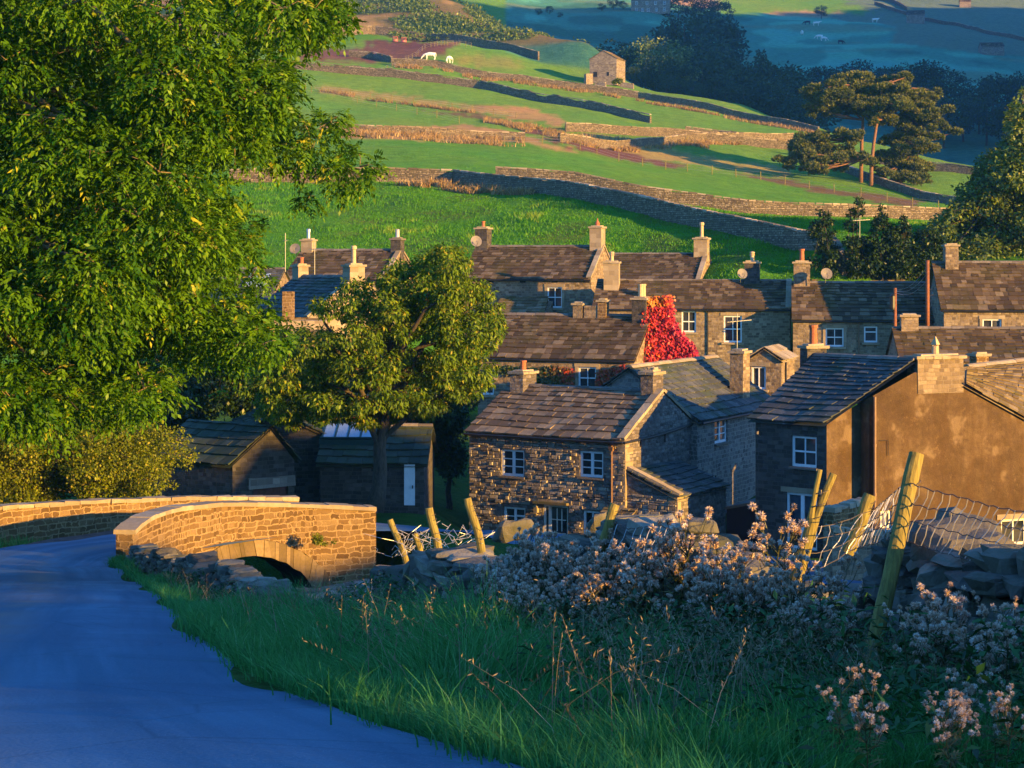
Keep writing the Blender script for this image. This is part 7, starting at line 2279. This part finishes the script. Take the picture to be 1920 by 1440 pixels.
def verge_grass():
    rnd = np.random.default_rng(41)
    N = 150000
    Y = np.exp(rnd.uniform(np.log(4.6), np.log(50), N)); t = rnd.beta(1.0, 1.15, N) * 1.12 - .035
    xr = road_edge(Y); wx = wall_x(Y)
    x = xr + (wx - xr) * t
    px = 960 + F * x / Y
    keep = (px > -60) & (px < 2000)
    x, Y, t = x[keep], Y[keep], t[keep]
    cl = fnoise(x, Y, .9, 31) * .6 + fnoise(x, Y, .33, 32) * .4
    keep = rnd.random(len(x)) < (.25 + 1.1 * cl)
    x, Y, t, cl = x[keep], Y[keep], t[keep], cl[keep]
    z, d, rw_ = ground_z(x, Y)
    ok = d > rw_ / 2 - .16
    x, Y, z, t, cl = x[ok], Y[ok], z[ok] - .03, t[ok], cl[ok]
    n = len(x)
    h = (.07 + .52 * np.clip(cl * 1.35 - .12, 0, 1) ** 1.8 * np.clip(.35 + t * 1.5, .35, 1.0)) * rnd.uniform(.6, 1.25, n) * (1 - .55 * sstep(.42, .62, t) * sstep(12, 14.5, Y))
    lean = ((fnoise(x, Y, .8, 33) - .55) * 1.7, (fnoise(x, Y, .8, 34) - .5) * 1.5)
    w = np.clip(.0035 + .00045 * Y, .004, .022)
    v, f, m = blades(n, x, Y, z, h, w, lean, rnd)
    tone = np.clip(rnd.beta(2, 2.4, n) + (cl - .5) * .3, 0, 1)
    g = fast_mesh('verge_grass', v, f, M['grass'], attrs={'rnd': np.repeat(tone, m)}); tag(g, kind='stuff')
    # short fringe creeping over the edge of the asphalt
    N = 42000; k = (np.exp(rnd.uniform(np.log(5.0), np.log(50), N)))
    x = road_edge(k) + rnd.normal(size=N) * .10 + (fnoise(k, k * 0, .7, 51) - .5) * .12 + (fnoise(k, k * 0, .25, 52) - .5) * .10 + rnd.exponential(.12, N); Y = k
    z, d, rw_ = ground_z(x, Y); ok = (d > rw_ / 2 - .34); x, Y, z = x[ok], Y[ok], z[ok]; n = len(x)
    v, f, m = blades(n, x, Y, z - .05, rnd.uniform(.05, .22, n), np.clip(.004 + .0005 * Y, .005, .024), (rnd.normal(size=n) * .3 - .2, rnd.normal(size=n) * .3), rnd)
    g = fast_mesh('edge_grass', v, f, M['grass'], attrs={'rnd': np.repeat(np.clip(rnd.beta(2, 3, n), 0, 1), m)}); tag(g, kind='stuff')
    # the far side of the road
    N = 9000; Yl = rnd.uniform(40, 58, N); xl = gx_(rnd.uniform(-80, 260, N), Yl)
    z, d, rw_ = ground_z(xl, Yl); ok = (d > rw_ / 2) & (d < rw_ / 2 + 1.6); xl, Yl, z = xl[ok], Yl[ok], z[ok]; n = len(xl)
    v, f, m = blades(n, xl, Yl, z - .03, rnd.uniform(.12, .45, n), np.full(n, .025), (np.zeros(n), np.zeros(n)), rnd)
    g = fast_mesh('far_verge_grass', v, f, M['grass'], attrs={'rnd': np.repeat(rnd.random(n), m)}); tag(g, kind='stuff')
    # dry seed stems
    N = 3600; Y = np.exp(rnd.uniform(np.log(7.0), np.log(46), N)); t = rnd.beta(2.2, 1.3, N)
    x = road_edge(Y) + (wall_x(Y) - road_edge(Y)) * t
    k = fnoise(x, Y, 1.4, 36) > .45; x, Y = x[k], Y[k]; n = len(x); z = H(x, Y)
    h = rnd.uniform(.28, .58, n)
    v1, f1, m1 = blades(n, x, Y, z, h, np.full(n, .003) + .0002 * Y, (rnd.normal(size=n) * .16 - .08, rnd.normal(size=n) * .12), rnd)
    vv = v1.reshape(n, m1, 3); tip = vv[:, -1]
    parts = [(v1, f1, np.repeat(rnd.random(n), 1))]
    # feathery heads
    hv = []; hf = []
    tn = rnd.random(n)
    pr = [(v1, f1, tn)]
    for j in range(9):
        fpos = .70 + .30 * j / 8
        c = vv[:, 4] * (1 - (fpos - .66) / .34) + vv[:, 6] * ((fpos - .66) / .34)
        dd_ = unit(np.array((0, 0, .7)) + rnd.normal(size=(n, 3)) * .55)
        v, f = leaf_arrays(c, dd_, rdir(n, rnd), rnd.uniform(.015, .035, n), .006)
        pr.append((v, f, tn))
    g = leaf_object('dry_grass', pr, M['straw']); tag(g, kind='stuff')
    # nettles, docks and ferns against the wall
    N = 60000; Y = np.exp(rnd.uniform(np.log(6), np.log(42), N)); t = rnd.beta(2.6, 1.1, N)
    x = road_edge(Y) + (wall_x(Y) - .25 - road_edge(Y)) * t
    k = rnd.random(N) < (fnoise(x, Y, 1.6, 37) * 1.7 - .1) * np.clip((Y - 5) / 6, .12, 1); x, Y, t = x[k], Y[k], t[k]; n = len(x)
    z = H(x, Y) + rnd.uniform(.03, .75, n) * np.clip(t * 1.1, 0, 1) * (.35 + fnoise(x, Y, 1.0, 38))
    dd_ = unit(rnd.normal(size=(n, 3)) * np.array((1, 1, .5)) + np.array((0, 0, .1))); nn = unit(np.array((0, 0, 1)) + rnd.normal(size=(n, 3)) * .4)
    v, f = leaf_arrays(np.stack([x, Y, z], -1), dd_, nn, rnd.uniform(.035, .09, n), rnd.uniform(.014, .035, n))
    g = leaf_object('undergrowth', [(v, f, rnd.random(n))], M['weed']); tag(g, kind='stuff')
    # pasture above the roofs
    N = 170000; Y = rnd.uniform(126, 200, N); x = gx_(rnd.uniform(350, 1760, N), Y); z = H(x, Y)
    tuft = fnoise(x, Y, 6.0, 12) * .5 + fnoise(x, Y, 1.7, 13) * .5
    h = .10 + .30 * np.clip(tuft - .35, 0, 1) * 1.6; h = h * rnd.uniform(.6, 1.3, N)
    v, f, m = blades(N, x, Y, z - .02, h, np.full(N, .075), ((rnd.normal(size=N) * .3), rnd.normal(size=N) * .3), rnd, 2)
    tone = np.clip(rnd.beta(2, 2, N) * .7 + np.clip(tuft - .58, 0, 1) * 2.2, 0, 1)
    g = fast_mesh('pasture_grass', v, f, M['pasture'], attrs={'rnd': np.repeat(tone, m)}); tag(g, kind='stuff')
    # tan rough grass and rushes along the field walls
    strips = [((640, 266), (985, 266), 18, 7000), ((740, 404), (1100, 395), 3.5, 3000), ((1100, 395), (1535, 360), 3.5, 3500), ((1060, 268), (1200, 284), 4, 1800), ((1200, 284), (1487, 322), 3, 2000), ((905, 312), (1060, 292), 12, 4000), ((590, 347), (900, 326), 2.5, 2500), ((740, 183), (1000, 171), 1.6, 1200), ((1060, 290), (1330, 300), 8, 3000), ((800, 184), (940, 176), 2.5, 900)]
    X = []; YY = []
    for a, b, wdt, cnt in strips:
        t = rnd.random(cnt); Yc = a[1] + (b[1] - a[1]) * t + (rnd.random(cnt) - .75) * wdt; X.append(gx_(a[0] + (b[0] - a[0]) * t, Yc)); YY.append(Yc)
    x = np.concatenate(X); Y = np.concatenate(YY); k = fnoise(x, Y, 2.2, 44) > .40; x, Y = x[k], Y[k]; n = len(x)
    v, f, m = blades(n, x, Y, H(x, Y) - .05, rnd.uniform(.35, 1.0, n), np.full(n, .13), (rnd.normal(size=n) * .35, rnd.normal(size=n) * .3), rnd, 2)
    g = fast_mesh('rough_grass', v, f, M['rush'], attrs={'rnd': np.repeat(rnd.random(n), m)}); tag(g, kind='stuff')
    # bracken and gorse over the top of the hill
    N = 26000; Y = rnd.uniform(456, 560, N); x = gx_(rnd.uniform(560, 1130, N), Y); bl = fnoise(x, Y, 26, 9) * .6 + fnoise(x, Y, 9, 10) * .4
    k = bl > .47; x, Y, bl = x[k], Y[k], bl[k]; n = len(x)
    c = np.stack([x, Y, H(x, Y) + rnd.uniform(.1, 1.0, n) * np.clip((bl - .44) * 14, .3, 2.4)], -1)
    v, f = leaf_arrays(c, unit(rdir(n, rnd) + np.array((0, 0, .2))), unit(np.array((0, -.3, 1)) + rdir(n, rnd) * .7), rnd.uniform(.6, 1.1, n), .5)
    g = leaf_object('bracken', [(v, f, np.clip(rnd.random(n) * .8, 0, 1))], M['leaf_poplar']); tag(g, kind='stuff')
verge_grass()

# --- thistles gone to seed
def thistle_proto(seed):
    rnd = np.random.default_rng(seed); rr = random.Random(seed)
    o = thing('thistle', 'thistle', 'thistle', (0, 0, 0))
    stem = MB(); heads = []; lv = []
    Ht = rr.uniform(.85, 1.05)
    main = [Vector((0, 0, 0)), Vector((rr.uniform(-.03, .03), rr.uniform(-.03, .03), Ht * .5)), Vector((rr.uniform(-.06, .06), rr.uniform(-.06, .06), Ht * .92))]
    stem.tube(main, [.008, .006, .004], 5); heads.append(main[-1])
    for i in range(rr.randint(7, 12)):
        f = rr.uniform(.45, .9); b = main[1].lerp(main[2], (f - .5) * 2) if f > .5 else main[0].lerp(main[1], f * 2)
        a = rr.uniform(0, 6.28); L = rr.uniform(.16, .34)
        e = b + Vector((math.cos(a) * L * .55, math.sin(a) * L * .55, L * .8))
        stem.tube([b, b.lerp(e, .5) + Vector((math.cos(a), math.sin(a), -.3)) * .03, e], [.004, .003, .0025], 4); heads.append(e)
        for k in range(rr.randint(1, 2)):
            e2 = e + Vector((rr.uniform(-.06, .06), rr.uniform(-.06, .06), rr.uniform(-.01, .06))); stem.tube([b.lerp(e, .6), e2], [.003, .002], 4); heads.append(e2)
    nl = 26
    c = np.array([[0, 0, rr.uniform(.08, Ht * .75)] for _ in range(nl)]); a = rnd.uniform(0, 6.28, nl)
    d = unit(np.stack([np.cos(a), np.sin(a), rnd.uniform(-.2, .5, nl)], -1))
    n_ = unit(np.array((0, 0, 1.)) + rnd.normal(size=(nl, 3)) * .3)
    lp = [leaf_arrays(c, d, n_, rnd.uniform(.10, .20, nl), .03) + (rnd.random(nl),)]
    for sg in (-1, 1):
        for q in (.35, .65):
            s = unit(np.cross(d, n_)) * sg
            lp.append(leaf_arrays(c + d * (.14 * q), unit(d * .5 + s), n_, .05, .016) + (rnd.random(nl),))
    so = stem.build('stem', M['thistle_stem'], o, uv=False)
    leaf_object('leaves', lp, M['thistle_stem'], o)
    hp = []
    for h in heads:
        n = 60; sz = rr.uniform(.022, .036); tone = rr.uniform(.25, .95)
        d = rdir(n, rnd); d[:, 2] = d[:, 2] * .8 + .25; d = unit(d)
        v, f = leaf_arrays(np.repeat(np.array(h)[None], n, 0), d, rdir(n, rnd), sz * rnd.uniform(.8, 1.2, n), sz * .30)
        hp.append((v, f, np.clip(tone + rnd.normal(size=n) * .15, 0, 1)))
        v, f = leaf_arrays(np.repeat((np.array(h) - np.array((0, 0, sz * .9)))[None], 5, 0), unit(np.array((0, 0, 1.)) + rnd.normal(size=(5, 3)) * .5), rdir(5, rnd), sz * 1.1, sz * .7)
        hp.append((v, f, np.full(5, .0)))
    leaf_object('seed_heads', hp, M['thistle_head'], o)  # the fluffy seed heads of the whole plant
    return o
TP = [thistle_proto(100 + i) for i in range(6)]
zones = [  # px range, depth range, picture rows of the tips, count, label
    (1190, 1485, 12.6, 15.0, 988, 1165, 34, 'brown and white seeding thistle in the dense drift before the forked post'),
    (1035, 1185, 13.6, 16.2, 1008, 1165, 25, 'sunlit seeding thistle in the clump below the grey post'),
    (905, 1060, 15.2, 18.0, 1000, 1100, 20, 'pale shaded thistle against the wall under the cottage door'),
    (935, 1010, 12.8, 13.8, 1105, 1140, 5, 'small sunlit thistle standing apart left of the clump'),
    (1470, 1600, 11.0, 12.4, 1070, 1150, 12, 'thistle growing at the feet of the forked and tallest posts'),
    (1700, 1910, 8.6, 9.9, 1130, 1200, 14, 'thistle before the big stones of the wall at the right'),
    (1760, 1930, 6.0, 7.2, 1330, 1420, 6, 'thistle with large fluffy heads in the bottom right corner'),
    (1540, 1680, 6.2, 7.4, 1370, 1410, 3, 'lone low thistle in the bright grass near the bottom edge')]
first = set()
rt = random.Random(77)
for (a, b, y0, y1, r0, r1, cnt, lab) in zones:
    for i in range(cnt):
        while True:
            Y = rt.uniform(y0, y1); px = rt.uniform(a, b); x = gx_(px, Y)
            if x < float(wall_x(Y)) - .32: break
        yl = [q for q in np.linspace(y0, y1, 40) if gx_(px, q) < float(wall_x(q)) - .32]
        ytop = max(yl[-1], y0 + .3)
        z = h1(x, Y)
        s = min(1.1, max(.38, ((HZ - (r1 + (r0 - r1) * min(1, (Y - y0) / (ytop - y0)) ** .7 + rt.uniform(-14, 16))) / F * Y - z) / .98))
        pi = rt.randrange(6); src = TP[pi]
        grp = lab.split(' in ')[0] + 's' if False else 'thistles: ' + lab
        if pi not in first:
            first.add(pi); src.location = (x, Y, z); src.rotation_euler = (0, 0, rt.uniform(0, 6.28)); src.scale = (s,) * 3; src['label'] = lab; src['group'] = grp
        else:
            dup(src, (x, Y, z), rt.uniform(0, 6.28), s, lab, grp)
# ------------------------------------------------------------------ unseen ridges added to the right, and the valley air
# crests shaped to cast shade: the near one keeps the sun off lane and outhouses; the mountain keeps it off the far side of the valley
ridge('near_shade_ridge', [(-120, 8.6), (5, 8.15), (8, 8.0), (9.3, 7.9), (9.8, 7.4), (12.3, 7.15), (12.9, 7.65), (14, 7.75), (17, 7.7), (22, 7.5), (29, 7.2), (33, 7.05), (35.6, 7.0), (38, 6.5), (42, 5.6), (45, 6.0), (48, 8), (50, 10), (57, 10.2), (59.3, 3.5), (66, -2), (80, -9)], 60, 16, -120, 84, 0.4, 0.6, -10)
ridge('far_shade_ridge', [(328, 20), (336, 50), (345, 60), (374, 80), (388, 86), (419, 95), (480, 128), (505, 150), (550, 158), (592, 156), (691, 158), (768, 160), (1300, 150)], -50, 60, 328, 1300, 6, 5, 20)
def haze_mat():
    m = bpy.data.materials.new('valley_air'); m.use_nodes = True; nt = m.node_tree
    nt.nodes.remove(nt.nodes['Principled BSDF'])
    v = nt.nodes.new('ShaderNodeVolumePrincipled')
    v.inputs['Color'].default_value = (.10, .42, 1, 1); v.inputs['Density'].default_value = 0.00016
    nt.links.new(v.outputs[0], nt.nodes['Material Output'].inputs['Volume'])
    return m
hz = MB(); hz.box((0, 1200, 100), (8000, 3900, 330))
tag(hz.build('haze', haze_mat(), uv=False), kind='stuff')
